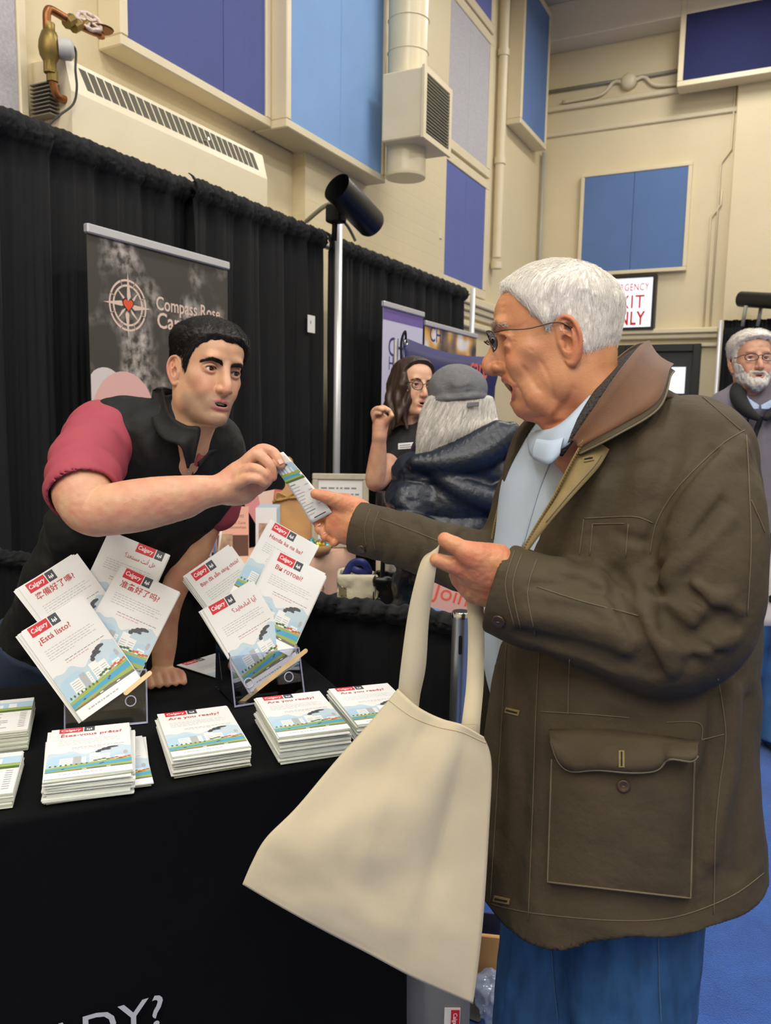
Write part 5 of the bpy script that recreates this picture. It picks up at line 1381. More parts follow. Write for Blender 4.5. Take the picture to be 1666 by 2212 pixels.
def eyeballs(M4, parent, gaze, iris='#3a241a', sides=(-1, 1), r=0.0124, dy=0.0):
    A = np.array(M4)
    for s in sides:
        g_ = nrm(gaze); c = np.array([s*0.0316, 0.0708+dy, 0.0160]); u = nrm(np.cross(g_, (0, 0, 1))); v = np.cross(u, g_)
        nl, ns = 26, 28; V = []; C = []
        for i in range(nl):
            th = math.pi*i/(nl-1)
            for k in range(ns):
                ph = 2*math.pi*k/ns; rr = r*(1+(0.05*max(0, 1-(th/0.5)**2) if th < 0.5 else 0))
                V.append(c+rr*(math.cos(th)*g_+math.sin(th)*(math.cos(ph)*u+math.sin(ph)*v)))
                if th < 0.20: C.append((0.004, 0.003, 0.003, 1))
                elif th < 0.50: C.append(lin(iris))
                elif th < 0.56: C.append((0.03, 0.02, 0.02, 1))
                else: C.append(lin('#dcd3cc'))
        Fq = [(i*ns+k, i*ns+(k+1) % ns, (i+1)*ns+(k+1) % ns, (i+1)*ns+k) for i in range(nl-1) for k in range(ns)]
        V = np.array(V)@A[:3, :3].T+A[:3, 3]
        mesh_obj('eye', V, Fq, m_eye, parent, True, cols=C)

def teeth(M4, parent, mo, mw=1.0, back=0.0):
    A = np.array(M4); mb = MB(); zl = -0.0595+0.0045*mo*0.75
    for k in range(8):
        t = (k-3.5)/3.5; x = t*0.017*mw; y = 0.0905-back-0.010*t*t; w = 0.0023 if abs(k-3.5) < 1 else 0.0020
        mb.box((x-w, y-0.004, zl-0.0040), (x+w, y, zl+0.004), bev=0.0008)
    mb.xform(M4); return mb.build('teeth', mat('tooth_enamel', '#cfc5b6', 0.25), parent, smooth=False)
def hairline(tab):
    T = np.array(tab, float)
    def zb(Q): return np.interp(np.arctan2(np.abs(Q[:, 0]), Q[:, 1]), T[:, 0], T[:, 1])
    return zb
def hair_cap(M4, parent, kind, tab, thick, m, comb, res=0.0022, n=3000, L=0.03, r=0.0004, jaw=1.0, top=1.0, seed=3, nz=(0.0025, 70), cols=None, lift=0.003, name='hair', jit=0.25, extra=(), edge=0.006, clump=None):
    """short hair: a shell over the cranium bounded by a hairline, plus single strands"""
    zb = hairline(tab); f0, c0, r0 = cranium(jaw, 0, top)
    F = Sdf(); cc_ = np.array([0, -0.01, 0.03], np.float32)
    F.u((lambda Q: f0(cc_+(Q-cc_)/(1+thick(Q)*sstep(Q[:, 2]-zb(Q), -0.006, 0.016)/0.09)[:, None]), c0, r0+0.03), 0)
    for (pr, k) in extra: F.u(pr, k)
    if clump is not None: F.disp(clump)
    F.disp(lambda Q: nz[0]*vnoise(Q*np.array([1.0, 0.45, 0.45], np.float32), nz[1], seed)+nz[0]*0.5*vnoise(Q, nz[1]*2.3, seed+1))
    F.isec(lambda Q: zb(Q)-Q[:, 2]+edge*vnoise(Q, 130, seed+2), 0.004)
    V, Q4 = polygonise(F, res, None, None, 1, 1.2)
    A = np.array(M4); Vw = V@A[:3, :3].T+A[:3, 3]
    o = mesh_obj(name, Vw, Q4, m, parent, True, cols=None if cols is None else cols(np.random.RandomState(5), len(V)))
    rg = np.random.RandomState(seed)
    # roots: outward-facing vertices
    vn = np.zeros_like(V); fn = np.cross(V[Q4[:, 2]]-V[Q4[:, 0]], V[Q4[:, 3]]-V[Q4[:, 1]])
    for k in range(4): np.add.at(vn, Q4[:, k], fn)
    vn /= np.maximum(np.linalg.norm(vn, axis=1, keepdims=True), 1e-12)
    out = ((V-np.array([0, -0.01, 0.03]))*vn).sum(1) > 0.02
    ids = rg.choice(np.nonzero(out)[0], n, replace=n > out.sum())
    bv = BVHTree.FromPolygons([Vector(v) for v in Vw.tolist()], Q4.tolist())
    R3 = A[:3, :3]
    Ri = np.linalg.inv(R3)
    def cw(p): return comb((p-A[:3, 3])@Ri.T)@R3.T
    st = strands('hair_strands', Vw[ids], vn[ids]@np.linalg.inv(R3)/np.linalg.norm(vn[ids]@np.linalg.inv(R3), axis=1, keepdims=True), cw, L, r, bv, m, parent, 5, lift, seed, jit, cols)
    st['kind'] = 'stuff'
    return o
def brow(M4, parent, pts, r, m, s, n=160, L=0.008, seed=2):
    """an eyebrow: short hairs rooted along a curve on the brow"""
    A = np.array(M4); rg = np.random.RandomState(seed); C = catmull(np.array(pts, float), 8); mb = MB()
    V = []; F = []
    for k in range(n):
        t = rg.rand()*(len(C)-1); i = min(int(t), len(C)-2); p0 = C[i]+(C[i+1]-C[i])*(t-i); tg = nrm(C[i+1]-C[i])
        wdt = r*(1-0.55*(t/(len(C)-1))**1.5); p0 = p0+np.array([0, 0, 1])*rg.uniform(-1, 1)*wdt+np.array([0, 0.0008, 0])*rg.randn()
        d = nrm(tg*1.0+np.array([0, 0.15, 0.45*(1-t/len(C))])+rg.randn(3)*0.15); e1 = p0+d*L*0.55+np.array([0, 0.0006, 0]); e2 = p0+d*L+tg*0.001
        b = len(V); w = 0.00042; q = nrm(np.cross(d, (0, 1, 0)))
        for (pp, ww) in ((p0-np.array([0, 0.001, 0]), w), (e1, w*0.8), (e2, w*0.2)):
            V += [pp+q*ww, pp-q*ww, pp+np.array([0, ww*1.5, 0])]
        for j in (0, 3):
            for a in range(3): c_ = (a+1) % 3; F.append((b+j+a, b+j+c_, b+j+3+c_, b+j+3+a))
    V = np.array(V); V[:, 0] *= s
    V = V@A[:3, :3].T+A[:3, 3]
    o = mesh_obj('eyebrow', V, F, m, parent, True); return o

def lashes(M4, parent, m):
    A = np.array(M4)
    for s in (-1, 1):
        pts = catmull(np.array([(s*0.0178, 0.0832, 0.0160), (s*0.0245, 0.0868, 0.0206), (s*0.0325, 0.0868, 0.0215), (s*0.0400, 0.0825, 0.0198), (s*0.0462, 0.0755, 0.0160)]), 5)
        pts = pts@A[:3, :3].T+A[:3, 3]
        MB().tube(pts, np.array([0.0004]+[0.0009]*(len(pts)-2)+[0.0005]), 6).build('eyelashes', m, parent, smooth=True)
# ------------------------------------------------------------------ the old man in the waxed jacket
m_dkhair = mat('dark_brown_hair', '#15110f', 0.5, spec=0.35)
m_whair = mat('white_hair', '#d8d2c8', 0.5, vcol=True)
def whites(lo, hi, tint=(1, 0.95, 0.87)):
    def f(rg, n):
        v = rg.uniform(lo, hi, (n, 1)); return np.concatenate([v*tint[0], v*tint[1], v*tint[2], np.ones((n, 1))], 1)
    return f
def skin_cols(kind, knuck=None):
    S = SK[kind]; cs, cr = np.array(lin(S['skin'])[:3]), np.array(lin(S['red'])[:3])
    def f(V):
        w = np.clip(0.25+0.5*vnoise(V, 45, 3), 0, 0.6)
        if knuck is not None:
            for k in knuck: w = np.maximum(w, 0.8*np.exp(-(np.linalg.norm(V-np.asarray(k), axis=1)/0.011)**2))
        c = cs[None]*(1-w[:, None])+cr[None]*w[:, None]
        return np.concatenate([c, np.ones((len(V), 1))], 1)
    return f
# body frame: faces photo-left, turned a little to the camera
_h = nrm(FW*[1, 1, 0]); _rr = np.array([_h[1], -_h[0], 0.0])
_a = math.radians(18)
OF = -_rr*math.cos(_a)-_h*math.sin(_a)          # facing
OS = np.array([-OF[1], OF[0], 0.0])             # his left (towards us)
OZ = np.array([0, 0, 1.0])
OD = 1.30                                       # depth of the body axis
rows = [ # pixel row, left, right, half breadth, front shift
 (842, 1245, 1425, 0.085), (890, 1180, 1490, 0.150), (940, 1140, 1545, 0.195), (1010, 1120, 1568, 0.220), (1100, 1108, 1578, 0.232), (1220, 1098, 1580, 0.232),
 (1340, 1078, 1576, 0.230), (1460, 1068, 1570, 0.232), (1600, 1058, 1574, 0.236), (1760, 1046, 1584, 0.244), (1900, 1036, 1592, 0.252), (2090, 1026, 1598, 0.258)]
def old_rows(grow=0.0, fx=0.0):
    out = []; prev = None
    for (y, xl, xr, b) in rows:
        A_, B_ = P(xl, y, OD), P(xr, y, OD); c = (A_+B_)/2; a = np.linalg.norm(B_-A_)/2
        out.append((c, a/ math.cos(_a*0.6)+grow, b+grow))
    return out
base0 = P(1360, 1200, OD)
OM = frame(np.array([base0[0], base0[1], 0.0]), -OS, OF, OZ)      # local x = his right, y = forward, z = up
OMi = np.linalg.inv(np.array(OM))
def o_loc(p): return OMi[:3, :3]@np.asarray(p)+OMi[:3, 3]
def old_loft(grow=0.0, lo=-9, hi=9, fshift=0.0, bshift=0.0):
    T = []
    for (c, a, b) in old_rows(grow):
        l = o_loc(c)
        if lo <= l[2] <= hi: T.append((l[2], l[1]+a+fshift, l[1]-a+bshift, b, l[1], l[0]))
    return loft(sorted(T), p=2.3)
e_old = empty('person', (base0[0], base0[1], 0.0))
tag(e_old, 'white-haired old man in a brown waxed jacket taking the card', 'person')
OLDR = 0.0045
m_jack = mat('waxed_olive_cotton', '#403829', 0.72, var=0.17, vscale=9, bump=0.16, bscale=90, spec=0.22, detail=8)
m_jlight = mat('worn_olive_cotton', '#7d6c45', 0.75, var=0.12, vscale=30, bump=0.2, bscale=600)
m_thread = mat('pale_seam_thread', '#5c523e', 0.7)
# --- near (left) arm and far (right) arm axes
nearA = [P(1460, 985, 1.20), P(1518, 1080, 1.115), P(1526, 1220, 1.08), P(1510, 1340, 1.075), P(1430, 1388, 1.075), P(1330, 1362, 1.085), P(1220, 1322, 1.105), P(1090, 1275, 1.135)]
nearR = [0.085, 0.080, 0.078, 0.076, 0.074, 0.068, 0.064, 0.060]
farA = [P(1215, 985, 1.46), P(1160, 1060, 1.50), P(1120, 1165, 1.50), P(1060, 1216, 1.49), P(960, 1195, 1.51), P(860, 1162, 1.535), P(772, 1138, 1.555)]
farR = [0.080, 0.072, 0.068, 0.064, 0.058, 0.052, 0.046]
J = Sdf()
J.u(in_frame(old_loft(), OM), 0)
J.u(chain(nearA, nearR, 5), 0.018)
J.u(chain(farA, farR, 5), 0.02)
J.u(chain([nearA[-1]+(nearA[-2]-nearA[-1])*0.62, nearA[-1]], [0.0672, 0.0660], 1), 0.003)
J.u(chain([farA[-1]+(farA[-2]-farA[-1])*0.60, farA[-1]], [0.0535, 0.0510], 1), 0.003)
J.u(ell(P(1500, 950, 1.17), (0.075, 0.075, 0.05)), 0.05)            # shoulder cap
# hem: follow the tilted lower edge
hemp = [P(1050, 1968, OD), P(1330, 2015, OD), P(1655, 1905, OD)]
hz = o_loc(P(1300, 2004, 1.07))[2]
# folds: broad ridges and valleys laid on the surface by photo position
_pre = Sdf(); _pre.ops = list(J.ops)
Vp, Qp = polygonise(_pre, 0.012, None, None, 1, 1.0)
bv0 = BVHTree.FromPolygons([Vector(v) for v in Vp.tolist()], Qp.tolist())
def fold(pts, amp, sig, n=5):
    q = trace(bv0, pts, 0.0, n)
    if len(q) < 3: return
    f, c, r = chain(q, 0.0, 1)
    J.disp(lambda Q: -1.2*amp*np.exp(-(f(Q)/(sig*0.85))**2), c, r+3*sig)
for (pts, amp, sig) in [
  ([(1545, 975), (1470, 1055), (1420, 1130), (1405, 1200)], -0.008, 0.010),     # armhole valley
  ([(1560, 985), (1500, 1060), (1455, 1150)], 0.007, 0.016),
  ([(1600, 960), (1560, 1060), (1470, 1190), (1420, 1300)], 0.010, 0.020), ([(1590, 1010), (1530, 1130), (1480, 1240)], -0.007, 0.018),
  ([(1420, 1240), (1440, 1330), (1500, 1420)], -0.012, 0.014), ([(1380, 1250), (1400, 1350), (1450, 1440)], 0.010, 0.014),
  ([(1330, 1240), (1350, 1330), (1390, 1420)], -0.008, 0.014), ([(1280, 1230), (1310, 1310), (1350, 1400)], 0.006, 0.016),
  ([(1560, 1330), (1500, 1370), (1440, 1360)], -0.010, 0.012), ([(1580, 1380), (1510, 1410), (1450, 1400)], 0.010, 0.012), ([(1570, 1290), (1500, 1320), (1430, 1300)], 0.008, 0.014),
  ([(1130, 1370), (1250, 1400), (1400, 1450)], -0.008, 0.012), ([(1140, 1330), (1260, 1350), (1380, 1390)], 0.005, 0.014),
  ([(1210, 1240), (1260, 1260), (1320, 1290)], -0.006, 0.012),
  ([(1580, 1500), (1570, 1650), (1530, 1850)], 0.010, 0.022), ([(1555, 1500), (1530, 1700), (1500, 1850)], -0.009, 0.020), ([(1620, 1520), (1610, 1700), (1600, 1880)], -0.007, 0.020),
  ([(1500, 1560), (1480, 1700), (1440, 1900)], 0.006, 0.022), ([(1180, 1480), (1165, 1700), (1150, 1940)], 0.004, 0.02), ([(1130, 1480), (1125, 1700), (1110, 1940)], -0.004, 0.02),
  ([(1350, 960), (1330, 1050), (1290, 1150)], -0.006, 0.020), ([(1400, 950), (1400, 1060), (1370, 1180)], 0.005, 0.024), ([(1300, 1060), (1260, 1160), (1220, 1230)], 0.005, 0.02),
  ([(1470, 900), (1450, 1000), (1420, 1080)], -0.004, 0.02),
  ([(900, 1130), (920, 1170), (900, 1220)], -0.005, 0.010), ([(960, 1140), (985, 1190), (980, 1260)], 0.006, 0.012), ([(1010, 1130), (1000, 1180), (1020, 1260)], -0.007, 0.012), ([(1040, 1120), (1050, 1180), (1080, 1230)], 0.006, 0.012),
  ([(830, 1110), (850, 1160), (835, 1215)], 0.004, 0.010),
  ([(1150, 1262), (1220, 1264), (1290, 1276)], -0.006, 0.006), ([(1218, 1240), (1323, 1250), (1378, 1320)], 0.005, 0.009), ([(1358, 1262), (1393, 1369), (1428, 1450)], -0.006, 0.008),
  ([(1485, 1272), (1545, 1325), (1590, 1352)], -0.008, 0.007), ([(1463, 1358), (1520, 1392), (1552, 1408)], -0.008, 0.007), ([(1500, 1262), (1560, 1300), (1600, 1318)], 0.006, 0.008),
  ([(1410, 1264), (1489, 1212), (1577, 1124)], 0.006, 0.010), ([(1425, 1230), (1490, 1165), (1560, 1085)], -0.005, 0.008), ([(1122, 1366), (1227, 1402), (1323, 1440)], -0.005, 0.006), ([(1440, 1300), (1480, 1330), (1500, 1350)], 0.006, 0.008),
  ([(1190, 1290), (1280, 1310), (1340, 1350)], 0.003, 0.007), ([(1260, 980), (1330, 1010), (1400, 1000)], -0.003, 0.010), ([(1330, 1150), (1400, 1170), (1440, 1130)], -0.004, 0.009)]:
    fold(pts, amp, sig)
J.disp(lambda Q: 0.0026*vnoise(Q, 11, 4)+0.0020*vnoise(Q, 27, 8)+0.0022*(np.abs(vnoise(Q, 17, 11))-0.3))
# open front: slice between the two front edges, cut wider at the neck
def opening(Q):
    R = OMi[:3, :3].astype(np.float32); l = Q@R.T+OMi[:3, 3].astype(np.float32)
    z = l[:, 2]; xs = np.interp(z, [0.5, 0.95, 1.10, 1.22, 1.32, 1.42, 1.5], [0.045, 0.035, 0.012, -0.035, -0.080, -0.105, -0.12])     # near edge (his left = -x)
    xf = np.interp(z, [0.5, 0.95, 1.10, 1.3, 1.5], [0.10, 0.11, 0.12, 0.11, 0.10])
    d = np.maximum(np.maximum(xs-l[:, 0], l[:, 0]-xf), 0.02-l[:, 1])
    return d.astype(np.float32)
J.sub((opening, None, None), 0.004)
# hollow inside so that the hem and collar read as cloth
inner = in_frame(old_loft(-0.020), OM); J.sub((inner[0], None, None), 0.002)
J.isec(lambda Q: (hz+0.0-Q[:, 2]+0.065*sstep((Q-base0.astype(np.float32))@(-OF).astype(np.float32), 0.02, 0.24)-0.075*sstep((Q-base0.astype(np.float32))@OF.astype(np.float32), 0.14, 0.27)-0.012*vnoise(Q*np.array([1, 1, 0.2], np.float32), 9, 2)).astype(np.float32), 0.004)
J.isec(lambda Q: ((Q-P(1080, 1272, 1.13).astype(np.float32))@nrm(nearA[-1]-nearA[-2]).astype(np.float32)-0.002).astype(np.float32)*np.where(((Q-P(1090, 1275, 1.135).astype(np.float32))**2).sum(1) < 0.12**2, 1, 0)-np.where(((Q-P(1090, 1275, 1.135).astype(np.float32))**2).sum(1) < 0.12**2, 0, 1.0), 0.003)
J.isec(lambda Q: ((Q-P(770, 1137, 1.555).astype(np.float32))@nrm(farA[-1]-farA[-2]).astype(np.float32)-0.002).astype(np.float32)*np.where(((Q-P(772, 1138, 1.555).astype(np.float32))**2).sum(1) < 0.10**2, 1, 0)-np.where(((Q-P(772, 1138, 1.555).astype(np.float32))**2).sum(1) < 0.10**2, 0, 1.0), 0.003)
jack = build_sdf('jacket', J, OLDR, m_jack, e_old, margin=1.3)
bvJ = obj_bvh(jack)

# --- shirt and inner fleece, seen in the open front
m_shirt = mat('pale_blue_shirt', '#a9b9cc', 0.7, var=0.03, vscale=12, bump=0.05, bscale=900)
S_ = Sdf()
T = []
for (y, xl, xr, b) in [(850, 1230, 1370, 0.07), (905, 1195, 1420, 0.10), (960, 1160, 1480, 0.13), (1050, 1118, 1540, 0.16), (1180, 1095, 1540, 0.155), (1320, 1066, 1540, 0.150), (1400, 1062, 1540, 0.15), (1480, 1072, 1530, 0.148), (1560, 1095, 1530, 0.14)]:
    A_, B_ = P(xl, y, OD), P(xr, y, OD); c = (A_+B_)/2; a = np.linalg.norm(B_-A_)/2; l = o_loc(c); T.append((l[2], l[1]+a, l[1]-a, b, l[1], l[0]+0.045))
S_.u(in_frame(loft(sorted(T), p=2.1), OM), 0)
S_.disp(lambda Q: 0.002*vnoise(Q*np.array([1, 1, 0.35], np.float32), 22, 4))
shirt = build_sdf('shirt', S_, 0.006, m_shirt, e_old)
bvS = obj_bvh(shirt)
# --- jeans and shoes
m_jean = mat('blue_denim', '#274a74', 0.85, spec=0.2, var=0.28, vscale=45, bump=0.15, bscale=700, detail=8, stretch=(1, 1, 0.25))
L_ = Sdf()
hipN, hipF = P(1370, 1880, 1.26), P(1225, 1880, 1.42)
kn = P(1362, 2240, 1.25); kf = P(1178, 2240, 1.42)
def grd(p, dx=0): return np.array([p[0], p[1], 0.07])
L_.u(chain([hipN+[0, 0, 0.10], hipN, kn, np.array([kn[0], kn[1], 0.30]), np.array([kn[0]+0.02, kn[1]-0.02, 0.09])], [0.105, 0.112, 0.092, 0.075, 0.070], 4), 0)
L_.u(chain([hipF+[0, 0, 0.10], hipF, kf, np.array([kf[0], kf[1], 0.30]), np.array([kf[0]+0.02, kf[1]-0.01, 0.09])], [0.105, 0.110, 0.092, 0.075, 0.070], 4), 0.03)
L_.disp(lambda Q: 0.004*vnoise(Q*np.array([1, 1, 0.5], np.float32), 16, 6)+0.002*vnoise(Q, 40, 7))
jeans = build_sdf('jeans', L_, 0.007, m_jean, e_old, margin=1.3)
bvL = obj_bvh(jeans)
MB().tube(trace(bvL, [(1422, 2020), (1424, 2110), (1428, 2205)], 0.001, 6), 0.0012, 6).build('seam', mat('denim_seam', '#355574', 0.8), e_old)
MB().tube(trace(bvL, [(1190, 2010), (1196, 2110), (1206, 2205)], 0.001, 6), 0.0012, 6).build('seam', mat('denim_seam', '#355574', 0.8), e_old)
m_shoe = mat('brown_leather_shoe', '#35261c', 0.4)
for kx in (kn, kf):
    sh = Sdf(); c = np.array([kx[0]+0.02, kx[1]-0.015, 0.0])
    sh.u(chain([c-OF*0.05+[0, 0, 0.05], c+OF*0.06+[0, 0, 0.045], c+OF*0.19+[0, 0, 0.035]], [0.045, 0.046, 0.036], 4), 0)
    sh.isec(lambda Q: -Q[:, 2]+0.002, 0.004); build_sdf('shoe', sh, 0.007, m_shoe, e_old)

# --- head
MO = head_at((-0.077, -0.008, 0), 1214, 738, 1.22, -98, -1, 0, (1, 0.95, 0.92))
OLDWARP = 0.26
make_head('old', MO, e_old, dict(mouth=1.9, mouth_w=1.32, old=1.0, nose=1.12, nose_len=0.003, res=0.0018, ear=1.15, ear_w=0.84, lip=0.85, chin=-0.004, warp=OLDWARP, top=1.06, name='body',
  extra=[(chain([(0, -0.045, -0.10), (0.0, -0.055, -0.17), (0, -0.07, -0.26)], [0.056, 0.052, 0.045], 3), 0.03, 'u')]))
eyeballs(MO, e_old, (0, 1, -0.1), sides=(-1, 1), dy=-0.0075); teeth(MO, e_old, 1.9, back=0.027)
to = [(0, 0.100), (0.4, 0.096), (0.7, 0.084), (0.95, 0.062), (1.15, 0.044), (1.28, 0.034), (1.40, 0.026), (1.48, 0.036), (1.75, 0.036), (1.95, 0.0), (2.3, -0.038), (3.15, -0.05)]
hair_cap(MO, e_old, 'old', to, lambda Q: 0.007+0.005*sstep(Q[:, 2], 0.04, 0.10)-0.004*sstep(Q[:, 1], 0.03, 0.08), m_whair,
  lambda p: np.stack([0.35*np.sign(p[:, 0]), 0.55*sstep(p[:, 2], 0.06, 0.11)*sstep(p[:, 1], -0.07, 0.0)-0.25*sstep(-p[:, 1], 0.0, 0.06), -1.1*sstep(0.13-p[:, 2], 0, 0.05)], 1), n=7500, L=0.034, r=0.00034, cols=whites(0.72, 1.0, (1, 0.96, 0.89)), lift=0.002, jit=0.16, top=1.06)
for s in (-1, 1): brow(MO, e_old, [(0.012, 0.0945, 0.0335), (0.025, 0.0955, 0.0375), (0.038, 0.0890, 0.039), (0.050, 0.0765, 0.034)], 0.004, mat('grey_brow_hair', '#b9aea0', 0.6), s, n=120, L=0.009)
# --- glasses
m_wire = mat('bronze_wire', '#5a4a40', 0.3, 0.8); m_lens = acrylic()
def hl(M4, v): return np.array(M4@Vector(v))
def glasses(M4, parent, m, rx=0.024, rz=0.017, y0=0.108, z0=0.014, wr=0.0011, warp=0.0, ear_z=0.028):
    wp = lambda v: (v[0], v[1]+warp*min(v[2]-0.035, 0), v[2])
    for s in (-1, 1):
        ring = [hl(M4, wp((s*0.033+rx*math.cos(t), y0-0.010*abs(math.cos(t))*(1 if s*math.cos(t) > 0 else 0.2)-0.10*(rz-rz*math.sin(t)), z0+rz*math.sin(t)*(1 if math.sin(t) > 0 else 1.05)))) for t in np.linspace(0, 2*math.pi, 32, endpoint=False)]
        MB().tube(ring, wr, 6, closed=True).build('lens_rim', m, parent, smooth=True)
        c = np.mean(ring, 0); MB().raw([c]+ring, [(0, i+1, (i+1) % 32+1) for i in range(32)]).build('lens', m_acr, parent, smooth=True)
        a = [(s*(0.033+rx), y0-0.010, z0+0.009), (s*0.066, y0-0.030, z0+0.0105), (s*0.0745, 0.045, ear_z-0.006), (s*0.078, 0.004, ear_z+0.002), (s*0.0785, -0.014, ear_z-0.004), (s*0.074, -0.030, ear_z-0.028)]
        pts = catmull(np.array([hl(M4, wp(v)) for v in a]), 6); MB().tube(pts, np.array([wr]*(len(pts)-8)+[wr*1.8]*8), 6).build('temple_arm', m, parent, smooth=True)
    pts = catmull(np.array([hl(M4, wp(v)) for v in ((-0.010, y0, z0+0.004), (0, y0+0.006, z0+0.007), (0.010, y0, z0+0.004))]), 5); MB().tube(pts, wr, 6).build('bridge', m, parent, smooth=True)
e_gl = empty('eyeglasses', hl(MO, (0, 0.11, 0.015)))
glasses(MO, e_gl, m_wire, 0.024, 0.016, 0.108, 0.012, 0.0011, OLDWARP)
tag(e_gl, 'thin bronze wire glasses worn by the white-haired man', 'eyeglasses')

# --- hands of the old man
def hand(name, palm, fingers, kind, parent, wrist=None, res=0.0020, nails=(), kk=0.007, extra=()):
    H = Sdf()
    for (p_, r_, k_) in palm: H.u(chain(p_, r_, 4), k_)
    kn_ = []
    for (p_, r_) in fingers:
        H.u(chain(p_, r_, 5), kk); kn_ += [p_[1]]
        kn_ += list(p_[2:-1])
    for (pr, k_, op) in extra: (H.u if op == 'u' else H.sub)(pr, k_)
    H.disp(lambda Q: 0.0005*vnoise(Q, 130, 2)+0.0004*vnoise(Q, 260, 3))
    o = build_sdf(name, H, res, m_skin, parent, cols=skin_cols(kind, kn_))
    m_nail = mat('fingernail', '#c9998a', 0.3)
    for (tip, prev, out, w) in nails:
        t = nrm(tip-prev); n_ = nrm(out-t*(out@t)); s_ = np.cross(t, n_)
        c = tip+n_*w*1.02-t*0.001; G = np.array([[c+t*(u*0.0055)+s_*(v*w*0.78)-n_*(0.28*w*v*v+0.0006*u*u) for v in np.linspace(-1, 1, 7)] for u in np.linspace(-1, 0.9, 6)])
        MB().sheet(G, 0.0006).build('fingernail', m_nail, o, smooth=True)
    return o
d0 = 1.12
# left hand (near): thumb above, bent index below, holding the strap
hn = lambda x, y, d=d0: P(x, y, d)
WR = P(1105, 1262, 1.135)
hand('hand', [([WR+(nearA[-2]-nearA[-1])*0.3, WR, hn(1062, 1235), hn(1030, 1225)], [0.034, 0.034, 0.033, 0.026], 0.0),
              ([hn(1080, 1262, 1.14), hn(1035, 1262, 1.15), hn(1000, 1232, 1.15)], [0.032, 0.030, 0.020], 0.02),
              ([hn(1070, 1215, 1.11), hn(1035, 1202, 1.10), hn(1010, 1196, 1.10)], [0.026, 0.020, 0.015], 0.014)],
     [([hn(1055, 1222, 1.11), hn(1020, 1199, 1.10), hn(990, 1182, 1.10), hn(962, 1166, 1.105)], [0.021, 0.0150, 0.0128, 0.0105]),      # thumb
      ([hn(1040, 1245, 1.13), hn(1005, 1232, 1.12), hn(975, 1220, 1.115), hn(944, 1209, 1.115)], [0.018, 0.0140, 0.0120, 0.0100]),      # index
      ([hn(1045, 1262, 1.155), hn(1002, 1255, 1.15), hn(990, 1238, 1.165), hn(1010, 1222, 1.18)], [0.016, 0.0130, 0.0115, 0.0100]),
      ([hn(1050, 1280, 1.165), hn(1012, 1272, 1.165), hn(1002, 1252, 1.18), hn(1022, 1236, 1.19)], [0.015, 0.0125, 0.0110, 0.0095]),
      ([hn(1058, 1292, 1.175), hn(1028, 1287, 1.18), hn(1018, 1268, 1.19), hn(1036, 1254, 1.20)], [0.014, 0.0110, 0.0098, 0.0085])],
     'old', e_old, res=0.0020, nails=[(hn(946, 1207, 1.115), hn(975, 1218, 1.115), -FW-RT*0.9-UP*0.1, 0.0085)])
# right hand (far): thumb on top of the card, fingers curled below
hf = lambda x, y, d=1.57: P(x, y, d)
WF = P(790, 1142, 1.55)
hand('hand', [([WF+(farA[-2]-farA[-1])*0.4, WF, hf(762, 1125), hf(738, 1118)], [0.032, 0.034, 0.036, 0.028], 0.0),
              ([hf(775, 1105), hf(745, 1090), hf(722, 1083)], [0.026, 0.022, 0.016], 0.016),
              ([hf(770, 1145), hf(740, 1148), hf(722, 1140)], [0.030, 0.024, 0.018], 0.016)],
     [([hf(760, 1098, 1.555), hf(728, 1082, 1.545), hf(703, 1073, 1.54), hf(681, 1067, 1.54)], [0.020, 0.0150, 0.0125, 0.0095]),
      ([hf(748, 1112, 1.58), hf(716, 1106, 1.60), hf(692, 1112, 1.60), hf(683, 1126, 1.585)], [0.017, 0.0125, 0.0108, 0.0090]),
      ([hf(745, 1130, 1.585), hf(714, 1124, 1.60), hf(694, 1130, 1.595), hf(690, 1144, 1.58)], [0.016, 0.0125, 0.0108, 0.0092]),
      ([hf(745, 1146, 1.58), hf(718, 1142, 1.59), hf(703, 1148, 1.585), hf(703, 1160, 1.57)], [0.015, 0.0120, 0.0105, 0.0090]),
      ([hf(750, 1158, 1.57), hf(730, 1158, 1.58), hf(719, 1164, 1.575), hf(722, 1172, 1.56)], [0.014, 0.0108, 0.0095, 0.0082])],
     'old', e_old, res=0.0020, nails=[(hf(693, 1140, 1.578), hf(694, 1130, 1.595), -FW-RT*0.5, 0.008), (hf(705, 1157, 1.57), hf(703, 1148, 1.585), -FW-RT*0.5, 0.008)])
# ------------------------------------------------------------------ collar, seams, pockets and fastenings of the jacket
m_suede = mat('brown_suede', '#5b3a22', 0.75, var=0.22, vscale=14, bump=0.15, bscale=500, sheen=0.2, detail=6)
m_fleece = mat('charcoal_fleece', '#3a3533', 0.95, var=0.25, vscale=160, bump=0.9, bscale=260)
m_dkfl = mat('black_lining', '#161514', 0.85)
def ribbon(name, A_, B_, th, m, parent, n=6, mid=None, rows_=6, bulge=0.0):
    """thick strip between two 3-D curves; bulge pushes its middle outwards"""
    a = catmull(np.array(A_), n); b = catmull(np.array(B_), n)
    G = np.stack([a+(b-a)*t for t in np.linspace(0, 1, rows_)], 1)
    if bulge:
        du = np.gradient(G, axis=0); dv = np.gradient(G, axis=1); N = np.cross(du, dv); N /= np.maximum(np.linalg.norm(N, axis=2, keepdims=True), 1e-9)
        G = G+N*(bulge*np.sin(np.pi*np.linspace(0, 1, rows_)))[None, :, None]
    return MB().sheet(G, th).build(name, m, parent, smooth=True)
Pd = lambda L: [P(*q) for q in L]
inn = Pd([(1236, 950, 1.135), (1285, 878, 1.118), (1337, 803, 1.13), (1382, 748, 1.195), (1398, 738, 1.29), (1350, 760, 1.40), (1215, 880, 1.43), (1128, 930, 1.41)])
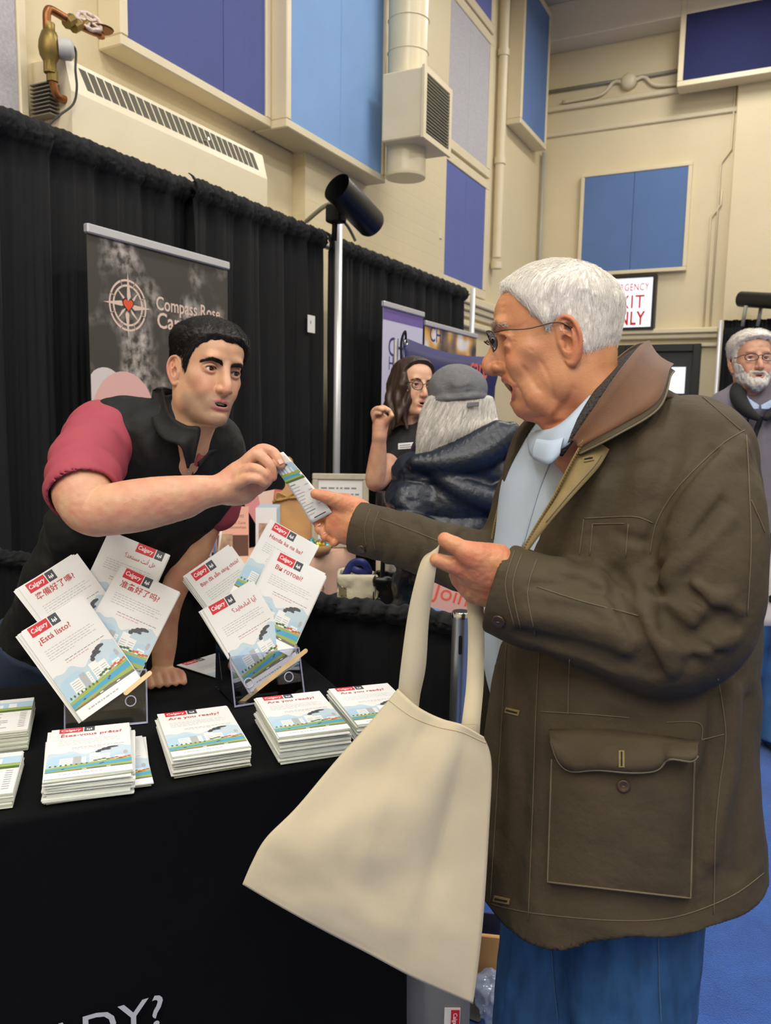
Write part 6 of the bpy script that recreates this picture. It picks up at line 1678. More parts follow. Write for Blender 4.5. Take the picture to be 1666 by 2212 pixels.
out = Pd([(1250, 966, 1.120), (1330, 925, 1.098), (1420, 868, 1.112), (1446, 800, 1.180), (1450, 792, 1.30), (1400, 820, 1.43), (1235, 905, 1.47), (1112, 945, 1.43)])
collar = ribbon('collar', inn, out, 0.006, m_suede, e_old, 8, bulge=0.006)
out2 = [p_-UP*0.010-FW*0.004 for p_ in out]; inn2 = [p_*0.35+q_*0.65-UP*0.012 for p_, q_ in zip(inn, out)]
ribbon('under_collar', inn2, out2, 0.004, m_jack, e_old, 8)
MB().tube(catmull([p_-UP*0.010-FW*0.006 for p_ in out], 8), 0.0016, 6).build('collar_piping', m_thread, e_old, smooth=True)
fl_in = Pd([(1234, 953, 1.137), (1280, 884, 1.122), (1331, 811, 1.134), (1376, 755, 1.20), (1392, 748, 1.285), (1345, 775, 1.39), (1215, 890, 1.42)])
fl_lo = Pd([(1212, 985, 1.150), (1240, 925, 1.142), (1285, 850, 1.148), (1335, 795, 1.21), (1350, 790, 1.285), (1310, 820, 1.36), (1205, 915, 1.40)])
ribbon('collar_lining', fl_in, fl_lo, 0.006, m_fleece, e_old, 8)
# neck infill of the lining behind the neck
sc_in = Pd([(1312, 815, 1.165), (1258, 872, 1.150), (1222, 908, 1.152), (1194, 926, 1.172), (1168, 930, 1.225), (1150, 932, 1.285)])
sc_out = Pd([(1300, 855, 1.150), (1250, 935, 1.140), (1222, 965, 1.142), (1194, 975, 1.155), (1152, 988, 1.21), (1142, 962, 1.28)])
ribbon('shirt_collar', sc_in, sc_out, 0.003, m_shirt, e_old, 8, bulge=0.004)
tipA = Pd([(1218, 946, 1.140), (1190, 952, 1.148), (1160, 948, 1.18)]); tipB = Pd([(1208, 985, 1.138), (1184, 1003, 1.142), (1152, 990, 1.18)])
ribbon('collar_leaf', tipA, tipB, 0.003, m_shirt, e_old, 8, bulge=0.003)
MB().tube(trace(bvS, [(1195, 985), (1165, 1060), (1130, 1180)], 0.001, 8), 0.0016, 6).build('shirt_placket_edge', m_shirt, e_old, smooth=True)
# folded storm flap on the near edge and zips
flL = [(1266, 946), (1236, 1008), (1200, 1075), (1166, 1130), (1130, 1190)]; flR = [(1316, 972), (1292, 1012), (1238, 1072), (1186, 1132), (1136, 1196)]
def surf(px, py, off, dflt):
    h_, no = hit(bvJ, px, py, off)
    return P(px, py, dflt) if h_ is None or abs((h_-CO)@FW-dflt) > 0.08 else h_
fa = [P(x, y, d) for (x, y), d in zip(flL, (1.135, 1.125, 1.125, 1.125, 1.125))]; fb = [P(x, y, d) for (x, y), d in zip(flR, (1.115, 1.105, 1.105, 1.11, 1.12))]
flap = ribbon('storm_flap', fa, fb, 0.004, m_jlight, e_old, 8, bulge=0.005)
bvF = obj_bvh(flap)
def stitch(bv, pts, off=0.0008, r=0.0007, m=None, name='seam', n=6, parent=None):
    q = trace(bv, pts, off, n)
    if len(q) < 2: return
    # drop jumps in depth
    keep = [0]+[i for i in range(1, len(q)) if np.linalg.norm(q[i]-q[i-1]) < 0.05]
    q = q[keep]
    if len(q) < 2: return
    MB().tube(q, r, 5).build(name, m or m_thread, parent or e_old, smooth=True)
stitch(bvF, [(1300, 984), (1282, 1010), (1232, 1066), (1180, 1128)], m=m_thread)
def buttonhole(bv, c, w, h_, ang, name='buttonhole'):
    """tan worked slot on a surface; size in photo pixels"""
    ca, sa = math.cos(math.radians(ang)), math.sin(math.radians(ang))
    def gr(w, h_, off):
        G = []
        for u in np.linspace(-1, 1, 5):
            row = []
            for v in (-1, 0, 1):
                x = c[0]+u*w/2*ca-v*h_/2*sa; y = c[1]+u*w/2*sa+v*h_/2*ca; q, no = hit(bv, x, y, off); row.append(q)
            G.append(row)
        return None if any(q is None for r_ in G for q in r_) else np.array(G)
    G = gr(w, h_, 0.0012)
    if G is None: return
    o = MB().sheet(G, 0.0016).build(name, m_jlight, e_old, smooth=False)
    G2 = gr(w*(0.8 if w > h_ else 0.3), h_*(0.3 if w > h_ else 0.8), 0.0026)
    if G2 is not None: MB().sheet(G2, 0.0008).build('slot', m_dark, o)
buttonhole(bvF, (1272, 992), 22, 10, -12)
buttonhole(bvJ, (1108, 1537), 30, 12, 14); buttonhole(bvJ, (1085, 1944), 34, 13, 12)
def zipper(pts, name, n=8):
    q = catmull(np.array(Pd(pts)), n); e_ = empty(name, q[0]); 
    MB().tube(q, 0.0028, 6, flat=(FW, 0.4)).build('zip_tape', m_jlight, e_, smooth=True)
    L_ = np.concatenate([[0], np.cumsum(np.linalg.norm(np.diff(q, axis=0), axis=1))]); tb = MB(); t = 0
    while t < L_[-1]:
        i = max(1, np.searchsorted(L_, t)); i = min(i, len(q)-1); f = (t-L_[i-1])/max(1e-9, L_[i]-L_[i-1]); c = q[i-1]+(q[i]-q[i-1])*f
        tb.box((-0.0016, -0.0016, -0.0010), (0.0016, 0.0016, 0.0010), M4=Matrix.Translation(Vector(c-FW*0.002))); t += 0.0042
    tb.build('zip_teeth', mat('brass_zip', '#7d6a42', 0.4, 0.7), e_)['kind'] = 'stuff'
    return e_
for zp in ([(1262, 952, 1.122), (1231, 1008, 1.118), (1197, 1074, 1.118), (1163, 1130, 1.118), (1132, 1184, 1.12)], [(1104, 968, 1.42), (1100, 1010, 1.41), (1084, 1070, 1.40), (1070, 1130, 1.39), (1064, 1165, 1.385)]):
    z_ = zipper(zp, 'zipper'); 
    for ch_ in list(z_.children): 
        ch_.parent = e_old; ch_.matrix_parent_inverse = Matrix.Identity(4); ch_.matrix_basis = Matrix.Translation(Vector(z_.matrix_world.translation-e_old.matrix_world.translation))
    bpy.data.objects.remove(z_)
# seams
for pts in ([(1608, 930), (1553, 966), (1468, 1050), (1420, 1126), (1405, 1196)],
            [(1612, 940), (1618, 1050), (1622, 1180), (1614, 1330)], [(1622, 1080), (1640, 1120), (1652, 1150)],
            [(1166, 1410), (1158, 1560), (1153, 1716), (1142, 1990)], [(1551, 1466), (1568, 1584), (1555, 1697), (1545, 1810), (1542, 1975)],
            [(1168, 1537), (1260, 1542), (1360, 1550)], [(1262, 1120), (1320, 1117), (1375, 1117), (1411, 1130)], [(1262, 1122), (1257, 1160), (1252, 1198)], [(1280, 1132), (1350, 1131)], [(1280, 1132), (1275, 1200)], [(1358, 1132), (1352, 1205)],
            [(1231, 1424), (1229, 1500), (1228, 1545)], [(1440, 1560), (1510, 1562), (1515, 1600)], [(1515, 1598), (1565, 1586)],
            [(1095, 1392), (1085, 1560), (1072, 1760), (1060, 1950)],
            [(1060, 1952), (1150, 1972), (1330, 1988), (1460, 1980), (1580, 1935), (1650, 1885)],
            [(1112, 1190), (1092, 1262), (1112, 1352)], [(1128, 1196), (1108, 1266), (1126, 1358)], [(1160, 1208), (1140, 1280), (1158, 1375)],
            [(1160, 1268), (1260, 1300), (1380, 1330)],
            [(800, 1100), (788, 1140), (792, 1180)], [(818, 1106), (806, 1146), (812, 1192)], [(822, 1120), (900, 1150), (1000, 1190)],
            [(1460, 815), (1530, 868), (1600, 930)]):
    stitch(bvJ, pts)
# bellows pocket
def patch(TL, TR, BR, BL, n=9, m_=9, off=0.0, bul=0.0, dflt=1.09, edge=None):
    G = np.zeros((n, m_, 3))
    for i, u in enumerate(np.linspace(0, 1, n)):
        for j, v in enumerate(np.linspace(0, 1, m_)):
            t_ = np.array(TL)*(1-u)+np.array(TR)*u; b_ = np.array(BL)*(1-u)+np.array(BR)*u; x, y = t_*(1-v)+b_*v
            q, no = hit(bvJ, x, y, 0)
            if q is None: q = P(x, y, dflt)
            k = off+bul*(math.sin(math.pi*u)*math.sin(math.pi*min(1, 0.25+0.72*v)))**0.6
            G[i, j] = q-nrm(ray(x, y))*k
    return G
def solid_patch(name, G, back, m, parent):
    """raised patch with side walls down to the cloth"""
    n, m_ = G.shape[:2]; mb = MB(); mb.grid(np.transpose(G, (1, 0, 2)))
    rim = [G[i, 0] for i in range(n)]+[G[n-1, j] for j in range(1, m_)]+[G[i, m_-1] for i in range(n-2, -1, -1)]+[G[0, j] for j in range(m_-2, 0, -1)]
    rb = [p_+nrm(p_-CO)*back for p_ in rim]; N_ = len(rim)
    mb.raw(rim+rb, [(i, (i+1) % N_, (i+1) % N_+N_, i+N_) for i in range(N_)])
    return mb.build(name, m, parent, smooth=True)
from mathutils import noise as _mn
Gp = patch((1192, 1640), (1500, 1640), (1492, 1940), (1183, 1905), 18, 18, 0.016, 0.010)
for i in range(18):
    for j in range(18):
        w_ = 0.004*_mn.noise(Vector((i*0.35, j*0.28, 3.1)))+0.003*_mn.noise(Vector((i*0.8, j*0.7, 1.1))); Gp[i, j] -= FW*w_*math.sin(math.pi*i/17)*math.sin(math.pi*j/17)
pk = solid_patch('pocket', Gp, 0.022, m_jack, e_old)
rim = [Gp[0, j] for j in range(18)]+[Gp[i, 17] for i in range(1, 18)]+[Gp[17, j] for j in range(16, -1, -1)]
MB().tube(np.array(rim)-FW*0.0005, 0.0014, 5).build('pocket_seam', m_thread, e_old, smooth=True)
bvP = obj_bvh(pk)
top_ = catmull(np.array([(1186, 1578), (1300, 1577), (1420, 1590), (1508, 1603)], float), 6); bot_ = catmull(np.array([(1190, 1602), (1206, 1645), (1234, 1666), (1290, 1663), (1363, 1669), (1418, 1664), (1446, 1640), (1492, 1645), (1508, 1632)], float), 6)
bi = np.linspace(0, len(bot_)-1, len(top_)*2-1); bot_ = np.stack([np.interp(bi, np.arange(len(bot_)), bot_[:, k]) for k in (0, 1)], 1); ti = np.linspace(0, len(top_)-1, len(bot_)); top_ = np.stack([np.interp(ti, np.arange(len(top_)), top_[:, k]) for k in (0, 1)], 1)
G = np.zeros((len(top_), 6, 3))
for i in range(len(top_)):
    for j, v in enumerate(np.linspace(0, 1, 6)):
        x, y = top_[i]*(1-v)+bot_[i]*v; q, no = hit(bvJ, x, y, 0)
        if q is None: q = P(x, y, 1.09)
        cur = 0.0
        if x > 1440: cur = 0.010*v
        G[i, j] = q-nrm(ray(x, y))*(0.005+0.030*min(1, v*1.5)+cur+0.003*math.sin(i*0.5)*v)
pf = MB().sheet(np.transpose(G, (1, 0, 2)), 0.004).build('pocket_flap', m_jack, e_old, smooth=True)
MB().tube(G[:, -1]-FW*0.001, 0.0016, 5).build('pocket_seam', m_thread, e_old, smooth=True); MB().tube(G[:, 0]-FW*0.001, 0.0012, 5).build('pocket_seam', m_thread, e_old, smooth=True)
bvPF = obj_bvh(pf); buttonhole(bvPF, (1343, 1640), 12, 34, 0)
m_btn = mat('brown_button', '#3a2a1e', 0.3)
def button(bv, c, r, off=0.002):
    q, no = hit(bv, *c, off)
    if q is None: return
    no = nrm(no if no@(-FW) > 0 else -FW)
    o = MB().lathe([(0, 0.0), (r, 0.0), (r*1.02, 0.0014), (r*0.86, 0.0030), (r*0.62, 0.0020), (0, 0.0018)], q, no, 20).build('button', m_btn, e_old, smooth=True)
    u = nrm(np.cross(no, UP)); v = np.cross(no, u)
    MB().tube([q+no*0.0026+u*r*0.2, q+no*0.0032, q+no*0.0026-u*r*0.2], 0.0007, 5).build('button_thread', m_thread, o)
button(bvP, (1347, 1697), 0.0085); button(bvJ, (1079, 1340), 0.0095); button(bvJ, (782, 1184), 0.0085); button(bvJ, (1140, 940), 0.006)
# ------------------------------------------------------------------ canvas tote bag held by the strap
m_canvas = mat('natural_canvas', '#bfb49b', 0.9, var=0.05, vscale=10, bump=0.10, bscale=1400, spec=0.2)
BD = 1.135
e_bag = empty('tote_bag', P(850, 1900, BD))
# outline of the flattened bag in the photo (front panel), clockwise from the left strap
tl, tr, br, bl = (862, 1488), (1040, 1590), (1022, 2168), (524, 1912)
nu, nv = 40, 44
topc = catmull(np.array([(860, 1488), (905, 1528), (955, 1553), (1000, 1566), (1045, 1592)], float), 10)
botc = catmull(np.array([(524, 1910), (600, 1955), (690, 2005), (800, 2062), (900, 2115), (1022, 2168)], float), 8)
lefc = catmull(np.array([(860, 1488), (800, 1560), (720, 1650), (640, 1745), (575, 1810), (545, 1862), (524, 1910)], float), 8)
rigc = catmull(np.array([(1045, 1592), (1062, 1650), (1056, 1800), (1046, 1960), (1034, 2080), (1022, 2168)], float), 8)
def samp(C, t):
    x = np.linspace(0, 1, len(C)); return np.stack([np.interp(t, x, C[:, k]) for k in (0, 1)], -1)
def bag_grid(side):
    U = np.linspace(0, 1, nu); V = np.linspace(0, 1, nv); G = np.zeros((nu, nv, 3))
    T_, B_, L_, R_ = samp(topc, U), samp(botc, U), samp(lefc, V), samp(rigc, V)
    for i, u in enumerate(U):
        for j, v in enumerate(V):
            xy = (1-v)*T_[i]+v*B_[i]+(1-u)*L_[j]+u*R_[j]-((1-u)*(1-v)*topc[0]+u*(1-v)*topc[-1]+(1-u)*v*botc[0]+u*v*botc[-1])
            puff = (math.sin(math.pi*u)*math.sin(math.pi*min(1, 0.12+v*0.9)))**0.8
            d = BD-0.035*u+0.02*v-0.02*(1-v)*u
            f = 0.006*math.sin(9*u+5*v+0.6)*(1-v)*math.sin(math.pi*u)+0.007*math.sin(14*u-4*v)*math.sin(math.pi*u)*(0.3+0.7*v)*0.5+0.004*math.sin(7*u+11*v)*math.sin(math.pi*v)
            f += 0.008*math.exp(-((u-0.30-0.25*v)/0.05)**2)*math.sin(math.pi*v)*0.6-0.008*math.exp(-((u-0.80+0.05*v)/0.05)**2)*math.sin(math.pi*v)
            f += 0.003*_mn.noise(Vector((u*6, v*8, side)))
            edge_ = min(1, 6*min(u, 1-u, (1-v)))
            if side > 0: dd = d-0.016*puff-f*edge_
            else: dd = d+0.016*puff+0.003+f*edge_*0.6
            G[i, j] = P(xy[0], xy[1], dd)
    return G
Gf, Gb = bag_grid(1), bag_grid(-1)
MB().sheet(np.transpose(Gf, (1, 0, 2)), 0.0012).build('front_panel', m_canvas, e_bag, smooth=True)
MB().sheet(Gb, 0.0012).build('back_panel', m_canvas, e_bag, smooth=True)
sd_ = MB(); 
rimf = np.concatenate([Gf[0, :], Gf[1:, -1], Gf[-1, ::-1][1:]]); rimb = np.concatenate([Gb[0, :], Gb[1:, -1], Gb[-1, ::-1][1:]])
sd_.grid(np.stack([rimf, rimb], 1)).build('side_seam', m_canvas, e_bag, smooth=True)
MB().tube(Gf[:, 3]-FW*0.001, 0.0007, 5).build('hem_stitching', mat('canvas_thread', '#b3a586', 0.8), e_bag, smooth=True)
def strap(pts, w, name, tw=None):
    """flat webbing through 3-D points; w = width direction per point"""
    C = catmull(np.array([np.concatenate([p_, q_]) for p_, q_ in zip(pts, w)]), 8)
    G = np.stack([C[:, :3]-C[:, 3:], C[:, :3], C[:, :3]+C[:, 3:]], 1)
    return MB().sheet(G, 0.0022).build(name, m_canvas, e_bag, smooth=True)
hw_ = 0.0155
s1 = [P(880, 1535, BD+0.004), P(884, 1500, BD+0.002), P(893, 1440, BD-0.004), P(903, 1340, 1.125), P(915, 1270, 1.12), P(927, 1215, 1.118), P(938, 1190, 1.12), P(950, 1186, 1.125), P(965, 1192, 1.135), P(990, 1203, 1.15)]
w1_ = [RT*0.016, RT*0.016, RT*0.018+UP*0.002, RT*0.0155, RT*0.014, RT*0.011-FW*0.004, RT*0.006+UP*0.004-FW*0.010, UP*0.006-FW*0.013, UP*0.006-FW*0.013, UP*0.006-FW*0.012]
strap(s1, w1_, 'strap')
s2 = [P(990, 1203, 1.15), P(1015, 1240, 1.18), P(1026, 1300, 1.175), P(1029, 1380, 1.165), P(1026, 1480, 1.15), P(1018, 1560, BD-0.012), P(1015, 1600, BD-0.012)]
w2_ = [UP*0.006-FW*0.012, RT*0.010-FW*0.008, RT*0.0120, RT*0.0120, RT*0.0125, RT*0.0130, RT*0.0135]
strap(s2, w2_, 'strap')
# stitched box where the strap is sewn on
c_ = P(1012, 1580, BD-0.040); bx_ = MB(); 
q4 = [c_+RT*a_*0.012+UP*b_*0.010 for a_, b_ in ((-1, -1), (1, -1), (1, 1), (-1, 1))]
bx_.tube(q4, 0.0006, 4, closed=True); bx_.tube([q4[0], q4[2]], 0.0005, 4); bx_.tube([q4[1], q4[3]], 0.0005, 4)
bx_.build('strap_stitching', mat('canvas_thread', '#b3a586', 0.8), e_bag)
tag(e_bag, 'plain natural canvas tote bag hanging from the old man\'s hand', 'tote bag')

# ------------------------------------------------------------------ the card passed between the two men
e_card = empty('rack_card', P(645, 1050, 1.56))
TLc, TRc, BRc, BLc = P(576, 985, 1.605), P(612, 976, 1.575), P(718, 1107, 1.548), P(673, 1131, 1.575)
nn, mm = 17, 9
G = np.zeros((nn, mm, 3))
for i, v in enumerate(np.linspace(0, 1, nn)):
    for j, u in enumerate(np.linspace(0, 1, mm)):
        p_ = (TLc*(1-u)+TRc*u)*(1-v)+(BLc*(1-u)+BRc*u)*v
        G[i, j] = p_+(-FW*0.6+RT*0.4)*0.010*math.sin(math.pi*v)
MB().sheet(G, 0.0006).build('card_sheet', m_paper, e_card, smooth=True)
nrm_c = nrm(np.cross(G[-1, 0]-G[0, 0], G[0, -1]-G[0, 0])); nrm_c = nrm_c if nrm_c@(-FW) > 0 else -nrm_c
def cpt(u, v, l=1):
    i = v*(nn-1); j = u*(mm-1); i0, j0 = min(int(i), nn-2), min(int(j), mm-2); a, b = i-i0, j-j0
    return (G[i0, j0]*(1-a)*(1-b)+G[i0+1, j0]*a*(1-b)+G[i0, j0+1]*(1-a)*b+G[i0+1, j0+1]*a*b)+nrm_c*(0.0005+0.0002*l)
cp = MB()
def cR(u0, u1, v0, v1, mi, l):
    nv_ = max(1, int((v1-v0)*16)); 
    for k in range(nv_):
        a, b = v0+(v1-v0)*k/nv_, v0+(v1-v0)*(k+1)/nv_; cp.poly([cpt(u0, a, l), cpt(u0, b, l), cpt(u1, b, l), cpt(u1, a, l)], mi)
cR(0, 1, 0.16, 0.30, 5, 1); cR(0, 1, 0.29, 0.335, 6, 2); cR(0, 0.9, 0.335, 0.37, 7, 2); cR(0, 1, 0.37, 0.395, 6, 2); cR(0, 1, 0.392, 0.42, 13, 2)
for (a, b, c, d) in ((0.12, 0.22, 0.22, 0.30), (0.30, 0.38, 0.19, 0.30), (0.45, 0.6, 0.21, 0.30), (0.68, 0.76, 0.23, 0.30)): cR(a, b, c, d, 9, 3)
cR(0.5, 0.62, 0.15, 0.18, 11, 4); cR(0.6, 0.7, 0.17, 0.19, 11, 4)
for i in range(11):
    v = 0.46+i*0.043; cR(0.08, 0.08+(0.28, 0.4, 0.33, 0.45, 0.36, 0.3, 0.2, 0.5, 0.35, 0.42, 0.3)[i], v, v+0.010, 14 if i in (0, 9) else 3, 1)
    if i in (1, 3, 4, 8): cR(0.74, 0.92, v, v+0.011, 3, 1)
cR(0.25, 0.8, 0.945, 0.958, 1, 1)
cp.build('card_print', ART, e_card)
tag(e_card, 'narrow printed card handed over between the two men', 'card')
# ------------------------------------------------------------------ the dark-haired man leaning over the table
e_yg = empty('person', (P(110, 1450, 2.15)*[1, 1, 0]))
tag(e_yg, 'dark-haired man in a black vest leaning over the table', 'person')
m_vest = mat('black_softshell', '#0a0b0d', 0.65, spec=0.3, sheen=0.03, var=0.1, vscale=6, bump=0.12, bscale=70)
m_maroon = mat('maroon_jersey', '#983c4b', 0.8, var=0.06, vscale=10, bump=0.08, bscale=700)
m_navyj = mat('dark_denim', '#1b2a40', 0.85, var=0.2, vscale=14, bump=0.12, bscale=600)
pel = P(120, 1420, 2.15); nck = P(420, 900, 1.82)
ax_ = nrm(nck-pel); shR, shL = P(215, 945, 1.80), P(478, 975, 1.95)
sx = nrm((shL-shR)-ax_*((shL-shR)@ax_)); fz = np.cross(ax_, sx); fz = fz if fz@(-FW) > 0 else -fz      # fz = chest direction
TM = frame(pel, sx, fz, ax_)     # local x towards his left, y = front, z = up the spine
Lt = np.linalg.norm(nck-pel)
VS = Sdf()
def tl_(x, y, z): return pel+sx*x+fz*y+ax_*z
VS.u(in_frame(loft([(-0.10, 0.12, -0.11, 0.175, 0), (0.0, 0.115, -0.11, 0.170, 0), (0.14, 0.095, -0.105, 0.165, 0), (0.30, 0.10, -0.11, 0.180, 0), (Lt-0.16, 0.115, -0.11, 0.195, 0), (Lt-0.08, 0.110, -0.095, 0.180, 0), (Lt-0.02, 0.080, -0.075, 0.125, 0), (Lt+0.02, 0.050, -0.055, 0.075, 0)], p=2.25), TM), 0)
VS.u(ell(P(255, 935, 1.80), 0.075), 0.05); VS.u(ell(P(455, 960, 1.93), 0.07), 0.05)
def vfold(pts, d, amp, sig):
    f, c, r = chain([P(x, y, d) for (x, y) in pts], 0.0, 4); VS.disp(lambda Q: -amp*np.exp(-(f(Q)/sig)**2), c, r+3*sig)
for (pts, d, amp, sig) in [([(300, 900), (330, 1000), (390, 1080)], 1.72, 0.010, 0.03), ([(280, 960), (300, 1050), (330, 1120)], 1.70, -0.012, 0.025), ([(440, 960), (420, 1020), (400, 1090)], 1.80, 0.008, 0.02),
  ([(100, 1120), (180, 1180), (300, 1190)], 1.85, 0.014, 0.03), ([(80, 1180), (160, 1230), (280, 1260)], 1.88, -0.012, 0.03), ([(60, 1240), (150, 1290), (260, 1330)], 1.92, 0.012, 0.03), ([(340, 1100), (330, 1180), (340, 1260)], 1.85, 0.01, 0.025)]: vfold(pts, d, amp, sig)
VS.disp(lambda Q: 0.005*vnoise(Q, 11, 3)+0.0035*vnoise(Q, 24, 5)+0.0015*vnoise(Q, 55, 7))
vest = build_sdf('vest', VS, 0.006, m_vest, e_yg, margin=1.3)
bvV = obj_bvh(vest)
# jeans (hips and legs behind the table)
JN = Sdf(); hip = tl_(0, 0, -0.06)
gl = lambda x: np.array([hip[0]+x[0], hip[1]+x[1], 0.0])
lx = sx*[1, 1, 0]; lx = nrm(lx)
back = -TN*0.0
JN.u(in_frame(loft([(-0.20, 0.12, -0.12, 0.175, 0), (-0.05, 0.125, -0.12, 0.178, 0), (0.06, 0.12, -0.115, 0.172, 0)], p=2.3), TM), 0)
for s in (-1, 1):
    a = tl_(s*0.09, 0, -0.12); foot = np.array([a[0], a[1], 0])+TN*0.06+lx*s*0.03
    JN.u(chain([a, (a+foot)/2+[0, 0, 0.04], foot+[0, 0, 0.10]], [0.105, 0.078, 0.065], 4), 0.03)
    sh = Sdf(); sh.u(chain([foot+TN*0.05+[0, 0, 0.045], foot-TN*0.06+[0, 0, 0.042], foot-TN*0.16+[0, 0, 0.035]], [0.042, 0.044, 0.034], 4), 0); sh.isec(lambda Q: -Q[:, 2]+0.002, 0.004)
    build_sdf('shoe', sh, 0.009, m_shoe, e_yg)
JN.disp(lambda Q: 0.004*vnoise(Q, 15, 3))
build_sdf('jeans', JN, 0.010, m_navyj, e_yg, margin=1.3)
# sleeves
A0, A1, A2 = P(222, 948, 1.79), P(190, 1000, 1.66), P(178, 1052, 1.58)
elb, wrs = P(192, 1105, 1.545), P(478, 1058, 1.585)
SL_ = Sdf(); SL_.u(chain([A0, A1, A2], [0.078, 0.076, 0.071], 5), 0)
SL_.u(ell(P(232, 935, 1.78), (0.07, 0.07, 0.06)), 0.04)
tA = nrm(elb-A1)
SL_.disp(lambda Q: 0.003*np.sin(((Q-A1.astype(np.float32))@tA.astype(np.float32))*95+5*vnoise(Q, 9, 3))*0.8+0.002*vnoise(Q, 30, 2))
pl_ = P(168, 1082, 1.56)
SL_.isec(lambda Q: (Q-(A2+tA*0.035).astype(np.float32))@nrm(tA+RT*0.25).astype(np.float32), 0.004)
inner_ = chain([A1, A2, A2+tA*0.12], [0.064, 0.062, 0.060], 4); SL_.sub(inner_, 0.003)
build_sdf('sleeve', SL_, 0.0045, m_maroon, e_yg)
SL2 = Sdf(); B0, B1 = P(470, 968, 1.95), P(478, 1040, 1.97)
SL2.u(chain([B0, B1, P(470, 1100, 2.0)], [0.062, 0.060, 0.056], 4), 0)
build_sdf('sleeve', SL2, 0.006, m_maroon, e_yg)
# right arm reaching out with the card
def yh(x, y, d=1.60): return P(x, y, d)
m_arm = m_skin
AR = Sdf()
AR.u(chain([A1+tA*0.02, A2, P(183, 1085, 1.555), elb, P(250, 1092, 1.545), P(330, 1078, 1.555), P(410, 1066, 1.57), wrs, yh(505, 1050)], [0.056, 0.059, 0.052, 0.041, 0.0445, 0.043, 0.036, 0.029, 0.030], 5), 0)
AR.u(chain([P(215, 1120, 1.545), P(300, 1110, 1.55), P(400, 1090, 1.57)], [0.030, 0.032, 0.024], 4), 0.03)
# hand: back of the hand up, index and middle over the card, thumb behind
pal = [([yh(490, 1050), yh(520, 1032), yh(540, 1018)], [0.030, 0.034, 0.028], 0.012), ([yh(500, 1062, 1.61), yh(525, 1062, 1.61), yh(548, 1050, 1.61)], [0.026, 0.026, 0.018], 0.016)]
for (p_, r_, k_) in pal: AR.u(chain(p_, r_, 4), k_)
fin = [([yh(528, 1005, 1.60), yh(562, 972, 1.59), yh(590, 978, 1.585), yh(607, 1004, 1.58)], [0.016, 0.0118, 0.0108, 0.0092]),      # index
       ([yh(520, 1018, 1.59), yh(553, 984, 1.575), yh(582, 1004, 1.570), yh(589, 1030, 1.575)], [0.016, 0.0118, 0.0108, 0.0092]),      # middle
       ([yh(515, 1032, 1.58), yh(546, 1012, 1.560), yh(570, 1024, 1.556), yh(578, 1040, 1.565)], [0.015, 0.0112, 0.0102, 0.0088]),      # ring
       ([yh(512, 1045, 1.575), yh(538, 1034, 1.552), yh(558, 1036, 1.550), yh(570, 1044, 1.558)], [0.014, 0.0100, 0.0090, 0.0078]),      # little
       ([yh(528, 1058, 1.62), yh(556, 1055, 1.625), yh(578, 1036, 1.622), yh(594, 1014, 1.612)], [0.018, 0.0130, 0.0115, 0.0095])]       # thumb behind the card
kn_ = []
for (p_, r_) in fin: AR.u(chain(p_, r_, 5), 0.005); kn_ += list(p_[1:3])
AR.disp(lambda Q: 0.0005*vnoise(Q, 120, 2))
arm = build_sdf('arm_and_hand', AR, 0.0024, m_skin, e_yg, cols=skin_cols('young', kn_))
m_nail = mat('fingernail', '#c9998a', 0.3)
for (tip, prev, out_, w) in [(yh(605, 1002, 1.578), yh(590, 978, 1.585), -FW*0.8+RT*0.6+UP*0.2, 0.0086)]:
    t = nrm(tip-prev); n_ = nrm(out_-t*(out_@t)); s_ = np.cross(t, n_); c = tip+n_*w*1.02
    Gn = np.array([[c+t*(u*0.006)+s_*(v*w*0.78)-n_*(0.28*w*v*v) for v in np.linspace(-1, 1, 7)] for u in np.linspace(-1, 0.9, 6)]); MB().sheet(Gn, 0.0006).build('fingernail', m_nail, arm, smooth=True)
# left forearm braced on the table behind
LA = Sdf(); LA.u(chain([P(462, 1085, 2.0), P(440, 1130, 2.0), P(412, 1200, 2.0), P(378, 1270, 1.99), P(360, 1330, 1.97)], [0.047, 0.045, 0.042, 0.033, 0.028], 4), 0)
hb = onz(350, 1452, TZ+0.018)
LA.u(chain([P(360, 1330, 1.97), (P(360, 1330, 1.97)+hb)/2, hb], [0.028, 0.030, 0.022], 4), 0.01)
for k in range(5):
    t_ = hb+TD*(k-2)*0.019; LA.u(chain([t_*0.5+hb*0.5, t_-TN*0.04+[0, 0, 0.004], t_-TN*0.075+[0, 0, -0.006]], [0.011, 0.0095, 0.008], 3), 0.008)
build_sdf('arm_and_hand', LA, 0.004, m_skin, e_yg, cols=skin_cols('young'))
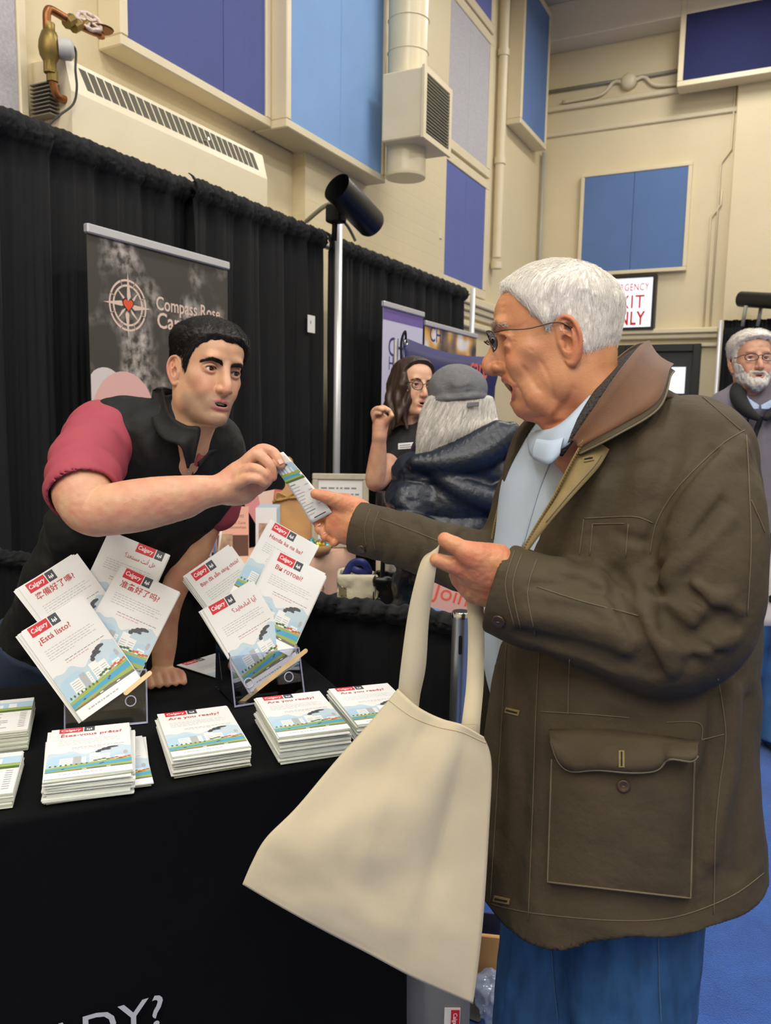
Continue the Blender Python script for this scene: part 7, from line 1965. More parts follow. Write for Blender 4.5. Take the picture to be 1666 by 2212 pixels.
# head
MY = head_at((0.078, -0.008, 0), 375, 801, 1.76, 39, 4, 7, (0.93, 0.97, 0.935))
make_head('young', MY, e_yg, dict(mouth=0.55, jaw=1.0, top=0.93, name='head_and_neck', res=0.0018, extra=[(chain([(0, -0.04, -0.10), (0.015, -0.065, -0.16), (0.02, -0.085, -0.20)], [0.055, 0.054, 0.050], 3), 0.02, 'u')]))
eyeballs(MY, e_yg, (-0.25, 1, 0.02)); lashes(MY, e_yg, m_dkhair); teeth(MY, e_yg, 0.55)
ty = [(0, 0.080), (0.3, 0.084), (0.55, 0.076), (0.75, 0.066), (0.95, 0.040), (1.08, 0.022), (1.16, -0.006), (1.27, 0.002), (1.36, 0.03), (1.47, 0.034), (1.75, 0.034), (1.95, 0.0), (2.3, -0.05), (3.15, -0.068)]
hair_cap(MY, e_yg, 'young', ty, lambda Q: 0.005+0.012*sstep(Q[:, 2], 0.045, 0.10)-0.006*sstep(Q[:, 1], 0.04, 0.08), m_dkhair, lambda p: np.stack([-0.5*np.sign(p[:, 0]+0.03)*sstep(p[:, 2], 0.05, 0.1), -0.8-0*p[:, 0], -0.9*sstep(0.08-p[:, 2], 0, 0.05)], 1), top=0.93, n=6500, L=0.032, r=0.00042, lift=0.0028, jit=0.2)
for s in (-1, 1): brow(MY, e_yg, [(0.010, 0.0955, 0.0290), (0.024, 0.0965, 0.0330), (0.038, 0.0895, 0.0345), (0.050, 0.0770, 0.0295)], 0.0036, m_dkhair, s, n=420, L=0.009)
# vest collar, standing open
ci = Pd([(352, 842, 1.77), (368, 895, 1.72), (402, 918, 1.70), (432, 924, 1.698), (426, 965, 1.70), (418, 1000, 1.71)])
co = Pd([(330, 846, 1.80), (326, 900, 1.735), (350, 945, 1.695), (388, 962, 1.685), (400, 990, 1.695), (406, 1012, 1.71)])
ribbon('vest_collar', ci, co, 0.005, m_vest, e_yg, 8, bulge=0.006)
ci2 = Pd([(472, 905, 1.86), (466, 925, 1.84), (448, 945, 1.82), (438, 962, 1.80), (425, 1000, 1.76)]); co2 = Pd([(478, 915, 1.86), (488, 955, 1.84), (470, 975, 1.81), (452, 985, 1.79), (428, 1008, 1.76)])
ribbon('vest_collar', ci2, co2, 0.005, m_vest, e_yg, 8, bulge=0.005)
cb_ = Pd([(352, 842, 1.77), (356, 838, 1.87), (400, 850, 1.95), (450, 880, 1.93), (472, 905, 1.86)]); cb2 = Pd([(330, 846, 1.80), (340, 850, 1.91), (395, 875, 1.98), (455, 900, 1.95), (478, 915, 1.86)])
ribbon('vest_collar', cb_, cb2, 0.005, m_vest, e_yg, 8, bulge=0.004)
ribbon('shirt_neck', Pd([(435, 955, 1.76), (428, 985, 1.755), (420, 1005, 1.755)]), Pd([(445, 955, 1.79), (440, 985, 1.775), (426, 1008, 1.76)]), 0.003, m_maroon, e_yg)
zq = Pd([(418, 1002, 1.742), (414, 1050, 1.73), (405, 1110, 1.74)])
MB().tube(trace(bvV, [(418, 1000), (412, 1060), (400, 1130)], 0.001, 6), 0.0018, 6).build('zip', mat('black_zip', '#2a2b2e', 0.35, 0.5), e_yg, smooth=True)
h_, no_ = hit(bvV, 403, 1003, 0.003)
if h_ is not None: MB().tube([h_, h_-UP*0.016+RT*0.004], 0.0016, 6).build('zip_pull', mat('chrome', '#c8c8c8', 0.2, 1.0), e_yg, smooth=True)
# ------------------------------------------------------------------ woman in black talking at the next stall
HB = 0.0042
e_w = empty('person', P(880, 1100, 3.25)*[1, 1, 0]); tag(e_w, 'brown-haired woman in a black top gesturing with one hand', 'person')
m_brhair = mat('brown_hair', '#33231a', 0.45, var=0.3, vscale=30, stretch=(1, 1, 0.2))
m_blktop = mat('black_knit_top', '#17181b', 0.8, var=0.1, vscale=8)
DW = 3.22
MW = head_at((0, 0.09, 0.016), 914, 832, DW, 26, 3, 2, (0.93, 0.96, 0.95))
make_head('woman', MW, e_w, dict(mouth=0.5, jaw=0.93, lip=1.1, nose=0.9, res=0.0036, name='head_and_neck'))
eyeballs(MW, e_w, (-0.2, 1, 0)); lashes(MW, e_w, m_dkhair)
for s in (-1, 1): brow(MW, e_w, [(0.012, 0.0950, 0.0320), (0.025, 0.0955, 0.0365), (0.038, 0.0885, 0.038), (0.048, 0.0785, 0.034)], 0.0022, m_brhair, s, n=120)
HW = Sdf()
fc, c_, r_ = cranium(0.95)
ctr = np.array([0, -0.012, 0.03], np.float32)
HW.u((lambda Q: np.maximum(fc(ctr+(Q-ctr)/1.17), (Q[:, 1]-0.062-0.55*(Q[:, 2]-0.09))), c_, r_+0.04), 0)
rgw = np.random.RandomState(4)
for k in range(18):
    s = -1 if k % 2 else 1; a = rgw.uniform(0.5, 2.6); x = s*0.074*math.sin(a)*1.12; y = -0.012+0.075*math.cos(a); y = min(y, 0.045)
    L_ = rgw.uniform(0.20, 0.27); pts = [(x*0.8, y*0.8, 0.09)]
    for j in range(1, 7):
        t = j/6; pts.append((x*(1+0.35*t)+0.008*math.sin(9*t+k), y+0.012*t+0.010*math.cos(8*t+k*2), 0.06-L_*t))
    HW.u(chain(pts, [0.016, 0.020, 0.020, 0.019, 0.017, 0.013, 0.006], 3), 0.012)
HW.disp(lambda Q: 0.0025*vnoise(Q*np.array([1, 1, 0.3], np.float32), 80, 3))
build_sdf('hair', HW, 0.0042, m_brhair, e_w, M4=MW)
e_g2 = empty('eyeglasses', hl(MW, (0, 0.11, 0.015))); glasses(MW, e_g2, mat('tortoise_frame', '#3a2a24', 0.3), 0.024, 0.019, 0.110, 0.012, 0.0018); tag(e_g2, 'dark round glasses worn by the brown-haired woman', 'eyeglasses')
B_ = Sdf()
B_.u(chain([P(905, 950, DW+0.05), P(895, 1020, DW+0.05), P(890, 1150, DW+0.06), P(890, 1300, DW+0.06)], [0.10, 0.145, 0.135, 0.15], 4, flat=(FW, 1.25)), 0)
B_.u(chain([P(868, 962, DW+0.02), P(905, 945, DW+0.05), P(960, 965, DW+0.08)], [0.058, 0.07, 0.06], 3), 0.04)
B_.u(chain([P(868, 968, DW), P(850, 1000, DW-0.02)], [0.058, 0.052], 1), 0.02)
B_.disp(lambda Q: 0.004*vnoise(Q, 12, 3))
q = P(890, 1300, DW+0.06); B_.u(chain([q, np.array([q[0], q[1], 0.5]), np.array([q[0], q[1], 0.06])], [0.15, 0.12, 0.10], 3), 0.03)
B_.isec(lambda Q: -Q[:, 2]+0.004, 0.004)
build_sdf('clothing', B_, 0.009, m_blktop, e_w)
A_ = Sdf()
sW, eW, wW = P(858, 985, DW-0.01), P(812, 1040, DW-0.10), P(820, 942, DW-0.17)
A_.u(chain([sW, (sW+eW)/2, eW, (eW*0.6+wW*0.4), wW], [0.047, 0.044, 0.040, 0.037, 0.025], 5), 0)
dh = DW-0.17
A_.u(chain([wW, P(822, 920, dh), P(826, 908, dh)], [0.026, 0.031, 0.026], 3), 0.012)
for (p_, r_) in [([P(814, 912, dh), P(806, 892, dh-0.02), P(815, 882, dh-0.04), P(826, 885, dh-0.05)], [0.013, 0.0100, 0.0092, 0.008]), ([P(820, 905, dh), P(816, 886, dh-0.02), P(828, 880, dh-0.04), P(838, 886, dh-0.05)], [0.013, 0.010, 0.0092, 0.008]),
                 ([P(826, 903, dh), P(824, 888, dh-0.02), P(838, 885, dh-0.04), P(845, 893, dh-0.045)], [0.012, 0.0098, 0.009, 0.0078]), ([P(818, 918, dh), P(808, 905, dh-0.02), P(812, 893, dh-0.035), P(822, 893, dh-0.045)], [0.012, 0.009, 0.008, 0.007]),
                 ([P(830, 920, dh-0.01), P(838, 908, dh-0.03), P(847, 898, dh-0.05)], [0.014, 0.0108, 0.0085])]: A_.u(chain(p_, r_, 4), 0.006)
build_sdf('arm_and_hand', A_, 0.0042, m_skin, e_w, cols=skin_cols('woman'))
h_, no_ = P(880, 963, DW-0.115), -FW
e_nt = empty('name_tag', h_); Mt = frame(h_, nrm(RT+UP*0.08), UP, -FW)
MB().box((-0.036, -0.012, 0), (0.036, 0.012, 0.003), bev=0.001, M4=Mt).build('badge', mat('white_card', '#e4e4e6', 0.7), e_nt)
tb = MB()
for (a, b, c) in ((-0.030, 0.012, 0.003), (-0.030, 0.024, -0.005)): tb.box((a, c-0.0012, 0.003), (b, c+0.0012, 0.0034), M4=Mt)
tb.build('badge_print', mat('ink_grey', '#4a4a4e', 0.7), e_nt); tag(e_nt, 'white name badge on the black top', 'name tag')

# ------------------------------------------------------------------ woman with the grey cap, seen from behind
e_c = empty('person', P(985, 1150, 2.78)*[1, 1, 0]); tag(e_c, 'silver-haired woman in a navy puffer jacket and grey cap', 'person')
DC = 2.75
hc = P(990, 856, DC)
MC = frame(hc, nrm(RT*0.75+(-FW)*0.6), nrm(FW*0.75+RT*0.62), nrm(UP+RT*0.0))
m_capw = mat('grey_wool', '#6c6d70', 0.95, var=0.10, vscale=60, bump=0.4, bscale=300)
HD = Sdf(); HD.u(ell(hc, (0.078, 0.085, 0.105)), 0); HD.u(chain([hc, hc-UP*0.17], [0.06, 0.06], 1), 0.02)
build_sdf('head_and_neck', HD, 0.008, m_skin, e_c, cols=skin_cols('woman'))
CP = Sdf()
CP.u(ell(P(989, 842, DC), (0.104, 0.104, 0.088)), 0)
CP.isec(lambda Q: -((Q-P(990, 862, DC).astype(np.float32))@nrm(UP-RT*0.10).astype(np.float32)), 0.012)
CP.u((lambda Q: chain([P(990, 866, DC)+0.088*(math.cos(t)*nrm(RT*1+UP*0.10)+math.sin(t)*nrm(FW-UP*0.05)) for t in np.linspace(0, 2*math.pi, 18)], 0.016, 2, flat=None)[0](Q)*1.0, P(990, 866, DC).astype(np.float32), 0.13), 0.006)
for (pts, am, sg) in [([(935, 835), (985, 848), (1050, 832)], 0.004, 0.006), ([(928, 862), (985, 880), (1052, 862)], 0.0035, 0.005), ([(1010, 790), (1030, 815), (1020, 850)], 0.004, 0.008), ([(960, 795), (955, 820), (970, 842)], 0.004, 0.008)]:
    f, cc2, rr2 = chain([P(x, y, DC-0.10) for x, y in pts], 0.0, 5); CP.disp((lambda f, am, sg: lambda Q: am*np.exp(-(np.maximum(f(Q)-0.012, 0)/sg)**2))(f, am, sg), cc2, rr2+0.05)
CP.disp(lambda Q: 0.003*vnoise(Q, 28, 3))
build_sdf('flat_cap', CP, 0.0042, m_capw, e_c)
MB().box((-0.02, -0.008, -0.002), (0.02, 0.008, 0.004), bev=0.002, M4=frame(P(1022, 874, DC-0.100), nrm(RT+UP*0.1), UP, -FW)).build('cap_strap', m_capw, e_c)
m_silver = mat('silver_hair', '#c3bfb4', 0.5, vcol=True)
HS = Sdf()
for k in range(26):
    t = k/25; x0 = 930+128*t; d_ = DC-0.055-0.035*math.sin(math.pi*t)
    tipx = 903+165*t**1.05+8*math.sin(k*2.1); tipy = 1008-95*t+10*math.sin(k*1.7); 
    HS.u(chain([P(x0, 866, d_+0.022), P(x0*0.6+tipx*0.4+(2 if k % 2 else -2), 908, d_+0.004), P(x0*0.3+tipx*0.7, 955-40*t, d_-0.014), P(tipx, tipy, d_-0.012)], [0.016, 0.018, 0.016, 0.004], 4), 0.010)
HS.disp(lambda Q: 0.002*vnoise(Q@np.stack([RT, FW, UP*0.25], 1).astype(np.float32), 130, 3))
hs = build_sdf('hair', HS, 0.0042, m_silver, e_c, cols=lambda V: whites(0.40, 0.46)(np.random.RandomState(1), len(V)))
bvh_ = obj_bvh(hs); me_ = hs.data; rs_ = np.random.RandomState(3); vs = [v for v in me_.vertices]; ids = rs_.choice(len(vs), 1600)
MwT = np.array(e_c.matrix_world); roots = np.array([vs[i].co[:] for i in ids])+MwT[:3, 3]; nm = np.array([vs[i].normal[:] for i in ids])
st = strands('hair_strands', roots, nm, lambda p: np.repeat((-UP-RT*0.35)[None], len(p), 0), 0.07, 0.0007, bvh_, m_silver, e_c, 5, 0.003, 2, 0.12, whites(0.30, 0.85)); st['kind'] = 'stuff'
m_puff = mat('navy_puffer_nylon', '#141d2b', 0.36, var=0.15, vscale=10, bump=0.25, bscale=60)
PJ = Sdf()
PJ.u(chain([P(1000, 985, DC+0.02), P(985, 1060, DC+0.02), P(975, 1180, DC+0.02), P(970, 1350, DC+0.02)], [0.15, 0.18, 0.185, 0.19], 4, flat=(FW, 1.35)), 0)
PJ.u(chain([P(900, 1040, DC-0.02), P(884, 1110, DC-0.06), P(900, 1190, DC-0.14), P(950, 1210, DC-0.17)], [0.075, 0.075, 0.070, 0.06], 4), 0.03)
PJ.u(chain([P(910, 1015, DC), P(985, 985, DC), P(1085, 990, DC)], [0.065, 0.078, 0.070], 4), 0.05)
PJ.u(chain([P(1095, 1030, DC), P(1110, 1120, DC-0.02), P(1085, 1210, DC-0.06)], [0.08, 0.08, 0.075], 4), 0.04)
zup = UP.astype(np.float32)
PJ.disp(lambda Q: -0.017*np.abs(np.sin((Q@zup+0.10*(Q@RT.astype(np.float32))+0.012*vnoise(Q, 14, 3))*31.0))**0.7+0.005*vnoise(Q, 22, 2)+0.003*vnoise(Q, 48, 5))
# hood lying on the back
for (pts, rr2) in [([(900, 1000), (960, 1000), (1030, 985), (1085, 950), (1105, 930)], [0.03, 0.05, 0.06, 0.045, 0.03]), ([(950, 1030), (1000, 1060), (1060, 1080), (1090, 1060)], [0.03, 0.05, 0.045, 0.03]), ([(960, 985), (1020, 960), (1075, 930)], [0.03, 0.04, 0.035])]:
    PJ.u(chain([P(x, y, DC-0.10) for x, y in pts], rr2, 4), 0.018)
q = P(970, 1350, DC+0.02); PJ.u(chain([q, np.array([q[0], q[1], 0.55])], [0.20, 0.18], 1), 0.03)
build_sdf('puffer_jacket', PJ, 0.0065, m_puff, e_c, margin=1.5)
LG = Sdf(); q = np.array([q[0], q[1], 0.6])
for s in (-1, 1): LG.u(chain([q+RT*s*0.09*[1, 1, 0], (q*[1, 1, 0])+RT*s*0.10*[1, 1, 0]+[0, 0, 0.03]], [0.10, 0.065], 1), 0.02)
LG.isec(lambda Q: -Q[:, 2]+0.003, 0.004); build_sdf('trousers', LG, 0.012, m_blktop, e_c)

# ------------------------------------------------------------------ bearded man at the right edge
e_b = empty('person', P(1650, 1100, 3.35)*[1, 1, 0]); tag(e_b, 'white-bearded man in a grey fleece jacket at the right edge', 'person')
DBm = 3.3
MBd = head_at((0, 0.09, 0.016), 1640, 772, DBm, -6, 0, 2, (0.98, 0.98, 0.98))
make_head('beard', MBd, e_b, dict(mouth=0.35, old=0.6, res=0.0036, name='head_and_neck', ear=1.05))
eyeballs(MBd, e_b, (0.1, 1, 0))
tbz = [(0, 0.094), (0.5, 0.090), (0.9, 0.066), (1.1, 0.045), (1.3, 0.0), (1.42, 0.0), (1.5, 0.036), (1.75, 0.03), (2.3, -0.04), (3.15, -0.05)]
hair_cap(MBd, e_b, 'beard', tbz, lambda Q: 0.012+0.008*sstep(Q[:, 2], 0.04, 0.10), m_whair, lambda p: np.stack([0.6*np.sign(p[:, 0]), -0.5+0*p[:, 0], -0.8*sstep(0.1-p[:, 2], 0, 0.05)], 1), res=0.004, n=1500, L=0.03, r=0.0007, cols=whites(0.55, 0.9), lift=0.005, jit=0.3)
fcb, cB, rB = cranium(1.0)
BR = Sdf(); BR.u((lambda Q: fcb(Q)-0.010, cB, rB+0.03), 0)
BR.u(ell((0, 0.085, -0.092), (0.034, 0.024, 0.026)), 0.02)
BR.u(ell((0, 0.099, -0.0475), (0.026, 0.010, 0.006)), 0.006)
BR.sub(ell((0, 0.10, -0.0625), (0.024, 0.02, 0.0085)), 0.004)
BR.disp(lambda Q: 0.003*vnoise(Q, 90, 2))
BR.isec(lambda Q: np.maximum(Q[:, 2]+0.039-0.9*np.maximum(np.abs(Q[:, 0])-0.03, 0)*1.1, 0.012-Q[:, 1]), 0.006)
build_sdf('beard', BR, 0.0036, m_whair, e_b, M4=MBd, cols=lambda V: whites(0.42, 0.62, (1, 0.95, 0.88))(np.random.RandomState(1), len(V)))
e_g3 = empty('eyeglasses', hl(MBd, (0, 0.11, 0.015))); glasses(MBd, e_g3, mat('black_frame', '#141414', 0.3), 0.026, 0.014, 0.110, 0.014, 0.0016); tag(e_g3, 'dark rectangular glasses worn by the bearded man', 'eyeglasses')
m_gfl = mat('grey_purple_fleece', '#6a6570', 0.9, var=0.05, vscale=20)
GJ = Sdf()
GJ.u(chain([P(1650, 880, DBm+0.05), P(1650, 960, DBm+0.05), P(1652, 1100, DBm+0.05), P(1655, 1235, DBm+0.05)], [0.14, 0.20, 0.200, 0.19], 4, flat=(FW, 1.4)), 0)
GJ.u(chain([P(1570, 880, DBm+0.05), P(1650, 850, DBm+0.05), P(1735, 880, DBm+0.05)], [0.075, 0.085, 0.075], 3), 0.05)
GJ.u(chain([P(1568, 900, DBm+0.03), P(1560, 1000, DBm+0.02), P(1585, 1110, DBm-0.08), P(1640, 1165, DBm-0.16)], [0.075, 0.070, 0.062, 0.048], 4), 0.03)
GJ.u(chain([P(1735, 900, DBm+0.03), P(1752, 1000, DBm+0.03), P(1752, 1110, DBm-0.0), P(1742, 1205, DBm-0.06)], [0.075, 0.070, 0.060, 0.046], 4), 0.03)
GJ.disp(lambda Q: 0.005*vnoise(Q, 11, 3)+0.002*vnoise(Q, 30, 3))
gj = build_sdf('fleece_jacket', GJ, 0.009, m_gfl, e_b); bvG = obj_bvh(gj)
m_blkfl = mat('black_collar_fleece', '#19191b', 0.85)
JC = Sdf()
for sg in (-1, 1):
    JC.u(chain([P(1645+sg*10, 838, DBm+0.10), P(1645+sg*42, 836, DBm+0.04), P(1645+sg*50, 855, DBm-0.04), P(1645+sg*34, 884, DBm-0.105), P(1645+sg*10, 902, DBm-0.13)], [0.03, 0.034, 0.032, 0.026, 0.014], 4), 0.01)
build_sdf('jacket_collar', JC, 0.006, m_blkfl, e_b)
ribbon('shirt_collar', Pd([(1608, 845, DBm-0.03), (1620, 862, DBm-0.09), (1640, 876, DBm-0.11)]), Pd([(1606, 858, DBm-0.06), (1620, 882, DBm-0.11), (1639, 884, DBm-0.12)]), 0.006, mat('blue_check_shirt', '#93a6c4', 0.8, var=0.2, vscale=160), e_b, 5)
ribbon('shirt_collar', Pd([(1685, 845, DBm-0.03), (1668, 862, DBm-0.09), (1644, 876, DBm-0.11)]), Pd([(1688, 858, DBm-0.06), (1668, 882, DBm-0.11), (1645, 884, DBm-0.12)]), 0.006, mat('blue_check_shirt', '#93a6c4'), e_b, 5)
for pts, r2 in (([(1618, 898), (1612, 940), (1606, 985)], 0.004), ([(1645, 900), (1628, 950), (1620, 985)], 0.012), ([(1592, 900), (1590, 915)], 0.012)):
    q = trace(bvG, pts, 0.002, 5)
    if len(q) > 1: MB().tube(q, r2, 6, flat=(FW, 0.4)).build('zip_trim', m_blkfl, e_b, smooth=True)
def simple_hand(a, w, side, kind, parent):
    """relaxed hand hanging from wrist a in direction w"""
    w = nrm(w); s_ = nrm(np.cross(w, -FW)); f_ = np.cross(s_, w); H = Sdf(); H.u(chain([a-w*0.03, a, a+w*0.05, a+w*0.085], [0.026, 0.027, 0.036, 0.032], 3, flat=(f_, 1.5)), 0)
    for k in range(4):
        o_ = s_*(k-1.5)*0.019; b_ = a+w*0.085+o_; H.u(chain([b_, b_+w*0.04-f_*0.004, b_+w*(0.06+0.008*(k in (1, 2)))-f_*0.022], [0.0115, 0.0098, 0.008], 3), 0.006)
    t_ = a+w*0.03+s_*side*0.03; H.u(chain([t_, t_+w*0.035+s_*side*0.018-f_*0.01, t_+w*0.06+s_*side*0.012-f_*0.022], [0.015, 0.0115, 0.009], 3), 0.008)
    return build_sdf('hand', H, 0.0042, m_skin, parent, cols=skin_cols(kind))
simple_hand(P(1640, 1165, DBm-0.16)+UP*0.0, -UP*0.9+RT*0.5-FW*0.1, 1, 'beard', e_b); simple_hand(P(1742, 1205, DBm-0.06), -UP-FW*0.1, -1, 'beard', e_b)
JB = Sdf(); q = P(1655, 1235, DBm+0.05)
for s in (-1, 1): JB.u(chain([q+RT*s*0.09*[1, 1, 0], (q*[1, 1, 0])+RT*s*0.10*[1, 1, 0]+[0, 0, 0.06]], [0.115, 0.075], 1), 0.02)
JB.disp(lambda Q: 0.006*vnoise(Q, 14, 3)); JB.isec(lambda Q: -Q[:, 2]+0.05, 0.004); build_sdf('jeans', JB, 0.012, mat('mid_denim', '#3d6a9c', 0.85, var=0.2, vscale=14), e_b)
for s in (-1, 1):
    f_ = (q*[1, 1, 0])+RT*s*0.10*[1, 1, 0]; sh = Sdf(); dr = nrm(-FW*[1, 1, 0]); sh.u(chain([f_-dr*0.05+[0, 0, 0.05], f_+dr*0.12+[0, 0, 0.035]], [0.05, 0.04], 1), 0); sh.isec(lambda Q: -Q[:, 2]+0.002, 0.003); build_sdf('shoe', sh, 0.010, m_shoe, e_b)
e_pb = empty('carrier_bag', P(1665, 1355, 3.1)*[1, 1, 1]); a, b = P(1638, 1160, 3.08), P(1700, 1350, 3.08)
Gq = np.array([[P(1640+70*u+4*math.sin(3*v), 1190+162*v, 3.08+0.02*math.sin(5*u+3*v)) for v in np.linspace(0, 1, 10)] for u in np.linspace(0, 1, 8)])
MB().sheet(Gq, 0.004).build('bag_front', mat('grey_white_bag', '#b9b4b6', 0.6), e_pb, smooth=True); MB().sheet(Gq+FW*0.06, 0.004).build('bag_back', mat('grey_white_bag', '#b9b4b6', 0.6), e_pb, smooth=True)
for k in (0, 7): MB().grid(np.stack([Gq[k], Gq[k]+FW*0.06], 1)).build('bag_side', mat('grey_white_bag', '#b9b4b6', 0.6), e_pb)
MB().tube(catmull([P(1660, 1195, 3.08), P(1664, 1160, 3.09), P(1680, 1150, 3.10), P(1690, 1195, 3.08)], 6), 0.006, 6).build('bag_handle', m_dark, e_pb, smooth=True)
mk_ = MB().poly([P(1661, 1288, 3.06), P(1668, 1284, 3.06), P(1668, 1304, 3.06), P(1661, 1300, 3.06)]); mk_.build('bag_print', m_dark, e_pb)
tag(e_pb, 'pale grey carrier bag held by the bearded man', 'bag')
# ------------------------------------------------------------------ the neighbouring stall table and its things
m_peach = mat('peach_tablecloth', '#d9ae93', 0.8, var=0.05, vscale=6, sheen=0.1)
tx0, tx1, ty0, ty1, tz = -2.29, -1.90, 2.25, 3.44, 0.755
e = empty('stall_table', ((tx0+tx1)/2, (ty0+ty1)/2, 0))
mb = MB(); mb.box((tx0, ty0, tz-0.004), (tx1, ty1, tz), bev=0.003); mb.build('table_cover_top', m_peach, e)
def skirt(p0, p1, seed, name='table_skirt'):
    p0, p1 = np.array(p0), np.array(p1); L = np.linalg.norm(p1-p0); n = np.array([(p1-p0)[1], -(p1-p0)[0]])/L; U = np.linspace(0, 1, int(L/0.02)+2); rg = np.random.RandomState(seed)
    G = np.array([[(p0[0]+(p1-p0)[0]*u+n[0]*w, p0[1]+(p1-p0)[1]*u+n[1]*w, z) for z in np.linspace(tz-0.003, 0.02, 9) for w in [0.003+0.022*(1-z/tz)*(1+math.sin(u*L*22+seed)+0.4*math.sin(u*L*47))]] for u in U])
    MB().sheet(G, 0.003).build(name, m_peach, e, smooth=True)
skirt((tx1+0.002, ty1), (tx1+0.002, ty0), 1); skirt((tx0, ty1+0.002), (tx1, ty1+0.002), 2); skirt((tx1, ty0-0.002), (tx0, ty0-0.002), 3)
# small compass mark on the skirt
cm = onx(690, 1275, tx1+0.06); rg_ = [cm+0.035*np.array([0, math.cos(t), math.sin(t)]) for t in np.linspace(0, 2*math.pi, 24, endpoint=False)]
k_ = MB().tube(rg_, 0.003, 5, closed=True)
for a in range(4): k_.tube([cm-0.045*np.array([0, math.cos(a*math.pi/4), math.sin(a*math.pi/4)]), cm+0.045*np.array([0, math.cos(a*math.pi/4), math.sin(a*math.pi/4)])], 0.002, 4)
k_.build('compass_print', mat('brown_print', '#8a5f48', 0.7), e)
tag(e, 'low table under a peach cloth behind the leaflets', 'table')
def stand_at(px, py):
    b = onz(px, py, tz+0.001)
    while b[0] < tx0+0.06: py += 2; b = onz(px, py, tz+0.001)
    return b
def card_stand(name, px, py, w, h, m, label, cat, lean=0.18, thick=0.003, yawk=0.0):
    """upright card on the stall table, facing the camera; returns empty + frame"""
    b = stand_at(px, py); f = nrm((CO-b)*[1, 1, 0]); r = np.array([-f[1], f[0], 0]); u = nrm(np.array([0, 0, 1.0])-f*lean); n = np.cross(r, u)
    M4 = frame(b, r, u, n); e = empty(name, mtx=M4)
    MB().box((-w/2, 0, -thick), (w/2, h, 0), bev=0.001).build('panel', m, e, local=True)
    ft = MB().raw([(-w*0.3, 0.001, -thick), (w*0.3, 0.001, -thick), (0, h*0.7, -thick), (0, 0.001+lean*0, -0.06)], [(0, 1, 2), (0, 2, 3), (1, 3, 2), (0, 3, 1)]); ft.build('easel_foot', m, e, local=True)
    tag(e, label, cat); return e
m_pinkc = mat('pink_card', '#dda795', 0.6)
e = card_stand('sign_card', 503, 1195, 0.145, 0.225, m_pinkc, 'pink sign card with phone number on the peach table', 'sign')
tm = MB(); put_text(tm, '587 355-8292', (0, 0.175, 0.0006), (1, 0, 0), (0, 1, 0), 0.018, align='CENTER', fit=0.10); put_text(tm, 'Consistent Care', (0, 0.145, 0.0006), (1, 0, 0), (0, 1, 0), 0.017, align='CENTER', fit=0.115); put_text(tm, 'and Relationships', (0, 0.125, 0.0006), (1, 0, 0), (0, 1, 0), 0.017, align='CENTER', fit=0.12)
tm.build('sign_lettering', mat('brown_ink', '#7a5a50', 0.6), e, local=True)
MB().box((-0.07, 0.0, 0.0003), (0.07, 0.095, 0.0012)).build('brown_panel', mat('dark_brown_print', '#5a372c', 0.6), e, local=True)
MB().box((-0.055, 0.01, 0.0012), (0.0, 0.10, 0.0018)).build('photo_print', mat('photo_tones', '#a98e76', 0.6, var=0.4, vscale=30), e, local=True)
# brochures in a small rack
b0 = stand_at(575, 1150)
e = empty('brochure_rack', b0)
for k in range(4):
    f = nrm((CO-b0)*[1, 1, 0]); r = np.array([-f[1], f[0], 0]); M4 = frame(b0-f*0.012*k+np.array([0, 0, 0.0]), r, nrm(np.array([0, 0, 1])-f*0.15), np.cross(r, nrm(np.array([0, 0, 1])-f*0.15)))
    MB().box((-0.05+0.006*k, 0.0, 0), (0.05+0.006*k, 0.195+0.004*k, 0.002), M4=M4).build('brochure', mat('pale_blue_brochure', '#b9cede', 0.5) if k else mat('white_brochure', '#e2e4e6', 0.5), e)
MB().box((-0.035, 0.03, 0.0022), (0.035, 0.12, 0.003), M4=frame(b0, r, nrm(np.array([0, 0, 1])-f*0.15), np.cross(r, nrm(np.array([0, 0, 1])-f*0.15)))).build('photo_print', mat('photo_tones', '#a98e76'), e)
tag(e, 'pale blue brochures standing on the peach table', 'brochures')
# pens in a clear cup
for k, (px, py, hx, c) in enumerate(((448, 1190, -0.03, '#3d4f92'), (456, 1192, -0.015, '#c9d3e6'), (464, 1192, 0.005, '#6f86b8'), (470, 1190, 0.02, '#dcd5cf'), (440, 1188, -0.045, '#5a5a9c'))):
    b = stand_at(px, py); o = MB().tube([b+[0, 0, 0.004], b+np.array([hx, hx*0.3, 0.15])], 0.0055, 8).build('pen', mat('pen_%d' % k, c, 0.4), smooth=True)
    tag(o, ['blue', 'pale blue', 'steel blue', 'white', 'violet'][k]+' pen standing beside the pink sign card', 'pen', 'pens on the stall table')
# cutting board with rope bow and the candy tray
m_bam = mat('bamboo_wood', '#b98b54', 0.5, var=0.12, vscale=14, stretch=(1, 1, 6))
b = stand_at(648, 1182); f = nrm((CO-b)*[1, 1, 0]); r = np.array([-f[1], f[0], 0]); u = nrm(np.array([0, 0, 1.0])-f*0.22-r*0.16); n_ = np.cross(r, u); M4 = frame(b-f*0.02, nrm(r-u*(r@u)), u, n_)
e = empty('cutting_board', mtx=M4)
out_ = [(-0.095, 0.0), (0.105, 0.0), (0.118, 0.05), (0.115, 0.18), (0.09, 0.25), (0.04, 0.285), (0.025, 0.31), (0.022, 0.38), (0.03, 0.42), (0.015, 0.445), (-0.015, 0.445), (-0.03, 0.42), (-0.022, 0.38), (-0.025, 0.31), (-0.045, 0.285), (-0.09, 0.25), (-0.11, 0.18), (-0.112, 0.05)]
oc = catmull(np.array([(x, y, 0) for x, y in out_]), 4, True); n2 = len(oc)
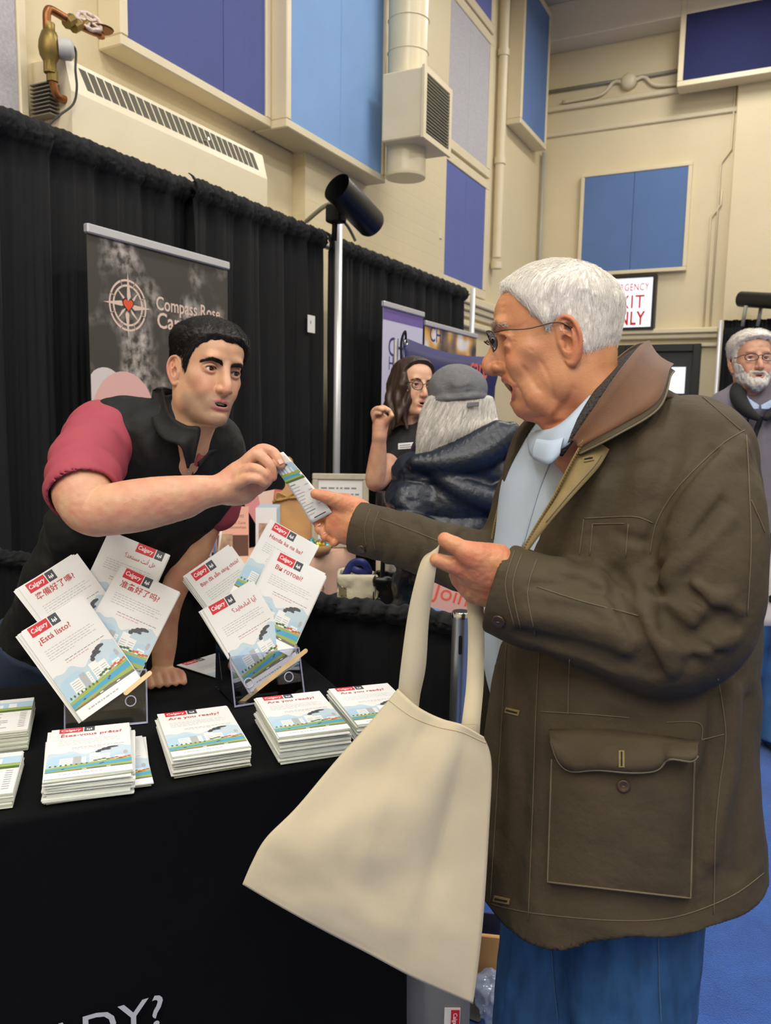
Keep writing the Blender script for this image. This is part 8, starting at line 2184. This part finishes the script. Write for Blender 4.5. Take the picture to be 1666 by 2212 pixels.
MB().raw(np.concatenate([oc+[0, 0, 0.009], oc-[0, 0, 0.009]]), [tuple(range(n2)), tuple(range(2*n2-1, n2-1, -1))]+[(i, i+n2, (i+1) % n2+n2, (i+1) % n2) for i in range(n2)]).build('board', m_bam, e, local=True)
rp_ = MB().tube(catmull([(-0.10, 0.235, 0.014), (-0.02, 0.245, 0.016), (0.09, 0.235, 0.014)], 5), 0.006, 6)
for s in (-1, 1): rp_.tube(catmull([(-0.02, 0.245, 0.02), (-0.02+s*0.05, 0.275, 0.03), (-0.02+s*0.06, 0.24, 0.03), (-0.02, 0.243, 0.02)], 5), 0.006, 6)
rp_.build('rope_bow', mat('jute_rope', '#b08c52', 0.9, var=0.2, vscale=200), e, smooth=True, local=True)
tag(e, 'wooden cutting board with a rope bow on the peach table', 'cutting board')
bt = stand_at(672, 1196); e = empty('candy_tray', bt)
G_ = MB().lathe([(0.0, 0.002), (0.085, 0.002), (0.105, 0.05), (0.100, 0.05), (0.082, 0.010), (0, 0.010)], bt, (0, 0, 1), 24); G_.build('tray', mat('bamboo_wood', '#b98b54'), e, smooth=True)
tag(e, 'round wooden tray holding candies', 'tray')
rc = random.Random(4)
for k in range(26):
    a = rc.uniform(0, 6.28); rr2 = 0.085*math.sqrt(rc.random()); p0 = bt+np.array([rr2*math.cos(a), rr2*math.sin(a), 0.030+0.028*rc.random()*(1-rr2/0.1)+0.012])
    d_ = nrm(np.array([rc.uniform(-1, 1), rc.uniform(-1, 1), rc.uniform(-0.3, 0.3)])); c = rc.choice(['#c9a13b', '#4f9aa0', '#b9b23f', '#d7d2c4', '#a8643c', '#d9c27a'])
    o = MB().lathe([(0.0, -0.026), (0.009, -0.021), (0.0035, -0.014), (0.011, -0.007), (0.012, 0), (0.011, 0.007), (0.0035, 0.014), (0.009, 0.021), (0, 0.026)], p0, d_, 8).build('candy', mat('foil_'+c[1:], c, 0.25, 0.4))
    tag(o, 'foil wrapped candy heaped in the round tray', 'candy', 'candies in the tray')
# pink paper fan behind
b = stand_at(600, 1140); f = nrm((CO-b)*[1, 1, 0]); r = np.array([-f[1], f[0], 0]); M4 = frame(b-f*0.05, r, nrm(np.array([0, 0, 1])-f*0.25), np.cross(r, nrm(np.array([0, 0, 1])-f*0.25)))
e = empty('gift_card_fan', mtx=M4)
for k, c in enumerate(('#d98a8f', '#e3c2b4', '#d8646f', '#e8d3c6')):
    MB().box((-0.045, 0, 0.003*k), (0.045, 0.27, 0.003*k+0.002), M4=Matrix.Rotation(math.radians(30-18*k), 4, 'Z')).build('card', mat('fan_'+c[1:], c, 0.6), e, local=True)
tag(e, 'fan of pink cards behind the cutting board', 'cards')
# framed notice
b = stand_at(738, 1160); b = P(735, 1118, 3.86); f = nrm((CO-b)*[1, 1, 0]); r = np.array([-f[1], f[0], 0]); u = nrm(np.array([0, 0, 1])-f*0.12); M4 = frame(np.array([b[0], b[1], tz+0.003]), r, u, np.cross(r, u))
e = empty('framed_notice', mtx=M4); m_fr = mat('whitewashed_frame', '#b3ab97', 0.6, var=0.1, vscale=30)
W_, H_ = 0.275, 0.36; t_ = 0.03
for (a, b2) in (((-W_/2, 0), (W_/2, t_)), ((-W_/2, H_-t_), (W_/2, H_)), ((-W_/2, t_), (-W_/2+t_, H_-t_)), ((W_/2-t_, t_), (W_/2, H_-t_))): MB().box((a[0], a[1], -0.01), (b2[0], b2[1], 0.01), bev=0.004).build('frame_rail', m_fr, e, local=True)
MB().box((-W_/2+t_, t_, -0.006), (W_/2-t_, H_-t_, 0.0)).build('notice_sheet', m_paper, e, local=True)
tb = MB(); rt = random.Random(2)
for i in range(9):
    x = -0.095
    while x < 0.085: w = rt.uniform(0.01, 0.03); tb.box((x, H_-0.075-i*0.03, 0.0002), (min(x+w, 0.095), H_-0.067-i*0.03, 0.0006)); x += w+0.008
tb.build('notice_print', mat('print_mid_grey', '#7d8086'), e, local=True)
tag(e, 'whitewashed picture frame holding a notice on the peach table', 'picture frame')

# ------------------------------------------------------------------ low dark table of the other stall with bags, mug and the sign
e = empty('side_table', (-1.38, 2.55, 0)); MB().box((-1.56, 2.36, 0.0), (-1.20, 2.74, 0.70), bev=0.01).build('cloth_cover', m_cloth, e); MB().box((-1.55, 2.37, 0.701), (-1.21, 2.73, 0.712), bev=0.003).build('tabletop', m_dkfl, e)
tag(e, 'dark clothed side table behind the low drape', 'table')
zb_ = 0.713
def fabric_bag(name, px, py, w, h, dp, m, label, mh=None, hand=True):
    b = onz(px, py, zb_); f = nrm((CO-b)*[1, 1, 0]); r = np.array([-f[1], f[0], 0]); M4 = frame(b, r, -f, np.array([0, 0, 1.0])); e = empty(name, mtx=M4)
    S = Sdf(); S.u(boxp((0, dp/2, h/2), (w/2, dp/2, h/2), None, 0.02), 0); S.sub(boxp((0, dp/2, h*0.62), (w/2-0.008, dp/2-0.008, h*0.5), None, 0.01), 0.003)
    S.disp(lambda Q: 0.006*vnoise(Q, 18, 4)+0.003*vnoise(Q, 40, 5)); V, Q4 = polygonise(S, 0.007, None, None, 1); mesh_obj('bag_body', V, Q4, m, e, True, local=True)
    if hand:
        for yy in (0.01, dp-0.01): MB().tube(catmull([(-w*0.25, yy, h*0.85), (-w*0.2, yy, h+0.10), (w*0.2, yy, h+0.10), (w*0.25, yy, h*0.85)], 6), 0.008, 8).build('handle', mh or m, e, smooth=True, local=True)
    tag(e, label, 'bag'); return e
e = fabric_bag('gift_bag', 772, 1312, 0.15, 0.125, 0.10, mat('cream_cotton', '#d3cab0', 0.9, bump=0.2, bscale=200), 'cream cotton bag with navy ribbon on the side table', hand=False)
ri = MB().tube(catmull([(-0.05, 0.03, 0.10), (-0.02, 0.03, 0.155), (0.02, 0.02, 0.16), (0.04, 0.03, 0.12), (0.0, 0.02, 0.13), (-0.03, 0.04, 0.14)], 6), 0.014, 8, flat=((0, 1, 0), 0.3)); ri.build('ribbon', mat('navy_ribbon', '#27306a', 0.4), e, smooth=True, local=True)
e = fabric_bag('handbag', 846, 1316, 0.14, 0.12, 0.10, mat('black_leather', '#151517', 0.35), 'black handbag with gold zip pulls on the side table')
MB().tube([(-0.02, -0.003, 0.09), (0.025, -0.004, 0.03)], 0.004, 6).build('zip_pull', mat('gold_metal', '#b8954f', 0.25, 1.0), e, local=True)
# travel mug
b = P(836, 1112, 3.02); q = onz(836, 1200, zb_); q = np.array([b[0], b[1], zb_])
e = empty('travel_mug', q); hm = P(836, 1062, 3.02)[2]-zb_
smooth_by_angle(MB().lathe([(0, 0), (0.034, 0), (0.038, 0.02), (0.042, hm-0.05), (0.040, hm-0.045), (0, hm-0.045)], q, (0, 0, 1), 20).build('cup', mat('cream_enamel', '#d8d0be', 0.35), e), 40)
smooth_by_angle(MB().lathe([(0.0435, hm-0.052), (0.0435, hm-0.008), (0.038, hm), (0, hm)], q, (0, 0, 1), 20).build('lid', m_blk, e), 40)
tag(e, 'cream travel mug with black lid beside the woman in black', 'mug')
# pink sign propped behind the low drape
a = P(968, 1300, 2.28); f = nrm((CO-a)*[1, 1, 0]); r = np.array([-f[1], f[0], 0]); rr_ = nrm(r-np.array([0, 0, 0.26])); u = np.cross(f, rr_)*1.0
u = u if u[2] > 0 else -u
M4 = frame(a, rr_, u, np.cross(rr_, u)); e = empty('sign_board', mtx=M4)
MB().box((-0.075, -0.19, -0.003), (0.20, 0.075, 0.0), bev=0.001).build('board', mat('pink_sign', '#d9aaa0', 0.6), e, local=True)
MB().box((-0.074, -0.189, 0.0002), (0.199, -0.028, 0.0010)).build('blue_band', mat('sign_blue', '#85a9cf', 0.6), e, local=True)
tm = MB(); put_text(tm, 'Join Today', (-0.046, 0.002, 0.0008), (1, 0, 0), (0, 1, 0), 0.068); tm.build('sign_lettering', mat('coral_print', '#e2604f', 0.5), e, local=True)
for s_ in (-0.05, 0.15):
    q_ = np.array(M4@Vector((s_, -0.15, -0.012))); MB().tube([q_, q_*[1, 1, 0]+[0, 0, 0.003]], 0.009, 8).build('support_leg', m_pole, e)
tag(e, 'pink sign with coral letters behind the low drape', 'sign')

# ------------------------------------------------------------------ things on the carpet by the table end
e = empty('storage_box', onz(925, 2250, 0)); 
b0 = onz(848, 2330, 0); b1 = onz(1012, 2330, 0); ux = nrm((b1-b0)*[1, 1, 0]); uy = np.array([-ux[1], ux[0], 0]); M4 = frame(b0+ux*0.0, ux, uy, np.array([0, 0, 1.0])); w_ = np.linalg.norm(b1-b0)
m_grb = mat('scuffed_grey_plastic', '#77787a', 0.5, var=0.12, vscale=12)
e = empty('storage_box', mtx=M4); MB().box((0, 0, 0), (w_, 0.17, 0.30), bev=0.012).build('tub', m_grb, e, local=True); MB().box((-0.008, -0.008, 0.30), (w_+0.008, 0.178, 0.325), bev=0.008).build('lid', m_grb, e, local=True)
for o in list(bpy.data.objects):
    if o.type == 'EMPTY' and o.name.startswith('storage_box') and not o.children: bpy.data.objects.remove(o)
tag(e, 'grey plastic storage box on the carpet beside the table', 'storage box')
# small red and white label on the box
vv = ray(978, 2196); fn = np.array(M4.to_3x3()@Vector((0, -1, 0))); o0 = np.array(M4.translation); pt = CO+vv*(((o0-CO)@fn)/(vv@fn)); lc = np.array(M4.inverted()@Vector(pt))
MB().box((lc[0]-0.018, -0.003, lc[2]-0.05), (lc[0]+0.016, -0.001, lc[2]+0.022)).build('label', m_paper, e, local=True); MB().box((lc[0]-0.004, -0.0045, lc[2]-0.05), (lc[0]+0.014, -0.003, lc[2]+0.018)).build('label_red', m_red, e, local=True)
tm = MB(); put_text(tm, 'Calgary', (lc[0]+0.001, -0.005, lc[2]+0.012), (0, 0, -1), (1, 0, 0), 0.012, bold=0.01); tm.build('label_lettering', m_white, e, local=True)
# tan board and navy sign leaning behind it
bb = onz(1015, 2300, 0); f = nrm((CO-bb)*[1, 1, 0]); r = np.array([-f[1], f[0], 0])
e = MB().box((-0.02, 0, 0), (0.075, 0.012, 0.16), bev=0.002, M4=frame(P(1012, 2200, 1.95)*[1, 1, 0], r, -f, nrm(np.array([0, 0, 1.0])-f*0.1))).build('wood_offcut', mat('pine_board', '#b98d55', 0.6, var=0.15, vscale=10, stretch=(1, 1, 0.2)))
tag(e, 'tan wooden board standing behind the grey box', 'board')
nb0 = P(1046, 2085, 2.0); f = nrm((CO-nb0)*[1, 1, 0]); r = np.array([-f[1], f[0], 0]); u = nrm(np.array([0, 0, 1.0])-f*0.15); M4 = frame(np.array([nb0[0], nb0[1], 0.012]), nrm(r-np.array([0, 0, 0.0])), u, np.cross(r, u))
e = empty('sign_board', mtx=M4); hgt = P(1052, 1985, 2.0)[2]
MB().box((-0.06, 0, -0.004), (0.40, hgt, 0.0), bev=0.001).build('board', mat('navy_board', '#17203c', 0.5), e, local=True)
lz = P(1040, 2094, 2.0)[2]; tm = MB(); put_text(tm, 't first', (-0.055, lz+0.0, 0.0008), (1, 0, 0), (0, 1, 0), 0.075); tm.build('sign_lettering', mat('print_light_grey', '#b4b6bc'), e, local=True)
tag(e, 'navy sign board leaning near the old man\'s legs', 'sign')
pw = onz(1072, 2168, 0.03); W_ = Sdf(); rgp = np.random.RandomState(2)
for k in range(7):
    o_ = rgp.randn(3)*0.035; o_[2] = abs(o_[2])*0.5; W_.u(ell(pw+o_+[0, 0, 0.0], np.abs(rgp.randn(3))*0.02+0.012), 0.004)
W_.disp(lambda Q: 0.008*vnoise(Q, 60, 3)); W_.isec(lambda Q: -Q[:, 2]+0.003, 0.002)
o = build_sdf('plastic_wrap', W_, 0.004, mat('crumpled_film', '#aebfe0', 0.12, alpha=0.45, spec=0.8)); o.data.polygons.foreach_set('use_smooth', np.zeros(len(o.data.polygons), bool)); tag(o, 'crumpled clear plastic wrap on the blue carpet', 'plastic wrap')
# small wall dispenser far behind
b = onx(1104, 900, WX+0.09) if False else ony(1104, 900, BY-0.06); e = empty('wall_dispenser', b)
MB().box((b[0]-0.05, BY-0.11, b[2]-0.22), (b[0]+0.05, BY-0.002, b[2]+0.03), bev=0.02).build('body', mat('white_plastic', '#cfcac0', 0.4), e); MB().box((b[0]-0.045, BY-0.115, b[2]+0.03), (b[0]+0.045, BY-0.01, b[2]+0.14), bev=0.02).build('red_top', mat('red_plastic', '#a5352c', 0.4), e)
tag(e, 'small white dispenser with red top on the back wall', 'dispenser')
